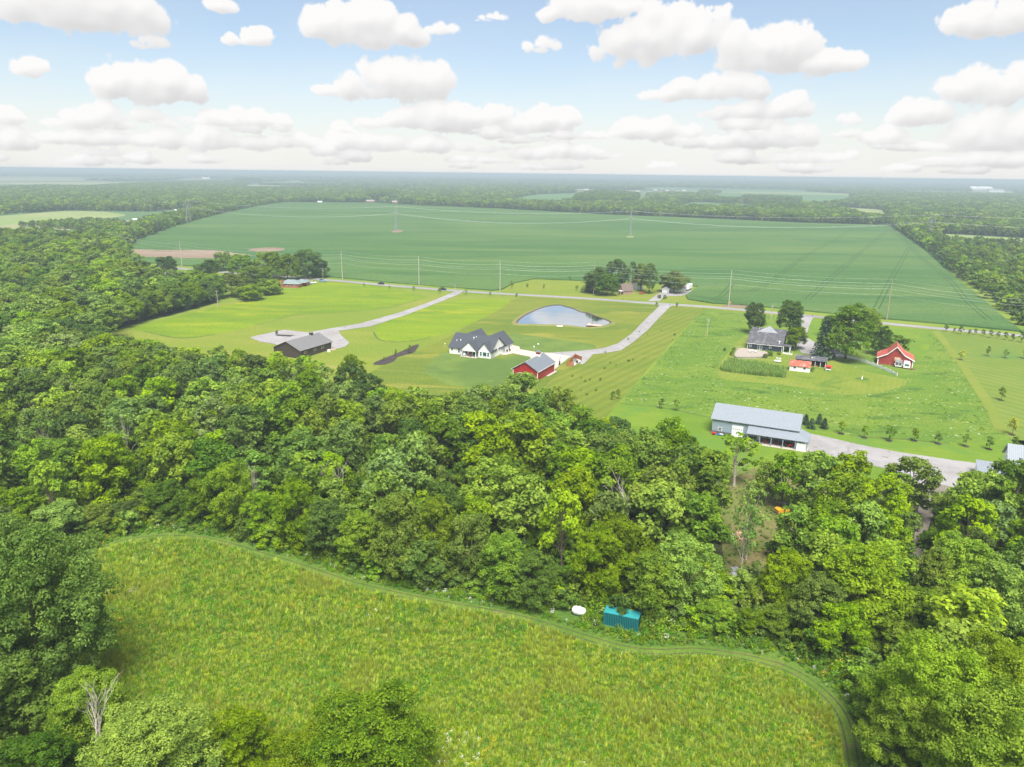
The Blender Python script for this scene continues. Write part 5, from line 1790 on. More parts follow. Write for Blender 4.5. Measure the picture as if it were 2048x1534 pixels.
rock('boulder', 'large tan boulder at the bottom of the dirt lane among the trees', (*at(1878, 1266), .1), (1.5, 1.0, .9), M['tanstone'], 1)
rock('boulder', 'grey boulder just below the large tan one by the dirt lane', (*at(1882, 1282), .1), (1.3, .9, .7), M['greystone'], 2)
for i in range(12):
    f = rock('stone', None, (0, 0, 0), (.55, .45, .35), M['stone'], 20 + i) if i < 3 else None
    if f is None:
        f = bpy.data.objects.new('stone', bpy.data.objects['stone'].data if i % 3 == 0 else bpy.data.objects['stone.001'].data if i % 3 == 1 else bpy.data.objects['stone.002'].data)
        COL.objects.link(f)
    f.location = (*at(1858 + i * 4.2, 1283 + i * .8 + (i % 2) * 2), .1)
    f.rotation_euler = (0, 0, i * 1.3)
    tag(f, 'pale rounded stone in the low stone row below the grey boulder', 'stone', 'pale stones in the low row below the boulders')
tb = thing('utility_trailer', 'open wooden trailer seen through the trees between clearing and gravel yard', 'trailer', at(1690, 1042, .15), R(-12))
ladd(tb, 'bed', M['deck'], (-2.4, -1, .6, 2.4, 1, .7))
for y in (-1.0, 1.0):
    for z in (.8, 1.1):
        ladd(tb, 'side_rail', M['deck'], (-2.4, y - .04, z, 2.4, y + .04, z + .2))
for y in (-1.15, 1.15):
    wheel(tb, 0, y, .34)

# ---------- birdhouse, mailboxes, yard bits
for i, (x, y, lb) in enumerate(((1068, 697, 'white birdhouse pole on the dark lawn strip behind the farmhouse'), (890, 691, 'white birdhouse pole on the lawn left of the farmhouse'))):
    p = thing('birdhouse', lb, 'birdhouse', at(x, y + 4), .3)
    mb = MB()
    mb.tube([(0, 0, 0), (0, 0, 1.6)], .04, 5)
    mb.build('pole', M['trim'], p)
    mb = MB()
    mb.prism([(-.2, 1.6), (.2, 1.6), (.2, 1.95), (0, 2.15), (-.2, 1.95)], 'y', -.2, .2)
    mb.build('box', M['vinyl'], p)
for i, (x, y, lb) in enumerate(((922, 586, 'mailbox on a post at the gravel drive junction'), (1340, 612.5, 'mailbox at the foot of the farmhouse driveway'), (1246, 601, 'mailbox on the roadside opposite the pond'),
                                (1625, 634, 'mailbox at the drive of the navy house'))):
    p = thing('mailbox', lb, 'mailbox', at(x, y), AX, 'mailboxes along the road')
    ladd(p, 'post', M['cedarpost'], (-.06, -.06, 0, .06, .06, 1.1))
    mb = MB()
    mb.prism([(-.12, 1.1), (.12, 1.1), (.12, 1.28), (0, 1.38), (-.12, 1.28)], 'y', -.28, .28)
    mb.build('box', M['carwhite'] if i == 0 else M['carblack'], p)
rs = thing('road_sign', 'square yellow sign beside the tall pole on the far side of the road', 'road sign', at(1460, 611.5), AX)
mb = MB()
mb.tube([(0, 0, 0), (0, 0, 2.2)], .05, 5)
mb.build('post', M['steel'], rs)
ladd(rs, 'panel', M['orange'], (-.5, -.05, 1.5, .5, 0, 2.5))
fl = thing('garden_ornament', 'small white statue standing in the round flower bed on the lawn', 'statue', at(1724, 758.5), 0)
mb = MB()
mb.lathe([(.35, 0), (.3, .15), (.12, .3), (.22, .7), (.12, 1.0), (.16, 1.15), (.03, 1.3)], 10)
mb.build('figure', M['vinyl'], fl)
for i, (x, y, L_) in enumerate(((236, 1196, 3.5), (250, 1186, 2.2), (206, 1188, 1.5))):
    q = thing('fallen_branch', ('longest pale dead branch lying in the meadow beside the big left tree', 'middle pale dead branch lying just beyond the longest one', 'short dead branch closest to the big left tree')[i],
              'branch', (*at(x, y), .5), R(30 - i * 10))
    mb = MB()
    mb.tube([(0, 0, 0), (L_ * .5, .1, .15), (L_, 0, .1)], [.08, .06, .03], 5)
    mb.tube([(L_ * .5, .1, .15), (L_ * .7, .5, .3)], [.04, .02], 4)
    mb.build('limb', M['deadwood'], q)

# ---------- power lines
POLES = [(223, 505, 'far left transmission pole at the field corner by the hedge'), (364.3, 534, 'wooden transmission pole by the bare soil patch'), (528, 552, 'wooden transmission pole behind the left grove'),
         (685, 560, 'wooden transmission pole on the road side right of the left grove'), (838.2, 571.6, 'wooden transmission pole above the two dark cars'), (1000, 582.5, 'wooden transmission pole at the lawn corner left of the pond'),
         (1187, 588.5, 'reddish transmission pole in front of the cottage trees'), (1457, 613.5, 'tall transmission pole beside the yellow sign'), (1773, 640.5, 'tall pale transmission pole behind the old red barn tree'),
         (2120, 690, 'transmission pole beyond the right edge')]
HP = [19, 20, 20, 20.5, 20, 20, 21, 22, 22.5, 22.5]
pw = [at(x, y) for x, y, _ in POLES]
for i, ((x, y, lb), p) in enumerate(zip(POLES, pw)):
    if i == len(POLES) - 1:
        continue
    d_ = Vector((pw[min(i + 1, 9)][0] - pw[max(i - 1, 0)][0], pw[min(i + 1, 9)][1] - pw[max(i - 1, 0)][1]))
    a_ = math.atan2(d_.y, d_.x)
    q = thing('utility_pole', lb, 'utility pole', p, a_, 'tall transmission poles along the road')
    H_ = HP[i]
    mb = MB()
    mb.tube([(0, 0, 0), (0, 0, H_ * .5), (0, 0, H_)], [.30, .23, .15], 8)
    mb.build('pole', M['polewood'] if i in (6, 8) else M['greypole'], q)
    for k, (zz, s) in enumerate(((H_ - 2.4, 1), (H_ - 3.9, -1), (H_ - 5.4, 1))):
        mb = MB()
        mb.tube([(0, 0, zz - .2), (0, s * .9, zz)], [.05, .05], 5)
        mb.tube([(0, s * .75, zz), (0, s * 1.1, zz)], [.13, .13], 6)
        mb.build('insulator', M['steel'], q)
    ladd(q, 'crossarm', M['greypole'], (-.06, -1.1, H_ * .58, .06, 1.1, H_ * .58 + .16))


def wire_obj(root, a_, b2, sag, r, n_=10):
    pts_ = []
    for k in range(n_ + 1):
        u_ = k / n_
        pts_.append((a_[0] + (b2[0] - a_[0]) * u_, a_[1] + (b2[1] - a_[1]) * u_, a_[2] + (b2[2] - a_[2]) * u_ - sag * 4 * u_ * (1 - u_)))
    mb_ = MB()
    mb_.tube(pts_, r, 4, False)
    return mb_.build('wire', M['wire'], root)


pl_ = thing('power_line', 'pale overhead wires strung between the tall poles along the road', 'power line', (0, 0, 0))
for i in range(len(pw) - 1):
    for dz, off, r_ in ((0, 0, .014), (-2.4, 1, .03), (-3.9, -1, .018), (-5.4, 1, .03), (-8.4, .9, .010), (-8.4, -.9, .010)):
        d_ = Vector((pw[i + 1][0] - pw[i][0], pw[i + 1][1] - pw[i][1])).normalized()
        n_ = Vector((-d_.y, d_.x)) * off
        wire_obj(pl_, (pw[i][0] + n_.x, pw[i][1] + n_.y, HP[i] + dz), (pw[i + 1][0] + n_.x, pw[i + 1][1] + n_.y, HP[i + 1] + dz), 1.3, r_)
for x, y, H_, lb, tr_ in ((646.5, 567, 10.5, 'short wooden pole with transformer in front of the left grove', True), (436, 614, 9.5, 'pale leaning short pole on the hayfield edge left', False),
                          (1414, 671, 8.5, 'thin pole with transformer standing in the weedy field', True), (910, 586, 5.5, 'slender street light pole at the gravel drive junction', False)):
    q = thing('utility_pole', lb, 'utility pole', at(x, y), .3)
    mb = MB()
    mb.tube([(0, 0, 0), (0, 0, H_)], [.17, .11], 7)
    mb.build('pole', M['greypole'] if H_ < 10 else M['polewood'], q)
    if H_ > 6:
        ladd(q, 'crossarm', M['greypole'], (-1.2, -.06, H_ - .5, 1.2, .06, H_ - .35))
    else:
        mb = MB()
        mb.tube([(0, 0, H_), (-3.6, 0, H_ + .8)], .06, 5)
        mb.build('lamp_arm', M['steel'], q)
    if tr_:
        mb = MB()
        mb.lathe([(.28, H_ - 2.2), (.3, H_ - 2.1), (.3, H_ - 1.2), (.2, H_ - 1.1)], 10, (.4, 0, 0))
        mb.build('transformer', M['steel'], q)
gy = thing('marker_post', 'yellow guard marker beside the thin pole in the weedy field', 'marker post', at(1410, 672.5), 0)
mb = MB()
mb.tube([(0, 0, 0), (.3, 0, 2.4)], .07, 5)
mb.build('post', M['goldflower'], gy)
ladd(gy, 'base', M['concrete'], (-.15, -.15, 0, .15, .15, .1))

# lattice towers
TW = [(378, 446, 'lattice tower beside the hedge on the left edge of the soybean field'), (793, 462.5, 'lattice tower on a bare patch in the middle of the soybean field'),
      (1260, 474.5, 'lattice tower seen edge-on in the soybean field above the cottage trees'), (1857, 481, 'large lattice tower at the right hedge of the soybean field')]
tpos = [at(x, y) for x, y, _ in TW]
tpos_all = tpos + [(1050, 985)]
TH = 34.0


def beam(mb_, a_, b2, r=.14):
    mb_.tube([a_, b2], r, 4, False)


for i, (x, y, lb) in enumerate(TW):
    d_ = Vector((tpos_all[i + 1][0] - tpos_all[i][0], tpos_all[i + 1][1] - tpos_all[i][1]))
    q = thing('lattice_tower', lb, 'pylon', (*tpos[i], .4), math.atan2(d_.y, d_.x), 'lattice towers crossing the soybean field')
    for s in (-1, 1):
        mb = MB()
        bx_, tx = s * 4.2, s * 1.7
        for e in (-1, 1):
            beam(mb, (e * .8, bx_ - .6, 0), (e * .35, tx, 24), .16)
            beam(mb, (e * .8, bx_ + .6, 0), (e * .35, tx, 24), .12)
        for k in range(8):
            u0, u1 = k / 8, (k + 1) / 8
            e = 1 if k % 2 else -1
            beam(mb, (e * (.8 - .45 * u0), bx_ + (tx - bx_) * u0, 24 * u0), (-e * (.8 - .45 * u1), bx_ + (tx - bx_) * u1, 24 * u1), .08)
        mb.build('leg', M['steel'], q)
    mb = MB()
    for e in (-.35, .35):
        beam(mb, (e, -7.5, 25.5), (e, 7.5, 25.5), .14)
        beam(mb, (e, -7.5, 25.5), (e, -1.7, 23.6), .12)
        beam(mb, (e, 7.5, 25.5), (e, 1.7, 23.6), .12)
    mb.build('crossarm', M['steel'], q)
    for s in (-1, 1):
        mb = MB()
        for e in (-.3, .3):
            beam(mb, (e, s * 1.7, 24), (0, s * 3.0, 32), .12)
            beam(mb, (e, s * 3.6, 25.5), (0, s * 3.0, 32), .10)
        mb.build('peak', M['steel'], q)
    for yy in (-7.2, 0, 7.2):
        mb = MB()
        mb.tube([(0, yy, 25.3), (0, yy, 22.9)], .12, 5)
        mb.build('insulator', M['carwhite'], q)
tl = thing('power_line', 'faint wires strung between the lattice towers across the soybean field', 'power line', (0, 0, 0))
ext = [(-600, 1240)] + tpos_all
for i in range(len(ext) - 1):
    d_ = Vector((ext[i + 1][0] - ext[i][0], ext[i + 1][1] - ext[i][1])).normalized()
    for off, zz in ((-7.2, 23), (0, 23), (7.2, 23), (-3, 32), (3, 32)):
        nx, ny = -d_.y * off, d_.x * off
        wire_obj(tl, (ext[i][0] + nx, ext[i][1] + ny, zz), (ext[i + 1][0] + nx, ext[i + 1][1] + ny, zz), 9 if zz < 30 else 6, .030, 14)

# ---------- far buildings
far_h = [  # x, y base pixel, width m, depth, wall, roof, height, rotation, label
    (742, 404.5, 22, 12, 'pinkbrick', 'tanroof', 3.0, -20, 'brick ranch house, left of two at the far edge of the soybean field'),
    (795, 406, 26, 12, 'tanstone', 'tanroof', 2.6, 5, 'low tan-roofed ranch house, right of two at the far edge of the soybean field'),
    (1862, 447, 20, 14, 'vinyl', 'greyroofx', 5.0, 30, 'white house with pale gable beyond the right lattice tower'),
    (1878, 455, 26, 14, 'darkgrey', 'charroof', 4.0, -15, 'dark-roofed long house right of the right lattice tower'),
    (1937, 449, 12, 6, 'carwhite', 'carwhite', 2.6, 5, 'small white shed in the far right village'),
    (2030, 428, 30, 14, 'pinkbrick', 'tanroof', 4.0, -10, 'pale brick house among trees near the right edge'),
    (277, 444, 14, 4, 'carwhite', 'carwhite', 4.0, 40, 'white roadside building beside the left hedge, nearest'),
    (358, 424, 18, 5, 'carwhite', 'carwhite', 3.6, 60, 'white building on the side road beyond the left hedge'),
    (398, 410, 20, 6, 'vinyl', 'tanroof', 3.0, 60, 'pale long building where the far side road meets the woods'),
    (412, 358, 60, 22, 'carwhite', 'carwhite', 9, 0, 'large white farm building on the far left plain'),
    (388, 359, 30, 22, 'steel', 'greyroofx', 9, 0, 'grey farm shed left of the large white farm building on the far plain'),
    (640, 406, 10, 6, 'carwhite', 'carwhite', 3.0, 0, 'small white shed at the far left edge of the soybean field'),
    (1960, 380, 150, 50, 'carwhite', 'carwhite', 12, -5, 'long white warehouse far off at the right'),
    (1990, 384, 90, 40, 'carwhite', 'steel', 9, -5, 'second white warehouse in front of the long one far right'),
    (1783, 367, 120, 50, 'steel', 'carwhite', 10, 0, 'pale flat hall near the horizon at the right'),
    (706, 384, 10, 10, 'carwhite', 'carwhite', 8, 0, 'white gable showing above far woods left of centre'),
]
rg = random.Random(12)
k_ = 0
for x, y, w, dp, wm, rm, hh, an, lb in far_h:
    q = thing('distant_building', lb, 'building', at(x, y), R(an))
    gable(q, -w / 2, -dp / 2, w / 2, dp / 2, hh, hh + dp * .25, 'x', M[wm], M[rm], over=.6)
    if w < 40:
        for u in (-.3, 0, .3):
            win(q, u * w, -dp / 2, hh * .5, w * .07, 1.3, 'f')
SUB = [(1158, 382), (1172, 380), (1150, 386), (1186, 383), (1282, 378), (1296, 379), (1310, 381), (1322, 380), (1334, 382), (1345, 381), (1356, 384), (1368, 382), (1300, 386), (1318, 388), (1340, 389),
       (1362, 388), (1382, 384), (1395, 400), (1410, 402), (1425, 403), (1440, 401), (1180, 377), (1560, 396), (1580, 397), (1275, 384)]
HC = ['pale', 'grey-walled', 'cream', 'dark-roofed', 'white']
near_of = [(1150, 'left of the dark wood'), (1290, 'right of the dark wood'), (1345, 'mid-subdivision'), (1425, 'by the hedged far fields'), (1570, 'beside the far right crop field')]
cnt = {}
for i, (x, y) in enumerate(SUB):
    w = rg.uniform(14, 20)
    wl = rg.choice([('vinyl', 'cream'), ('steel', 'grey-walled'), ('pinkbrick', 'brick-walled'), ('carwhite', 'white')])
    rf = rg.choice([('tanroof', 'tan roof'), ('charroof', 'dark roof'), ('greyroofx', 'pale roof')])
    where = min(near_of, key=lambda s_: abs(s_[0] - x))[1]
    key = (wl[1], rf[1], where)
    cnt[key] = cnt.get(key, 0) + 1
    nth = ['', ', second of its kind from left', ', third of its kind from left', ', fourth of its kind from left'][min(3, cnt[key] - 1)]
    q = thing('distant_house', f'{wl[1]} house with {rf[1]} {where}{nth}', 'house', at(x, y), rg.uniform(-.6, .6), 'houses in the far subdivision')
    gable(q, -w / 2, -5, w / 2, 5, 5.2, 8.6, 'x', M[wl[0]], M[rf[0]], over=.5)
    for u in (-.3, .1, .35):
        win(q, u * w, -5, 3.4, 1.4, 1.5, 'f')
wt = thing('water_tower', 'pale water tower on the horizon at the right', 'water tower', at(1858, 363.5), 0)
mb = MB()
mb.lathe([(3, 0), (2.2, 3), (2.0, 24), (4, 27)], 12)
mb.build('shaft', M['carwhite'], wt)
mb = MB()
mb.lathe([(4, 27), (14, 31), (17, 36), (14, 41), (4, 44)], 16)
mb.build('tank', M['carwhite'], wt)
mt_ = thing('radio_mast', 'thin dark radio mast on the plain at the far left', 'radio mast', at(507, 361), 0)
mb = MB()
mb.tube([(0, 0, 0), (0, 0, 60)], [1.6, .8], 4)
mb.build('mast', M['darkgrey'], mt_)
ladd(mt_, 'antenna_ring', M['darkgrey'], (-3, -3, 52, 3, 3, 56))
# ------------------------------------------------------------------ vegetation
def leaves_mesh(name, pos, nrm, size, tint, mat, rg, aspect=.62):
    """One diamond leaf clump per position; returns a mesh with a per-face 'tint'."""
    n_ = len(pos)
    r_ = rg.normal(size=(n_, 3))
    tx = np.cross(nrm, r_)
    tx /= np.linalg.norm(tx, axis=1)[:, None] + 1e-9
    ty = np.cross(nrm, tx)
    s = size[:, None] if not np.isscalar(size) else size
    v = np.empty((n_, 4, 3), np.float32)
    v[:, 0] = pos + tx * s
    v[:, 1] = pos + ty * s * aspect
    v[:, 2] = pos - tx * s
    v[:, 3] = pos - ty * s * aspect
    me = bpy.data.meshes.new(name)
    me.vertices.add(n_ * 4)
    me.vertices.foreach_set('co', v.ravel())
    me.loops.add(n_ * 4)
    me.loops.foreach_set('vertex_index', np.arange(n_ * 4, dtype=np.int32))
    me.polygons.add(n_)
    me.polygons.foreach_set('loop_start', np.arange(0, n_ * 4, 4, dtype=np.int32))
    me.polygons.foreach_set('loop_total', np.full(n_, 4, np.int32))
    a_ = me.attributes.new('tint', 'FLOAT', 'FACE')
    a_.data.foreach_set('value', np.clip(tint, 0, 1).astype(np.float32))
    me.materials.append(mat)
    me.update()
    me.validate()
    return me


def unit(v):
    return v / (np.linalg.norm(v, axis=-1, keepdims=True) + 1e-9)


def crown_points(rg, H_, R_, cb, lobes, pads_per, leaves_per, pad_r, shape):
    """Lobes on the crown's outline, leafy pads on each lobe, leaves on each pad."""
    L_ = []
    for i in range(lobes):
        u_ = (i + .5) / lobes
        a_ = i * 2.399 + rg.uniform(-.5, .5)
        z_ = cb + (H_ - cb) * (u_ ** shape[0]) * .90
        rel = (z_ - cb) / (H_ - cb)
        env = R_ * (math.sin(math.pi * min(.97, max(.10, rel * shape[1] + shape[2]))) ** .7)
        rr = env * rg.uniform(.45, .78)
        lr = max(R_ * .22, R_ * rg.uniform(.30, .44) * (1.05 - .35 * rel))
        L_.append((math.cos(a_) * rr, math.sin(a_) * rr, min(z_, H_ - lr * .8), lr))
    L_.append((rg.uniform(-.1, .1) * R_, rg.uniform(-.1, .1) * R_, H_ - R_ * .30, R_ * .30))
    P_, Q_ = [], []
    for (x, y, z, lr) in L_:
        k = max(5, int(pads_per * (lr / (R_ * .37)) ** 2))
        d = unit(rg.normal(size=(k, 3)) + np.array([x, y, 0]) / R_ * .8 + np.array([0, 0, .45]))
        rad = lr * rg.uniform(.60, 1.12, size=(k, 1))
        P_.append(np.array([x, y, z]) + d * rad * np.array([1, 1, .9]))
        Q_.append(d)
    P_ = np.concatenate(P_)
    Q_ = np.concatenate(Q_)
    pr = pad_r * rg.uniform(.6, 1.35, size=len(P_))
    k = leaves_per
    d = unit(rg.normal(size=(len(P_), k, 3)) + Q_[:, None] * .55 + np.array([0, 0, .30]))
    rad = (pr[:, None, None]) * (rg.uniform(.35, 1.0, size=(len(P_), k, 1)) ** .6)
    pos = P_[:, None] + d * rad * np.array([1, 1, .72])
    nrm = unit(d * .7 + np.array([0, 0, .55]) + rg.normal(size=d.shape) * .42)
    pt = rg.uniform(0, 1, size=len(P_))
    tint = pt[:, None] * .55 + rg.uniform(0, 1, size=(len(P_), k)) * .45 + (rg.uniform(size=(len(P_), k)) > .97) * .3
    return L_, pos.reshape(-1, 3), nrm.reshape(-1, 3), tint.reshape(-1)


def trunk_mesh(name, rg, H_, cb, L_, r0, mat, twigs=0):
    mb_ = MB()
    top = H_ * .78
    lean = rg.uniform(-.04, .04, size=2) * H_
    tp = [(lean[0] * u, lean[1] * u, top * u) for u in (0, .12, .35, .6, 1)]
    mb_.tube(tp, [r0 * 1.5, r0, r0 * .8, r0 * .55, r0 * .15], 8)
    for (x, y, z, lr) in L_[:10]:
        b0 = max(cb * .55, z * .45)
        mid = (x * .4, y * .4, b0 + (z - b0) * .55)
        mb_.tube([(lean[0] * b0 / top, lean[1] * b0 / top, b0), mid, (x, y, z), (x * 1.25, y * 1.25, z + lr * .6)], [r0 * .45, r0 * .32, r0 * .18, r0 * .06], 5)
    me = mb_.mesh(name)
    me.materials.append(mat)
    return me


def make_tree(seed, H_, R_, cb, lobes, pads, leaves, pad_r, leaf, shape=(.8, .86, .12), lmat=None, tmat=None, r0=None):
    rg = np.random.default_rng(seed)
    L_, pos, nrm, tint = crown_points(rg, H_, R_, cb, lobes, pads, leaves, pad_r, shape)
    cm_ = leaves_mesh('crown', pos, nrm, leaf * rg.uniform(.7, 1.3, size=len(pos)), tint, lmat or M['leaf'], rg)
    tm_ = trunk_mesh('trunk', rg, H_, cb, L_, r0 or H_ * .017, tmat or M['bark'])
    return cm_, tm_, H_, R_


PROTO = {}
# near: many small leaves
PROTO['near'] = [make_tree(s, 16, 6.6, 3.0, 15, 26, 62, 1.05, .22, sh) for s, sh in ((1, (.75, .86, .14)), (2, (.9, .80, .18)), (3, (.65, .9, .1)))]
PROTO['front'] = [make_tree(s, 17, 8.0, 3.0, 20, 30, 96, 1.15, .165, sh) for s, sh in ((4, (.75, .86, .14)), (5, (.85, .82, .16)))]
PROTO['giant'] = [make_tree(31, 28, 11.5, 5.0, 30, 36, 96, 1.45, .215, (.8, .84, .14), r0=.75)]
# mid: the woods
PROTO['mid'] = [make_tree(s, 16, 5.8, 3.2, lb, pd, 30, 1.12, .36, sh) for s, lb, pd, sh in
                ((11, 12, 19, (.75, .86, .14)), (12, 10, 22, (.9, .78, .2)), (13, 14, 15, (.7, .9, .08)), (14, 11, 18, (.8, .82, .16)), (15, 9, 24, (.6, .8, .2)), (16, 13, 16, (.85, .9, .12)))]
PROTO['tall'] = [make_tree(s, 19, 4.6, 5.5, 12, 15, 30, 1.0, .36, (.85, .84, .14), tmat=M['palebark']) for s in (21, 22, 23)]
PROTO['loose'] = [make_tree(s, 15, 5.2, 4.5, 8, 11, 22, .85, .34, (.8, .8, .2), tmat=M['palebark']) for s in (25, 26)]
PROTO['bush'] = [make_tree(s, 4.2, 2.4, .3, 8, 9, 26, .6, .22, (.8, .85, .12), r0=.08) for s in (41, 42)]
PROTO['sapling'] = [make_tree(s, 4.4, 1.25, 1.3, 7, 7, 26, .42, .15, (.8, .85, .12), r0=.06) for s in (51, 52)]
PROTO['far'] = [make_tree(s, 13, 6.0, 1.2, 9, 5, 12, 1.5, .95, (.75, .86, .14)) for s in (61, 62, 63, 64)]


def conifer(seed, H_, R_, tiers, per, leaf, droop=.25, base=.08):
    rg = np.random.default_rng(seed)
    pos, nrm, tint = [], [], []
    for i in range(tiers):
        u_ = i / tiers
        z_ = H_ * (base + (1 - base) * u_)
        rr = R_ * (1 - u_) ** .85 + .15
        k = max(4, int(11 * (1 - u_) + 4))
        for j in range(k):
            a_ = j / k * 6.283 + rg.uniform(-.3, .3)
            ln = rr * rg.uniform(.75, 1.12)
            q = rg.uniform(.12, 1, size=per) ** .75
            x, y = np.cos(a_) * ln * q, np.sin(a_) * ln * q
            z = z_ - droop * ln * q ** 1.5 + rg.normal(size=per) * .12
            sp_ = .16 + .12 * ln * (1 - q)
            pos.append(np.stack([x + rg.normal(size=per) * sp_, y + rg.normal(size=per) * sp_, z], 1))
            nn = np.stack([np.cos(a_) * .5 + 0 * q, np.sin(a_) * .5 + 0 * q, .8 + 0 * q], 1)
            nrm.append(unit(nn + rg.normal(size=(per, 3)) * .4))
            tint.append(np.full(per, rg.uniform(0, .6)) + rg.uniform(0, .4, size=per))
    pos, nrm, tint = np.concatenate(pos), np.concatenate(nrm), np.concatenate(tint)
    cm_ = leaves_mesh('crown', pos, nrm, leaf * rg.uniform(.7, 1.3, size=len(pos)), tint, M['needle'], rg, .4)
    tm_ = MB().tube([(0, 0, 0), (0, 0, H_ * .9)], [H_ * .018, .04], 7).mesh('trunk')
    tm_.materials.append(M['bark'])
    return cm_, tm_, H_, R_


PROTO['spruce'] = [conifer(71, 15, 3.6, 20, 26, .34, .35)]
PROTO['pine'] = [conifer(72, 11, 4.4, 12, 26, .36, .05)]
PROTO['cone'] = [conifer(73, 3.2, 1.25, 16, 12, .16, .12, .04)]


def dead_mesh(seed, H_, spread):
    rg = random.Random(seed)
    mb_ = MB()

    def limb(p, d, L_, r_, depth):
        e = p + d * L_
        m_ = p + d * L_ * .5 + Vector((rg.uniform(-.1, .1), rg.uniform(-.1, .1), rg.uniform(0, .1))) * L_
        mb_.tube([p, m_, e], [r_, r_ * .7, r_ * .35], 5)
        if depth:
            for _ in range(3 if depth > 1 else 2):
                nd = (d + Vector((rg.uniform(-1, 1), rg.uniform(-1, 1), rg.uniform(-.1, .5))) * spread).normalized()
                limb(m_.lerp(e, rg.random()), nd, L_ * rg.uniform(.4, .65), r_ * .5, depth - 1)
    for k in range(3):
        limb(Vector((0, 0, 0)), Vector((rg.uniform(-.32, .32), rg.uniform(-.32, .32), 1)).normalized(), H_ * (.72, .6, .5)[k], H_ * (.011, .009, .007)[k], 3)
    me = mb_.mesh('branches')
    me.materials.append(M['deadwood'])
    return me


DEAD = [dead_mesh(1, 13, .55), dead_mesh(2, 13, .7)]

# --- where everything goes
LAND = [('the white farmhouse', at(960, 712)), ('the bright red barn', at(1060, 755)), ('the brown barn', at(600, 705)), ('the pond', at(1120, 630)), ('the steel workshop', at(1500, 890)),
        ('the teal container', at(1240, 1262)), ('the white tank', at(1158, 1235)), ('the meadow\'s back left corner', at(210, 1100)), ('the big left tree', at(50, 1480)),
        ('the firewood pile', at(1476, 1073)), ('the excavator', at(1565, 1028)), ('the tan boulder', at(1878, 1266)), ('the white barn', at(2030, 950)), ('the navy house', at(1530, 700)),
        ('the old red barn', at(1790, 735)), ('the brick cottage', at(1255, 590)), ('the brick ranch house', at(585, 572)), ('the thin leaning pole', at(436, 614)),
        ('the hayfield\'s left tip', at(270, 656)), ('the far left transmission pole', at(223, 505)), ('the meadow\'s bottom right corner', at(1740, 1500)), ('the mulch bed', at(790, 712)),
        ('the right lattice tower', at(1857, 481)), ('the yellow grove bush', at(560, 900)), ('the tall bright crown in mid-woods', at(1040, 930))]
LAND = LAND[:-2]
COLW = {'lime': 'lime-green', 'leaf': 'mid-green', 'bright': 'bright yellow-green', 'dark': 'dark green', 'pale': 'grey-green', 'yellow': 'yellowing', 'needle': 'dark'}
KINDW = {'near': 'broad leafy tree', 'giant': 'huge leafy tree', 'mid': 'round-crowned tree', 'tall': 'tall narrow tree', 'loose': 'thin open-crowned tree', 'bush': 'bush', 'sapling': 'sapling',
         'spruce': 'spruce', 'pine': 'spreading pine', 'cone': 'cone-shaped evergreen'}
ORD = ['nearest', 'second nearest', 'third nearest', 'fourth nearest', 'fifth nearest', 'sixth nearest', 'seventh nearest', 'eighth nearest', 'ninth nearest', 'tenth nearest']
TREES = []                # kind, colour, x, y, height, radius scale, label or None, group


def T(kind, col, x, y, H_, Rr=None, label=None, group=None, base=False):
    """Tree whose top (or base) is seen at that pixel of the photograph."""
    p_ = at(x, y, 0 if base else H_)
    TREES.append([kind, col, p_[0], p_[1], H_, Rr, label, group])


# big foreground trees
T('giant', 'pale', 25, 1060, 28, 9.8, 'huge grey-green tree filling the left edge in front of the meadow')
T('front', 'leaf', 165, 1350, 11, 5.0, 'small green tree at the foot of the huge left tree')
T('near', 'dark', -60, 1330, 15, 7.0, 'dark leafy tree behind the trunk of the huge left tree')
T('near', 'dark', 60, 1480, 9, 5.0, 'low dark tree at the bottom left corner')
T('front', 'leaf', 290, 1422, 13, 7.0, 'round mid-green tree at the bottom edge right of the huge left tree')
T('near', 'bright', 470, 1432, 9, 4.2, 'small yellow-green tree at the bottom edge between two green crowns')
T('front', 'leaf', 730, 1408, 16, 8.2, 'broad mid-green crown at the bottom edge in the middle of the meadow')
T('front', 'leaf', 600, 1470, 13, 5.0, 'lower green crown left of the broad one at the bottom edge')
T('front', 'lime', 1885, 1300, 19, 7.6, 'large pale green tree at the bottom right with feathery crown')
T('front', 'lime', 2030, 1300, 19, 7.5, 'bright tree at the right edge beside the large feathery crown')
T('front', 'leaf', 1850, 1400, 14, 5.5, 'green tree at the bottom right, nearest the mown path')
T('front', 'lime', 2000, 1400, 19, 8.0, 'broad pale tree cut by the bottom edge near the right corner')
T('near', 'leaf', 1770, 1345, 8, 4.0, 'short tree where the mown path passes the bottom right woods')
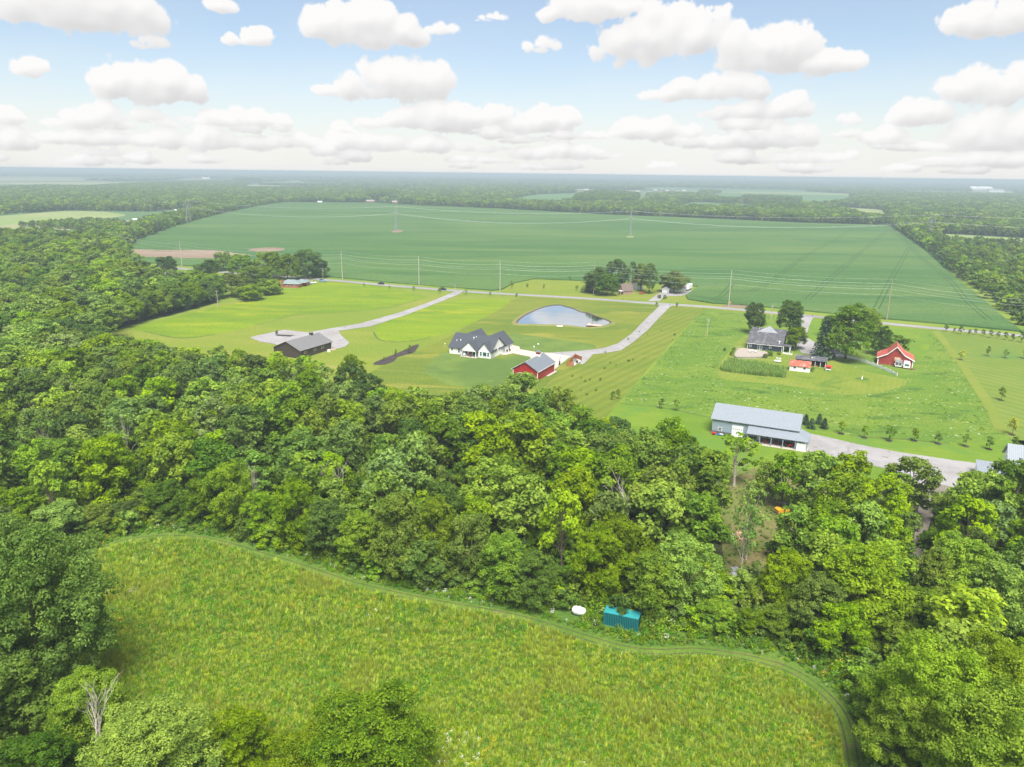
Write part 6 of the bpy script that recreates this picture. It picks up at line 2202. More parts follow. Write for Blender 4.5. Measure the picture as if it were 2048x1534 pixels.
# along the near edge of the woods
for a in (('near', 'bright', 1740, 1096, 17, 7.2), ('near', 'leaf', 1650, 1160, 12, 5.0), ('near', 'bright', 1585, 1105, 13, 4.6), ('near', 'leaf', 1690, 1210, 10, 4.5), ('near', 'leaf', 1850, 1180, 10, 4.5),
          ('near', 'bright', 1930, 1078, 16, 5.8), ('near', 'leaf', 2010, 1130, 15, 6.0), ('near', 'bright', 1890, 1100, 14, 4.0), ('near', 'leaf', 1430, 1200, 6, 3.4), ('near', 'leaf', 1510, 1222, 5, 3.0),
          ('near', 'leaf', 1375, 1075, 14, 6.0), ('near', 'leaf', 1240, 1035, 15, 6.0), ('near', 'bright', 1205, 1060, 14, 5.2), ('mid', 'bright', 1128, 985, 17, 4.4), ('near', 'leaf', 1310, 1110, 12, 5.5),
          ('near', 'dark', 1060, 1110, 13, 5.2), ('near', 'leaf', 1010, 1075, 13, 5.2), ('near', 'bright', 865, 1000, 16, 4.6), ('near', 'bright', 792, 992, 17, 5.4), ('near', 'leaf', 940, 1030, 14, 4.8),
          ('near', 'leaf', 720, 1030, 15, 5.4), ('near', 'dark', 650, 1005, 15, 5.2), ('near', 'leaf', 590, 960, 17, 5.0), ('near', 'bright', 455, 925, 18, 5.6), ('near', 'leaf', 400, 960, 15, 5.0),
          ('near', 'leaf', 520, 985, 14, 4.4), ('near', 'bright', 505, 1000, 10, 3.4), ('near', 'dark', 330, 965, 12, 5.2), ('near', 'dark', 250, 1005, 9, 4.2), ('near', 'bright', 195, 1010, 9, 3.8),
          ('near', 'pale', 110, 1010, 12, 7.0), ('near', 'leaf', 20, 980, 13, 6.0), ('near', 'bright', 205, 875, 15, 6.5), ('near', 'leaf', 120, 880, 15, 6.5), 
          ('near', 'leaf', 1790, 1230, 8, 4.5), ('near', 'leaf', 560, 1040, 10, 4.2), ('near', 'dark', 840, 1075, 10, 4.6), ('near', 'bright', 1020, 1140, 5, 2.4), ('near', 'leaf', 1560, 1215, 6, 3.2)):
    x_, y_, h_ = a[2], a[3], a[4]
    ey = np.interp(x_, [p_[0] for p_ in EDGE], [p_[1] for p_ in EDGE]) - 30
    while h_ > 4 and x_ < 1600:                       # keep its foot behind the mown path
        b_ = at(x_, y_, h_)
        if seen(b_[0], b_[1], 0)[1] < ey:
            break
        h_ -= .25
    T(a[0], a[1], x_, y_, h_, a[5] * (.55 + .45 * h_ / a[4]))
# crowns that stand out in the woods
for a in (('mid', 'bright', 1050, 822, 20, 8.6), ('mid', 'bright', 985, 850, 17, 6.5), ('mid', 'bright', 1120, 850, 17, 6.5), ('mid', 'leaf', 1045, 745, 16, 6.4), ('mid', 'leaf', 1120, 780, 15, 6.0),
          ('mid', 'pale', 940, 795, 15, 6.0), ('mid', 'leaf', 835, 775, 14, 5.5), ('mid', 'pale', 905, 835, 14, 5.5), ('mid', 'dark', 1190, 840, 14, 5.6), ('mid', 'dark', 1235, 835, 13, 5.5), ('mid', 'bright', 1300, 860, 16, 6.0),
          ('tall', 'pale', 1385, 885, 19, 5.0), ('tall', 'leaf', 1425, 900, 19, 4.8), ('mid', 'leaf', 1210, 870, 16, 6.5), ('mid', 'leaf', 1345, 835, 14, 5.2), ('loose', 'bright', 1478, 868, 14, 6.5),
          ('loose', 'pale', 1508, 965, 17, 3.6), ('loose', 'pale', 1496, 1010, 15, 2.8), ('mid', 'leaf', 1575, 905, 14, 4.2), ('mid', 'bright', 1540, 925, 11, 3.4), ('mid', 'bright', 1640, 905, 15, 5.5), ('mid', 'bright', 1710, 905, 16, 6.0),
          ('mid', 'leaf', 1690, 950, 15, 5.5), ('mid', 'leaf', 1830, 915, 15, 6.0), ('mid', 'bright', 1780, 950, 15, 5.0), ('mid', 'leaf', 1980, 945, 16, 6.0), ('mid', 'dark', 2040, 920, 19, 6.0), ('mid', 'leaf', 1650, 1000, 14, 5.2),
          ('mid', 'leaf', 1950, 1000, 15, 5.5), ('mid', 'leaf', 1740, 1010, 14, 5.0), ('mid', 'leaf', 1600, 1010, 13, 4.5), ('mid', 'leaf', 1780, 1030, 12, 4.6), ('mid', 'yellow', 225, 690, 14, 5.5), ('mid', 'bright', 190, 740, 14, 6), ('mid', 'bright', 540, 760, 15, 5.5), ('mid', 'bright', 555, 705, 14, 5),
          ('mid', 'leaf', 610, 712, 14, 6.2), ('mid', 'leaf', 700, 712, 15, 5.5), ('mid', 'dark', 740, 748, 13, 4.6), ('mid', 'leaf', 475, 700, 14, 5.5), ('mid', 'leaf', 430, 695, 14, 5.5), ('tall', 'leaf', 660, 790, 17, 5),
          ('mid', 'leaf', 690, 800, 16, 5.5), ('mid', 'pale', 250, 800, 15, 7), ('mid', 'bright', 150, 870, 15, 5), ('mid', 'bright', 660, 905, 14, 4.5), ('mid', 'pale', 600, 860, 17, 6.5), ('mid', 'pale', 775, 905, 15, 6),
          ('tall', 'pale', 430, 790, 19, 5.5), ('tall', 'pale', 490, 830, 18, 5.2), ('mid', 'leaf', 770, 870, 15, 5), ('mid', 'bright', 100, 700, 15, 5.5), ('mid', 'leaf', 30, 690, 15, 6)):
    T(*a[:5], a[5])
# left grove and yard trees
for a in (('near', 'dark', 612, 498, 21, 11.0, 'great dark tree behind the brick ranch house'), ('near', 'leaf', 535, 503, 19, 10.5, 'round tree left of the great dark tree in the left grove'),
          ('near', 'leaf', 480, 510, 17, 10.0, 'round tree at the back left of the grove beside the brick ranch house'), ('near', 'leaf', 505, 532, 17, 10.0, 'front left tree of the grove beside the brick ranch house'),
          ('near', 'leaf', 572, 510, 18, 9.5, 'tree filling the gap left of the great dark tree behind the brick ranch house'), ('near', 'dark', 640, 520, 13, 6.0, 'lower right shoulder tree beside the great dark tree by the road'),
          ('near', 'dark', 420, 520, 13, 8.0, 'dark tree at the back left end of the left grove'), ('near', 'leaf', 540, 560, 9, 8.0, 'low tree at the front tip of the grove beside the brick ranch house'), ('near', 'leaf', 445, 505, 14, 8.5, 'tree above the thin leaning pole at the back of the left grove'),
          ('near', 'leaf', 460, 548, 14, 9, 'tree between the thin leaning pole and the grove'), ('near', 'leaf', 500, 570, 9, 8, 'small round tree at the lowest edge of the left grove'),
          ('near', 'dark', 330, 514, 14, 8.5, 'lone dark tree on the lawn by the far road bend'), ('bush', 'leaf', 344, 541, 7.0, 4.5, 'small round tree right below the lone dark tree by the road bend'),
          ('near', 'dark', 205, 465, 18, 9, 'dark tree beside the far left transmission pole'), ('near', 'dark', 400, 528, 10, 7, 'dark tree right of the gravel road piece at the left'),
          ('near', 'leaf', 420, 548, 12, 8, 'tree right of the lawn clearing at the left')):
    T(*a[:5], a[5], label=a[6])
for i, (x, y) in enumerate(((236, 656), (258, 648), (280, 641), (302, 634), (322, 629), (343, 625), (364, 619), (386, 613), (408, 606), (428, 599))):
    T('near', ('leaf', 'bright', 'dark')[i % 3], x, y, (13, 15, 12, 14)[i % 4], 7.4, f'tree at the left hayfield edge, {["first", "second", "third", "fourth", "fifth", "sixth", "seventh", "eighth", "ninth", "last"][i]} counting from the nearest', 'trees along the left hayfield edge', base=True)
# cottage trees across the road
for a in (('near', 'dark', 1236, 519, 21, 8.6, 'tallest dark tree behind the brick cottage'), ('near', 'dark', 1200, 536, 17, 9.0, 'dark tree left of the tallest behind the brick cottage'),
          ('mid', 'dark', 1175, 549, 6, 3.6, 'small round tree at the left end of the cottage trees'), ('pine', 'needle', 1180, 560, 8, 6.5, 'low spreading pine beside the reddish transmission pole'),
          ('loose', 'dark', 1266, 524, 19, 6.0, 'thin tree right behind the brick cottage'), ('near', 'leaf', 1284, 528, 18, 5.5, 'tree just left of the tall dark evergreen by the cottage'),
          ('near', 'dark', 1301, 529, 19, 6.0, 'tall dark oval tree right of the brick cottage'), ('near', 'leaf', 1350, 543, 14, 10.0, 'spreading tree beside the garages across the road'),
          ('bush', 'leaf', 1226, 575, 3.8, None, 'clipped round bush left of the brick cottage'), ('near', 'dark', 1216, 548, 14, 7.5, 'tree directly left behind the brick cottage')):
    T(*a[:5], a[5], label=a[6])
T('bush', 'dark', 1319, 590, 2.2, None, 'square dark bush at the cottage drive', base=False)
T('bush', 'dark', 1330, 590, 2.6, None, 'round dark bush right of the square one at the cottage drive')
# navy house trees
for a in (('near', 'dark', 1513, 607, 15, 5.6, 'dark oval tree behind the left end of the navy house'), ('near', 'dark', 1584, 603, 17, 7.2, 'dark round tree behind the right end of the navy house'),
          ('near', 'leaf', 1597, 656, 10, 5.4, 'lighter green tree right of the navy house'), ('spruce', 'needle', 1656, 630, 19, 5.2, 'tall dark spruce left of the great bright tree'),
          ('near', 'leaf', 1705, 612, 23, 11.0, 'great bright green tree left of the old red barn'), ('near', 'bright', 1742, 616, 16, 5.5, 'bright green tree top right behind the great tree'),
          ('near', 'dark', 1766, 654, 12.5, 4.8, 'dark tree between the great tree and the old red barn'), ('bush', 'dark', 1800, 672, 7.5, 5.0, 'dark bushy tree behind the old red barn'), ('bush', 'leaf', 1782, 676, 7, 4.5, 'smaller bushy tree behind the left roof of the old red barn'), ('mid', 'leaf', 1660, 632, 10, 4, 'tree half hidden behind the tall dark spruce')):
    T(*a[:5], a[5], label=a[6])
for i, (x, y, h_, col) in enumerate(((1594, 732, 1.6, 'leaf'), (1625, 743, 1.8, 'leaf'), (1547, 701, 1.8, 'dark'), (1449, 702, 1.4, 'dark'), (1468, 702, 1.6, 'dark'), (1464, 711, 2.2, 'leaf'), (1540, 712, 2.2, 'leaf'), (1530, 716, 1.8, 'dark'),
                                     (1558, 710, 1.5, 'leaf'), (1655, 705, 1.8, 'dark'), (1676, 705, 1.6, 'leaf'))):
    T('bush', col, x, y, h_, None, ['low bush at the left wall of the white shed', 'round bush at the right corner of the white shed', 'dark shrub against the navy house wall', 'small dark shrub on the pale grass path',
                                    'dark shrub at the left side of the round deck', 'leafy shrub at the front left of the round deck', 'leafy shrub at the front right of the round deck', 'low dark shrub before the right end of the deck',
                                    'garden shrub between deck and white planter', 'dark shrub under the tall dark spruce', 'shrub at the left end of the vinyl fence'][i], base=True)
# small conifers by the workshop, saplings
for i, (x, y) in enumerate(((1611, 833), (1622, 841), (1638, 832), (1648, 841))):
    T('cone', 'needle', x, y + 16, 3.4, None, ['cone evergreen nearest the workshop roof, back row', 'cone evergreen nearest the workshop, front row', 'cone evergreen farther right in the back row', 'cone evergreen farther right in the front row'][i],
      'small cone evergreens beside the workshop', base=True)
SAP = [(762, 0)]
ROADSAP = [(1891, 663, 3.6), (1908, 666, 2.6), (1921, 669, 4.2), (1938, 671, 3.0), (1950, 670, 3.2), (1966, 673, 3.4), (1980, 676, 4.0), (1996, 677, 3.4), (2010, 680, 3.8), (2024, 682, 3.4), (2042, 685, 4.4)]
for i, (x, y, h_) in enumerate(ROADSAP):
    T('sapling', 'dark', x, y, h_, None, f'roadside sapling beside the striped field, {["first", "second", "third", "fourth", "fifth", "sixth", "seventh", "eighth", "ninth", "tenth", "last"][i]} from the left', 'saplings along the road by the striped field', base=True)
for x, y, h_, col, lb in ((1922, 720, 4.6, 'yellow', 'yellow-leaved young tree at the edge of the striped field'), (1976, 712, 4.6, 'leaf', 'young green tree right of the yellow one in the striped field'), (2010, 716, 4.2, 'dark', 'dark young tree third along the row in the striped field'),
                          (2046, 717, 4.6, 'yellow', 'yellow young tree at the right edge of the striped field'), (2002, 801, 5.2, 'dark', 'dark young tree on a ring of soil in the striped field'), (2024, 870, 6, 'yellow', 'bushy yellow tree at the lower corner of the striped field'),
                          (1682, 868, 4.4, 'bright', 'young tree planted right of the four cone evergreens'), (1728, 876, 4.2, 'leaf', 'pale young tree second right of the cone evergreens'), (1778, 882, 5, 'leaf', 'young tree above the gravel yard, third in the row'),
                          (1828, 882, 4.2, 'bright', 'thin yellowish sapling above the gravel yard'), (1876, 888, 3.6, 'leaf', 'thin sapling on a mulch ring above the gravel yard'), (1931, 893, 4.2, 'dark', 'sapling on bare soil above the gravel yard, fourth along'), (1978, 899, 4.4, 'leaf', 'round young tree near the white barn'),
                          (2027, 902, 4.6, 'leaf', 'round young tree nearest the white barn'), (1323, 817, 4, 'leaf', 'thin sapling left on the bright lawn'), (1352, 822, 4.6, 'leaf', 'thin sapling right on the bright lawn'), (1225, 800, 3.4, 'dark', 'small dark tree at the corner of the mown strip'), (1236, 798, 3.8, 'dark', 'second small dark tree at the corner of the mown strip'),
                          (1023, 577, 5.5, 'dark', 'largest young tree on the lawn across the road'), (1055, 577, 3.6, 'dark', 'second young tree on the lawn across the road'), (1088, 579, 4.0, 'dark', 'third young tree on the lawn across the road'), (1153, 581, 4.0, 'dark', 'fourth young tree on the lawn across the road'), (1140, 561, 3.4, 'dark', 'thin tree at the back of the lawn across the road'),
                          (1109, 562, 2.4, 'dark', 'tiny tree at the back of the lawn across the road'), (828, 583, 3.8, 'dark', 'roadside sapling left of the dark station wagon'), (880, 587, 4.0, 'dark', 'roadside sapling just below the dark station wagon'), (931, 590, 4.2, 'dark', 'sapling by the mailbox at the gravel junction'), (980, 592, 3.2, 'leaf', 'sapling on the verge right of the gravel junction'),
                          (1033, 596, 3.2, 'dark', 'sapling left of the pond lawn corner by the road'), (1313, 613, 3.4, 'dark', 'sapling just left of the driveway mouth'), (1353, 616, 3.6, 'dark', 'sapling just right of the driveway mouth'), (728, 574, 2.8, 'leaf', 'faint sapling on the verge below the first dark car'), (779, 579, 2.8, 'leaf', 'faint sapling on the verge right of the first dark car'),
                          (820, 706, 3.6, 'dark', 'young tree at the right end of the mulch bed'), (792, 712, 3.0, 'dark', 'young tree in the middle of the mulch bed'), (768, 722, 2.0, 'bright', 'light shrub at the lower end of the mulch bed'), (2035, 905, 3, 'dark', 'small dark tree by the eave of the white barn')):
    T('sapling', 'leaf' if col == 'dark' else col, x, y, h_ * .9, None, lb.replace('dark young', 'young').replace('small dark', 'small'), None, base=True)
    if y > 700 and x > 1600 and h_ > 3.5:
        c0 = at(x, y)
        sheet('mulch_ring', [(c0[0] + .95 * math.cos(k * .785), c0[1] + .95 * math.sin(k * .785)) for k in range(8)], GR['mulch'], .12)
TREES[-1][0] = 'bush'
# conifer row saplings in mown strip: low tufts, one by one
rs_ = random.Random(77)
for i in range(26):
    u_, w_ = rs_.random(), rs_.random()
    x = 1345 + (1130 - 1345) * u_ + (w_ - .5) * 60
    y = 650 + (790 - 650) * u_ + (w_ - .5) * 30
    p_ = at(x, y)
    TREES.append(['bush', 'weedc', p_[0], p_[1], rs_.uniform(.5, 1.0), None, 'knee-high weed clump left standing in the mown strip', 'weed clumps in the mown strip beside the driveway'])

# --- random fill of the woods
def inside(p, poly):
    x, y = p
    c = False
    j = len(poly) - 1
    for i in range(len(poly)):
        xi, yi = poly[i]
        xj, yj = poly[j]
        if (yi > y) != (yj > y) and x < (xj - xi) * (y - yi) / (yj - yi) + xi:
            c = not c
        j = i
    return c


def fill(poly_px, spacing, hs, seed, tries, kinds, out, avoid=(), edge_h=None):
    poly = px(poly_px)
    rg = random.Random(seed)
    x0, x1 = min(p[0] for p in poly), max(p[0] for p in poly)
    y0, y1 = min(p[1] for p in poly), max(p[1] for p in poly)
    cell = spacing
    grid = {}
    for tr_ in TREES:
        if tr_[4] > 6:
            grid.setdefault((int(tr_[2] // cell), int(tr_[3] // cell)), []).append((tr_[2], tr_[3]))
    got = 0
    for _ in range(tries):
        x, y = rg.uniform(x0, x1), rg.uniform(y0, y1)
        sx_, sy_ = seen(x, y, 8)
        if not (-130 < sx_ < 2180 and sy_ < 1640):
            continue
        gx, gy = int(x // cell), int(y // cell)
        if any((q[0] - x) ** 2 + (q[1] - y) ** 2 < spacing * spacing * .72 for i in (-1, 0, 1) for j in (-1, 0, 1) for q in grid.get((gx + i, gy + j), ())):
            continue
        if not inside((x, y), poly) or any(inside((x, y), a_) for a_ in avoid):
            continue
        grid.setdefault((gx, gy), []).append((x, y))
        kind, col = rg.choice(kinds)
        h_ = rg.uniform(*hs)
        out.append([kind, col, x, y, h_, None, None, None])
        got += 1
    return got


WOODS = [(-500, 1230), (100, 1122), (200, 1092), (260, 1068), (330, 1056), (430, 1062), (510, 1086), (600, 1116), (700, 1144), (800, 1166), (900, 1186), (1000, 1204), (1090, 1226), (1180, 1232), (1300, 1250),
         (1400, 1266), (1500, 1276), (1600, 1306), (1690, 1352), (1745, 1440), (1760, 1600), (2600, 1700), (2600, 1040), (2100, 1012), (1900, 1016), (1700, 1022), (1590, 1045), (1545, 1160), (1450, 1190),
         (1425, 1100), (1420, 1000), (1330, 955), (1250, 915), (1190, 872), (1100, 850), (950, 832), (860, 826), (800, 822), (745, 790), (690, 785), (640, 785), (540, 785), (450, 770), (350, 755), (232, 742),
         (222, 664), (287, 640), (339, 629), (391, 614), (432, 602), (415, 588), (300, 584), (275, 545), (235, 508), (180, 498), (0, 490), (-500, 515)]
lane = px([(1856, 960), (1912, 970), (1880, 1020), (1862, 1080), (1856, 1225), (1812, 1225), (1816, 1120), (1822, 1060), (1828, 1000)])
MIX = [('mid', 'leaf')] * 7 + [('mid', 'dark')] * 3 + [('mid', 'bright')] * 4 + [('mid', 'pale')] * 2 + [('tall', 'leaf')] * 2 + [('tall', 'pale')] + [('loose', 'pale')]
FILL = []
GAPS = [px([(1404, 930), (1628, 930), (1605, 1275), (1414, 1275)]), px([(1795, 1000), (1885, 1000), (1880, 1235), (1800, 1235)]), px([(1878, 940), (1950, 940), (1925, 1090), (1868, 1090)])]
fill(WOODS, 8.8, (12.5, 17.5), 5, 26000, MIX, FILL, GAPS + [lane, px([(-2500, 480), (4000, 480), (4000, 752), (-2500, 752)])])
fill(WOODS, 12.0, (13.5, 19), 6, 16000, MIX, FILL, [lane, px([(-2500, 752), (4000, 752), (4000, 2400), (-2500, 2400)])])
CURVE = [(222, 668), (350, 686), (450, 700), (540, 712), (640, 722), (700, 714), (760, 765), (860, 788), (950, 770), (1050, 746), (1150, 790), (1230, 842), (1265, 866), (1340, 840), (1430, 900), (1560, 905),
         (1700, 903), (1850, 913), (1960, 940), (2048, 925), (2300, 940)]
for a in FILL:                                        # the skyline of the woods against the lawns stays low enough to show them
    while a[4] > 5:
        q_ = seen(a[2], a[3], a[4])
        if q_[0] < 222 or seen(a[2], a[3], 0)[1] < 668 or q_[1] > np.interp(q_[0], [p_[0] for p_ in CURVE], [p_[1] for p_ in CURVE]) + (a[2] * 7 % 9):
            break
        a[4] -= .4
allt = TREES + FILL
for a in allt:
    sx_, sy_ = seen(a[2], a[3], a[4] * .7)
    a.append(math.hypot(a[2], a[3]) if -60 < sx_ < 2110 and -50 < sy_ < 1600 else 9e9)
big = sorted([a for a in allt if a[0] in ('front', 'near', 'giant', 'mid', 'tall', 'loose')], key=lambda a: (a[6] is None, a[8]))
keep = big[:292]
rest = [a for a in allt if a[0] in ('front', 'near', 'giant', 'mid', 'tall', 'loose') and not any(a is b2 for b2 in keep)]
small = [a for a in allt if a[0] not in ('front', 'near', 'giant', 'mid', 'tall', 'loose')]

# --- things: each kept tree is an Empty with crown and trunk
LEAFM = {'lime': M['lime'], 'leaf': M['leaf'], 'bright': M['bright'], 'dark': M['dark'], 'pale': M['pale'], 'yellow': M['yellow'], 'needle': M['needle'], 'weedc': M['weed']}
NAMES = {'front': 'deciduous_tree', 'near': 'deciduous_tree', 'giant': 'deciduous_tree', 'mid': 'deciduous_tree', 'tall': 'deciduous_tree', 'loose': 'deciduous_tree', 'bush': 'bush', 'sapling': 'sapling', 'spruce': 'spruce_tree',
         'pine': 'pine_tree', 'cone': 'evergreen_shrub'}
CATS = {'bush': 'bush', 'sapling': 'young tree', 'cone': 'evergreen shrub'}
vr = random.Random(99)
ranks = {}
lab_key = {}
for a in sorted(keep, key=lambda a: a[8]):
    if a[6]:
        continue
    li = min(range(len(LAND)), key=lambda i: (LAND[i][1][0] - a[2]) ** 2 + (LAND[i][1][1] - a[3]) ** 2)
    hw = 'towering ' if a[4] > 18.5 else 'low ' if a[4] < 10 else ''
    key = (hw, a[1], a[0] in ('tall',), a[0] == 'loose', li)
    d_ = math.hypot(LAND[li][1][0] - a[2], LAND[li][1][1] - a[3])
    ranks.setdefault(key, []).append((d_, id(a)))
    lab_key[id(a)] = key
for k in ranks:
    ranks[k].sort()
NUMW = ['first', 'second', 'third', 'fourth', 'fifth', 'sixth', 'seventh', 'eighth', 'ninth', 'tenth', 'eleventh', 'twelfth', 'thirteenth', 'fourteenth', 'fifteenth', 'sixteenth', 'seventeenth', 'eighteenth', 'nineteenth', 'twentieth']


def auto_label(a):
    key = lab_key[id(a)]
    r_ = [i for i, q in enumerate(ranks[key]) if q[1] == id(a)][0]
    kw = 'narrow tree' if key[2] else 'thin open tree' if key[3] else 'round-crowned tree'
    lm_ = LAND[key[4]][0]
    nw = ORD[r_] if r_ < len(ORD) else (NUMW[r_] if r_ < len(NUMW) else f'{r_ + 1}th') + ' nearest'
    return f'{key[0]}{COLW[key[1]]} {kw} in the woods, {nw} to {lm_}'


for a in keep + small:
    kind, col, x, y, H_, Rr, lb, grp = a[:8]
    pr = vr.choice(PROTO[kind])
    me_c, me_t, h0, r0 = pr
    q = bpy.data.objects.new(NAMES[kind], None)
    COL.objects.link(q)
    q.empty_display_size = .5
    q.location = (x, y, 0.05)
    sz = H_ / h0
    sx_ = sz * vr.uniform(.9, 1.12) if Rr is None else Rr / r0
    if Rr is None and kind in ('mid', 'tall', 'loose'):
        sx_ = min(1.25, max(.8, sz)) * vr.uniform(.88, 1.15) * (1.32 if y > 262 else 1.0)
    q.scale = (sx_ * vr.uniform(.92, 1.08), sx_, sz)
    q.rotation_euler = (0, 0, vr.uniform(0, 6.28))
    if lb is None:
        lb = auto_label(a)
        grp = grp or 'trees of the woods'
    if lb.startswith('knee-high'):
        q.name = 'weed_clump'
        tag(q, lb, 'weed clump', grp)
    else:
        tag(q, lb, CATS.get(kind, 'tree'), grp)
    for nm, me_ in (('crown', me_c), ('trunk', me_t)):
        if nm == 'trunk' and lb.startswith('knee-high'):
            continue
        o_ = bpy.data.objects.new(nm if not lb.startswith('knee-high') else 'leaves', me_)
        COL.objects.link(o_)
        o_.parent = q
        if nm == 'crown' and LEAFM[col] is not me_.materials[0]:
            o_.material_slots[0].link = 'OBJECT'
            o_.material_slots[0].material = LEAFM[col]

# dead trees
for i, (x, y, z, H_, lb) in enumerate(((190, 1385, 12, 13, 'bare dead tree with pale branches at the bottom left corner'), (1270, 955, 16, 15, 'dead bare-limbed tree standing up among green crowns above the teal container'),
                                       (505, 925, 12, 12, 'pale broken snag in the shaded middle woods'), (670, 905, 15, 15, 'tall thin bare snag right of the pale broken one'), (1545, 608, 8, 9, 'bare grey tree behind the navy house'),
                                       (1485, 1060, 12, 12, None), (370, 1395, 1, 1, None))):
    if lb is None:
        continue
    p_ = at(x, y, z)
    q = thing('dead_tree', lb, 'dead tree', (p_[0], p_[1], 0), i * 1.3)
    q.scale = (H_ / 13,) * 3
    o_ = bpy.data.objects.new('branches', DEAD[i % 2])
    COL.objects.link(o_)
    o_.parent = q


# --- stuff: one object each, instancing a few source meshes on points
def scatter(name, pts, srcs, label=None):
    """pts: rows x, y, z, rot, sx, sz, variant. Sources are plain meshes, instanced by geometry nodes on this one object."""
    A = np.array(pts, np.float32)
    me = bpy.data.meshes.new(name)
    me.vertices.add(len(A))
    me.vertices.foreach_set('co', np.ascontiguousarray(A[:, :3]).ravel())
    for nm, col in (('rot', 3), ('sx', 4), ('sz', 5)):
        at_ = me.attributes.new(nm, 'FLOAT', 'POINT')
        at_.data.foreach_set('value', np.ascontiguousarray(A[:, col]))
    at_ = me.attributes.new('var', 'INT', 'POINT')
    at_.data.foreach_set('value', A[:, 6].astype(np.int32))
    o_ = bpy.data.objects.new(name, me)
    COL.objects.link(o_)
    tag(o_, label, kind='stuff')
    ng = bpy.data.node_groups.new(name + '_nodes', 'GeometryNodeTree')
    ng.interface.new_socket('Geometry', in_out='INPUT', socket_type='NodeSocketGeometry')
    ng.interface.new_socket('Geometry', in_out='OUTPUT', socket_type='NodeSocketGeometry')
    gi, go = ng.nodes.new('NodeGroupInput'), ng.nodes.new('NodeGroupOutput')
    jn = ng.nodes.new('GeometryNodeJoinGeometry')

    def attr(nm, ty):
        n_ = ng.nodes.new('GeometryNodeInputNamedAttribute')
        n_.data_type = ty
        n_.inputs[0].default_value = nm
        return next(s for s in n_.outputs if s.enabled and s.name == 'Attribute')
    rx = ng.nodes.new('ShaderNodeCombineXYZ')
    ng.links.new(attr('rot', 'FLOAT'), rx.inputs[2])
    sc_ = ng.nodes.new('ShaderNodeCombineXYZ')
    s_ = attr('sx', 'FLOAT')
    ng.links.new(s_, sc_.inputs[0])
    ng.links.new(s_, sc_.inputs[1])
    ng.links.new(attr('sz', 'FLOAT'), sc_.inputs[2])
    var = attr('var', 'INT')
    for k, src in enumerate(srcs):
        so = bpy.data.objects.new(name + '_source', src)
        oi = ng.nodes.new('GeometryNodeObjectInfo')
        oi.inputs[0].default_value = so
        oi.inputs['As Instance'].default_value = True
        cmp_ = ng.nodes.new('FunctionNodeCompare')
        cmp_.data_type, cmp_.operation = 'INT', 'EQUAL'
        ng.links.new(var, next(s for s in cmp_.inputs if s.enabled and s.name == 'A'))
        next(s for s in cmp_.inputs if s.enabled and s.name == 'B').default_value = k
        ip = ng.nodes.new('GeometryNodeInstanceOnPoints')
        ng.links.new(gi.outputs[0], ip.inputs['Points'])
        ng.links.new(cmp_.outputs[0], ip.inputs['Selection'])
        ng.links.new(oi.outputs['Geometry'], ip.inputs['Instance'])
        ng.links.new(rx.outputs[0], ip.inputs['Rotation'])
        ng.links.new(sc_.outputs[0], ip.inputs['Scale'])
        ng.links.new(ip.outputs[0], jn.inputs[0])
    ng.links.new(jn.outputs[0], go.inputs[0])
    md = o_.modifiers.new('scatter', 'NODES')
    md.node_group = ng
    return o_


def with_mat(me_, mat):
    m_ = me_.copy()
    m_.materials[0] = mat
    return m_


def merged(pr, mat, name='tree'):
    """Crown and trunk of a prototype in one mesh, for the far masses."""
    bm = bmesh.new()
    return with_mat(pr[0], mat)


# the part of the woods beyond the trees built one by one
srcs, idx = [], {}
for kind in ('mid', 'tall', 'loose'):
    for j, pr in enumerate(PROTO[kind]):
        for col in ('leaf', 'bright', 'dark', 'pale'):
            if j < 3:
                idx[(kind, j, col)] = len(srcs)
                srcs.append(with_mat(pr[0], LEAFM[col]))
rows = []
for a in rest:
    kind, col, x, y, H_ = a[:5]
    kind = 'mid' if kind in ('front', 'near', 'giant') else kind
    j = vr.randrange(min(3, len(PROTO[kind])))
    h0 = PROTO[kind][j][2]
    s_ = min(1.3, max(.85, H_ / h0)) * vr.uniform(.95, 1.2) * 1.32
    rows.append((x, y, 0, vr.uniform(0, 6.28), s_, H_ / h0, idx[(kind, j, {'yellow': 'leaf', 'lime': 'bright'}.get(col, col))]))
scatter('woodland', rows, srcs, 'far part of the left woods merging into one mass of crowns')

# far woods and hedges
FARS = []
for pr in PROTO['far'][:3]:
    for col in ('leaf', 'dark', 'dark'):
        FARS.append(with_mat(pr[0], LEAFM[col]))
frg = np.random.default_rng(7)


def poly_points(poly, spacing, jitter=.45, minpx=None):
    P_ = np.array(poly)
    x0, y0 = P_.min(0)
    x1, y1 = P_.max(0)
    gx, gy = np.meshgrid(np.arange(x0, x1, spacing), np.arange(y0, y1, spacing))
    q = np.stack([gx.ravel(), gy.ravel()], 1)
    q = q + frg.uniform(-jitter, jitter, size=q.shape) * spacing
    c = np.zeros(len(q), bool)
    j = len(P_) - 1
    for i in range(len(P_)):
        xi, yi = P_[i]
        xj, yj = P_[j]
        m_ = ((yi > q[:, 1]) != (yj > q[:, 1])) & (q[:, 0] < (xj - xi) * (q[:, 1] - yi) / (yj - yi + 1e-9) + xi)
        c ^= m_
        j = i
    # only where the camera, or one a step aside, can look
    m_ = np.abs(q[:, 0]) < q[:, 1] * .80 + 60
    return q[c & m_]


def to_rows(q, h0, h1, sx0=.8, sx1=1.25):
    n_ = len(q)
    h_ = frg.uniform(h0, h1, size=n_) / 13
    return np.stack([q[:, 0], q[:, 1], np.zeros(n_), frg.uniform(0, 6.28, n_), h_ * frg.uniform(sx0, sx1, n_), h_, frg.choice(len(FARS), n_, p=None)], 1)


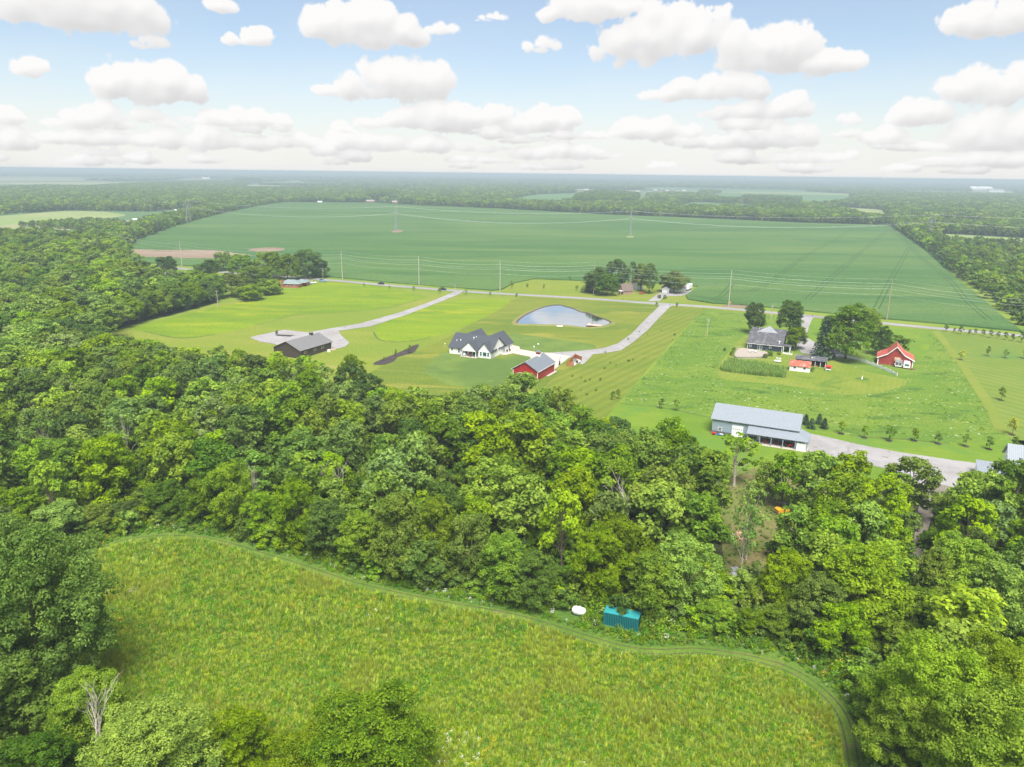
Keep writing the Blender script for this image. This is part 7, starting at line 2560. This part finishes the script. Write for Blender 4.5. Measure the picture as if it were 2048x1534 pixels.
hedges = [
    ([(228, 503), (290, 476), (340, 456), (400, 438), (460, 424), (520, 411), (575, 404), (575, 397), (500, 402), (420, 416), (350, 434), (300, 446), (240, 470), (180, 478), (180, 496)], 7.5, 8, 13),
    ([(-300, 442), (0, 430), (130, 421), (300, 424), (400, 414), (470, 405), (560, 401), (640, 404), (740, 403), (742, 396), (560, 388), (480, 376), (520, 360), (300, 368), (100, 382), (-300, 400)], 11, 10, 15),
    ([(460, 405), (640, 405), (725, 404), (725, 398), (600, 398), (480, 396)], 9, 10, 14),
    ([(800, 408), (850, 411), (1000, 417), (1200, 428), (1400, 436), (1600, 445), (1765, 450), (1778, 445), (1700, 438), (1600, 432), (1400, 424), (1200, 416), (1050, 410), (900, 404), (805, 400)], 8.5, 10, 16),
    ([(80, 452), (140, 449), (200, 446), (250, 452), (240, 462), (180, 470), (150, 460), (90, 458)], 9, 7, 10),
    ([(30, 452), (80, 450), (118, 454), (60, 456)], 8, 5, 7),
    ([(1778, 446), (1800, 463), (1850, 497), (1868, 496), (1880, 481), (1865, 466), (1835, 450), (1800, 436), (1785, 430)], 8, 9, 14),
    ([(1858, 500), (1905, 545), (1965, 592), (2012, 634), (2060, 668), (2300, 800), (2400, 540), (2048, 494), (1880, 486)], 8.5, 6, 11),
    ([(1868, 466), (2048, 475), (2300, 490), (2300, 470), (2048, 456), (1880, 450)], 9, 9, 13),
    ([(0, 500), (60, 494), (180, 500), (190, 490), (100, 478), (0, 482)], 9, 10, 14),
]
rows = []
for poly, sp_, h0, h1 in hedges:
    q = poly_points(px(poly), sp_)
    rows.append(to_rows(q, h0, h1))
scatter('distant_hedgerows', np.concatenate(rows), FARS, 'hedgerows and tree belts round the soybean field')
# the wooded country to the horizon, with the crop fields left open
holes = [np.array(px(p)) for _, p in far_fields]
open_px = [[(1150, 391), (1400, 391), (1400, 381), (1150, 378)], [(270, 450), (450, 412), (430, 404), (260, 440)], [(1870, 462), (1990, 466), (1960, 446), (1880, 442)],
           [(730, 403), (830, 406), (830, 400), (730, 398)], [(-300, 500), (100, 462), (240, 440), (100, 425), (-300, 440)], [(1940, 391), (2030, 391), (2030, 381), (1940, 379)]]
holes += [np.array(px(p)) for p in open_px]
hr = random.Random(31)
for i_ in range(46):
    cx, cy_ = hr.uniform(-1, 1), hr.uniform(2600, 8500)
    cx *= cy_ * .7
    w_, d_ = hr.uniform(140, 520), hr.uniform(120, 420)
    a_ = R(-24 + hr.uniform(-4, 4))
    hp_ = [(cx + math.cos(a_) * u - math.sin(a_) * v, cy_ + math.sin(a_) * u + math.cos(a_) * v) for u, v in ((-w_, -d_), (w_, -d_), (w_, d_), (-w_, d_))]
    if cy_ > 2400:
        holes.append(np.array(hp_))
        sheet('crop_field', hp_, GR[hr.choice(['soyfar', 'soyfar', 'palecrop', 'tan'])], .25 + .02 * i_, sm=False)
holes.append(np.array(px(SOY)))


def not_in(q, polys):
    k = np.ones(len(q), bool)
    for P_ in polys:
        c = np.zeros(len(q), bool)
        j = len(P_) - 1
        for i in range(len(P_)):
            xi, yi = P_[i]
            xj, yj = P_[j]
            c ^= ((yi > q[:, 1]) != (yj > q[:, 1])) & (q[:, 0] < (xj - xi) * (q[:, 1] - yi) / (yj - yi + 1e-9) + xi)
            j = i
        k &= ~c
    return q[k]


rows = []
q = not_in(poly_points(px([(730, 404), (830, 407), (1000, 411), (1400, 426), (1790, 440), (1870, 466), (2300, 486), (2500, 400), (2500, 385), (-600, 362), (-600, 420), (0, 425), (400, 414)]), 16.5), holes)
rows.append(to_rows(q, 10, 16, 1.2, 1.8))
q = not_in(poly_points([(-4600, 5200), (4600, 3600), (5200, 6500), (-5200, 6500)], 36), holes)
rows.append(to_rows(q, 10, 17, 2.2, 3.2))
q = poly_points([(-9500, 6500), (9500, 6500), (16000, 20000), (-16000, 20000)], 150)
rows.append(to_rows(q, 12, 24, 6, 10))
A_ = np.concatenate(rows)
print('FAR', [len(r) for r in rows])
scatter('distant_woods', A_, [with_mat(p[0], LEAFM[c]) for p in PROTO['far'][:3] for c in ('dark', 'dark', 'leaf')], 'hazy far woods spreading to the horizon')
# groups of tall trees that stand out beyond the field
rows = []
for poly, h0, h1 in (([(1150, 412), (1270, 412), (1275, 398), (1250, 392), (1190, 390), (1152, 400)], 15, 22), ([(1300, 412), (1340, 414), (1330, 404), (1295, 406)], 14, 18), ([(1480, 404), (1600, 408), (1600, 402), (1490, 398)], 13, 18),
                     ([(730, 400), (800, 398), (790, 390), (740, 390)], 16, 21), ([(470, 366), (520, 366), (515, 362), (475, 362)], 20, 26), ([(1500, 425), (1600, 430), (1610, 418), (1520, 414)], 13, 18)):
    rows.append(to_rows(poly_points(px(poly), 13), h0, h1, .9, 1.2))
scatter('distant_grove', np.concatenate(rows), [with_mat(p[0], LEAFM['dark']) for p in PROTO['far'][:3]] * 3, 'darker tall groves beyond the far edge of the soybean field')


# --- tufts, weeds, corn
def tuft(seed, n_, h_, spread, mat, width=.05, lean=.5, flower=None):
    rg = np.random.default_rng(seed)
    a_ = rg.uniform(0, 6.283, n_)
    r_ = spread * rg.uniform(0, 1, n_) ** .7
    b0 = np.stack([np.cos(a_) * r_ * .5, np.sin(a_) * r_ * .5, np.zeros(n_)], 1)
    hh = h_ * rg.uniform(.6, 1.15, n_)
    tip = b0 + np.stack([np.cos(a_) * hh * lean * rg.uniform(.2, 1, n_), np.sin(a_) * hh * lean * rg.uniform(.2, 1, n_), hh], 1)
    t_ = np.stack([-np.sin(a_), np.cos(a_), np.zeros(n_)], 1) * width
    v = np.empty((n_, 3, 3), np.float32)
    v[:, 0], v[:, 1], v[:, 2] = b0 - t_, b0 + t_, tip
    me = bpy.data.meshes.new('tuft')
    me.from_pydata([tuple(p) for p in v.reshape(-1, 3)], [], [(3 * i, 3 * i + 1, 3 * i + 2) for i in range(n_)])
    at_ = me.attributes.new('tint', 'FLOAT', 'FACE')
    at_.data.foreach_set('value', rg.uniform(0, 1, n_).astype(np.float32))
    me.materials.append(mat)
    return me


def leafy(seed, n_, h_, rad, size, mat):
    rg = np.random.default_rng(seed)
    d = unit(rg.normal(size=(n_, 3)) + np.array([0, 0, .6]))
    pos = d * rg.uniform(.3, 1, size=(n_, 1)) * np.array([rad, rad, h_ * .5]) + np.array([0, 0, h_ * .45])
    nrm = unit(d + np.array([0, 0, .7]) + rg.normal(size=(n_, 3)) * .4)
    return leaves_mesh('plant', pos, nrm, size * rg.uniform(.7, 1.3, size=n_), rg.uniform(0, 1, n_), mat, rg)


def near_view(q, lim=.76):
    m_ = (np.abs(q[:, 0]) < q[:, 1] * lim + 14) & (q[:, 1] > 66)
    return q[m_]


MW = smooth(px(MEADOW))
q = not_in(near_view(poly_points(MW, .42)), [])
path_w = [(x, y) for x, y in smooth(px([(x, y + 2) for x, y in EDGE]), False, 3)]
pa = np.array(path_w)


def dist_path(q):
    d = np.full(len(q), 1e9)
    for i in range(len(pa) - 1):
        a_, b2 = pa[i], pa[i + 1]
        ab = b2 - a_
        t_ = np.clip(((q - a_) @ ab) / (ab @ ab + 1e-9), 0, 1)
        d = np.minimum(d, np.hypot(*(q - (a_ + t_[:, None] * ab)).T))
    return d


dd = dist_path(q)
q = q[dd > 1.35]
far_k = np.clip(q[:, 1] / 95, 1, 2)
q = q[frg.uniform(size=len(q)) < 1 / far_k ** 1.0]
tufts = [tuft(1, 34, .62, .55, M['grass'], .035, .7), tuft(2, 28, .72, .45, M['grass'], .04, .5), tuft(3, 30, .48, .6, M['olive'], .035, .8), leafy(4, 34, .6, .4, .085, M['weed']), tuft(5, 26, .95, .35, M['olive'], .03, .35),
         leafy(6, 22, .7, .35, .05, M['goldflower']), leafy(7, 22, .6, .35, .045, M['flower'])]


def patchy(q, scale, seed):
    from mathutils import noise as mn
    return np.array([mn.noise(Vector((x * scale, y * scale, seed))) for x, y in q])


n1_ = patchy(q, .07, 3.1)
n2_ = patchy(q, .13, 8.7)
u_ = frg.uniform(size=len(q))
var = np.where(u_ < .36, 0, np.where(u_ < .62, 1, np.where(u_ < .70, 2, 3)))
var = np.where((n1_ > .30) & (u_ > .5), 4, var)
var = np.where((n2_ > .28) & (u_ > .45), 3, var)
var = np.where((n2_ < -.40) & (u_ > .95), 5, var)
var = np.where((n1_ < -.36) & (u_ > .93), 6, var)
n_ = len(q)
s1 = frg.uniform(.65, 1.35, n_) * (1 + .35 * (q[:, 1] > 110))
rows = np.stack([q[:, 0], q[:, 1], np.full(n_, .14), frg.uniform(0, 6.28, n_), s1, s1 * frg.uniform(.7, 1.2, n_), var], 1)
print('TUFTS', len(rows))
scatter('meadow_grass', rows, tufts, 'rough flowering grass of the foreground meadow')

# undergrowth strip between the path and the trees
vp = smooth(px([(x, y + 2) for x, y in EDGE]), False, 5)
rows = []
for i in range(len(vp) - 1):
    a_, b2 = np.array(vp[i]), np.array(vp[i + 1])
    L_ = np.hypot(*(b2 - a_))
    k = int(L_ * 22)
    t_ = frg.uniform(size=k)
    nrm_ = np.array([-(b2 - a_)[1], (b2 - a_)[0]]) / (L_ + 1e-9)
    off = frg.uniform(-2.5, 5.2, size=k)
    p_ = a_ + t_[:, None] * (b2 - a_) + nrm_[None] * (off[:, None] + 4.0)
    hs = np.clip(.55 + (off + 2.6) * .22, .4, 2.0) * frg.uniform(.6, 1.4, k)
    rows.append(np.stack([p_[:, 0], p_[:, 1], np.full(k, .1), frg.uniform(0, 6.28, k), hs, hs, frg.choice(6, k, p=[.34, .26, .2, .12, .02, .06])], 1))
R_ = np.concatenate(rows)
# keep the container front and the tank partly clear
keepm = np.ones(len(R_), bool)
for (cx, cy, ux, uy) in ((T0[0], T0[1], math.cos(R(-21)), math.sin(R(-21))),):
    lx = (R_[:, 0] - cx) * ux + (R_[:, 1] - cy) * uy
    ly = -(R_[:, 0] - cx) * uy + (R_[:, 1] - cy) * ux
    keepm &= ~((lx > -.3) & (lx < 6.4) & (ly > -1.0) & (ly < 2.7))
    keepm &= ~((lx > -9) & (lx < -3.6) & (ly > -1.2) & (ly < 3.2))
R_ = R_[keepm]
verge_src = [leafy(11, 70, .9, .55, .10, M['weed']), leafy(12, 60, 1.2, .5, .11, M['leaf']), leafy(13, 60, .8, .6, .10, M['bright']), tuft(14, 34, 1.1, .5, M['weed'], .04, .5), leafy(15, 30, 1.0, .45, .06, M['goldflower']), leafy(16, 34, .9, .45, .055, M['flower'])]
scatter('undergrowth', R_, verge_src, 'weedy undergrowth between the mown path and the woods')

# shrub layer inside the woods so that the floor is not bare
wp_ = px(WOODS)
q = near_view(poly_points(wp_, 3.4), .8)
q = not_in(q[q[:, 1] < 330], [np.array(lane)])
n_ = len(q)
s1 = frg.uniform(.6, 1.25, n_)
bush_s = [with_mat(p[0], LEAFM[c]) for p in PROTO['bush'] for c in ('leaf', 'dark', 'bright')]
scatter('woods_understorey', np.stack([q[:, 0], q[:, 1], np.zeros(n_), frg.uniform(0, 6.28, n_), s1, s1 * frg.uniform(.7, 1.3, n_), frg.choice(6, n_, p=[.3, .3, .05, .2, .1, .05])], 1), bush_s, 'low shrubs under the trees of the woods')
print('UNDER', n_)

# clearing scrub
q = poly_points(px([(1440, 975), (1500, 940), (1560, 935), (1640, 960), (1660, 1010), (1600, 1040), (1585, 1090), (1560, 1150), (1530, 1190), (1470, 1180), (1448, 1120), (1436, 1040)]), 1.3)
q = q[frg.uniform(size=len(q)) < .55]
n_ = len(q)
s1 = frg.uniform(.4, 1.1, n_)
scatter('clearing_scrub', np.stack([q[:, 0], q[:, 1], np.full(n_, .15), frg.uniform(0, 6.28, n_), s1, s1 * .7, frg.choice(5, n_, p=[.4, .1, .2, .2, .1])], 1), verge_src[:4] + [tufts[4]], 'scrub and tall grass of the clearing')

# corn patch in rows, and the weeds of the weedy field
cp = px([(1441, 740), (1450, 722), (1500, 728), (1570, 740), (1571, 757), (1520, 752), (1447, 744)])
ca, cb_ = math.cos(AX), math.sin(AX)
rows = []
for i in range(-40, 40):
    for j in range(0, 60):
        x, y = cp[0][0] + ca * j * .5 - cb_ * i * .95 * 1, cp[0][1] + cb_ * j * .5 + ca * i * .95
        if inside((x, y), cp):
            rows.append((x + frg.normal() * .06, y + frg.normal() * .06, .05, frg.uniform(0, 6.28), frg.uniform(.8, 1.15), frg.uniform(.85, 1.15), 0))
scatter('corn_patch', rows, [tuft(21, 16, 2.2, .5, M['corn'], .11, .42)], 'rows of green corn in front of the navy house deck')
q = poly_points(px([(1408, 622), (1500, 628), (1690, 650), (1872, 668), (1905, 712), (1955, 790), (2000, 868), (1900, 876), (1700, 862), (1560, 842), (1440, 832), (1330, 806), (1250, 800), (1300, 740), (1370, 660)]), 1.9)
q = not_in(q, [np.array(px([(1440, 762), (1440, 690), (1490, 640), (1600, 640), (1700, 655), (1880, 690), (1860, 800), (1700, 792), (1560, 780)]))])
nn = patchy(q, .10, 1.0)
q = q[(nn > -.05) & (frg.uniform(size=len(q)) < .75)]
n_ = len(q)
s1 = frg.uniform(.5, 1.1, n_)
scatter('weedy_growth', np.stack([q[:, 0], q[:, 1], np.full(n_, .03), frg.uniform(0, 6.28, n_), s1 * 1.1, s1 * .26, frg.choice(4, n_, p=[.66, .22, .04, .08])], 1),
        [verge_src[0], verge_src[2], tufts[4], verge_src[5]], 'patchy weeds of the field around the navy house')
print('WEEDS', n_)
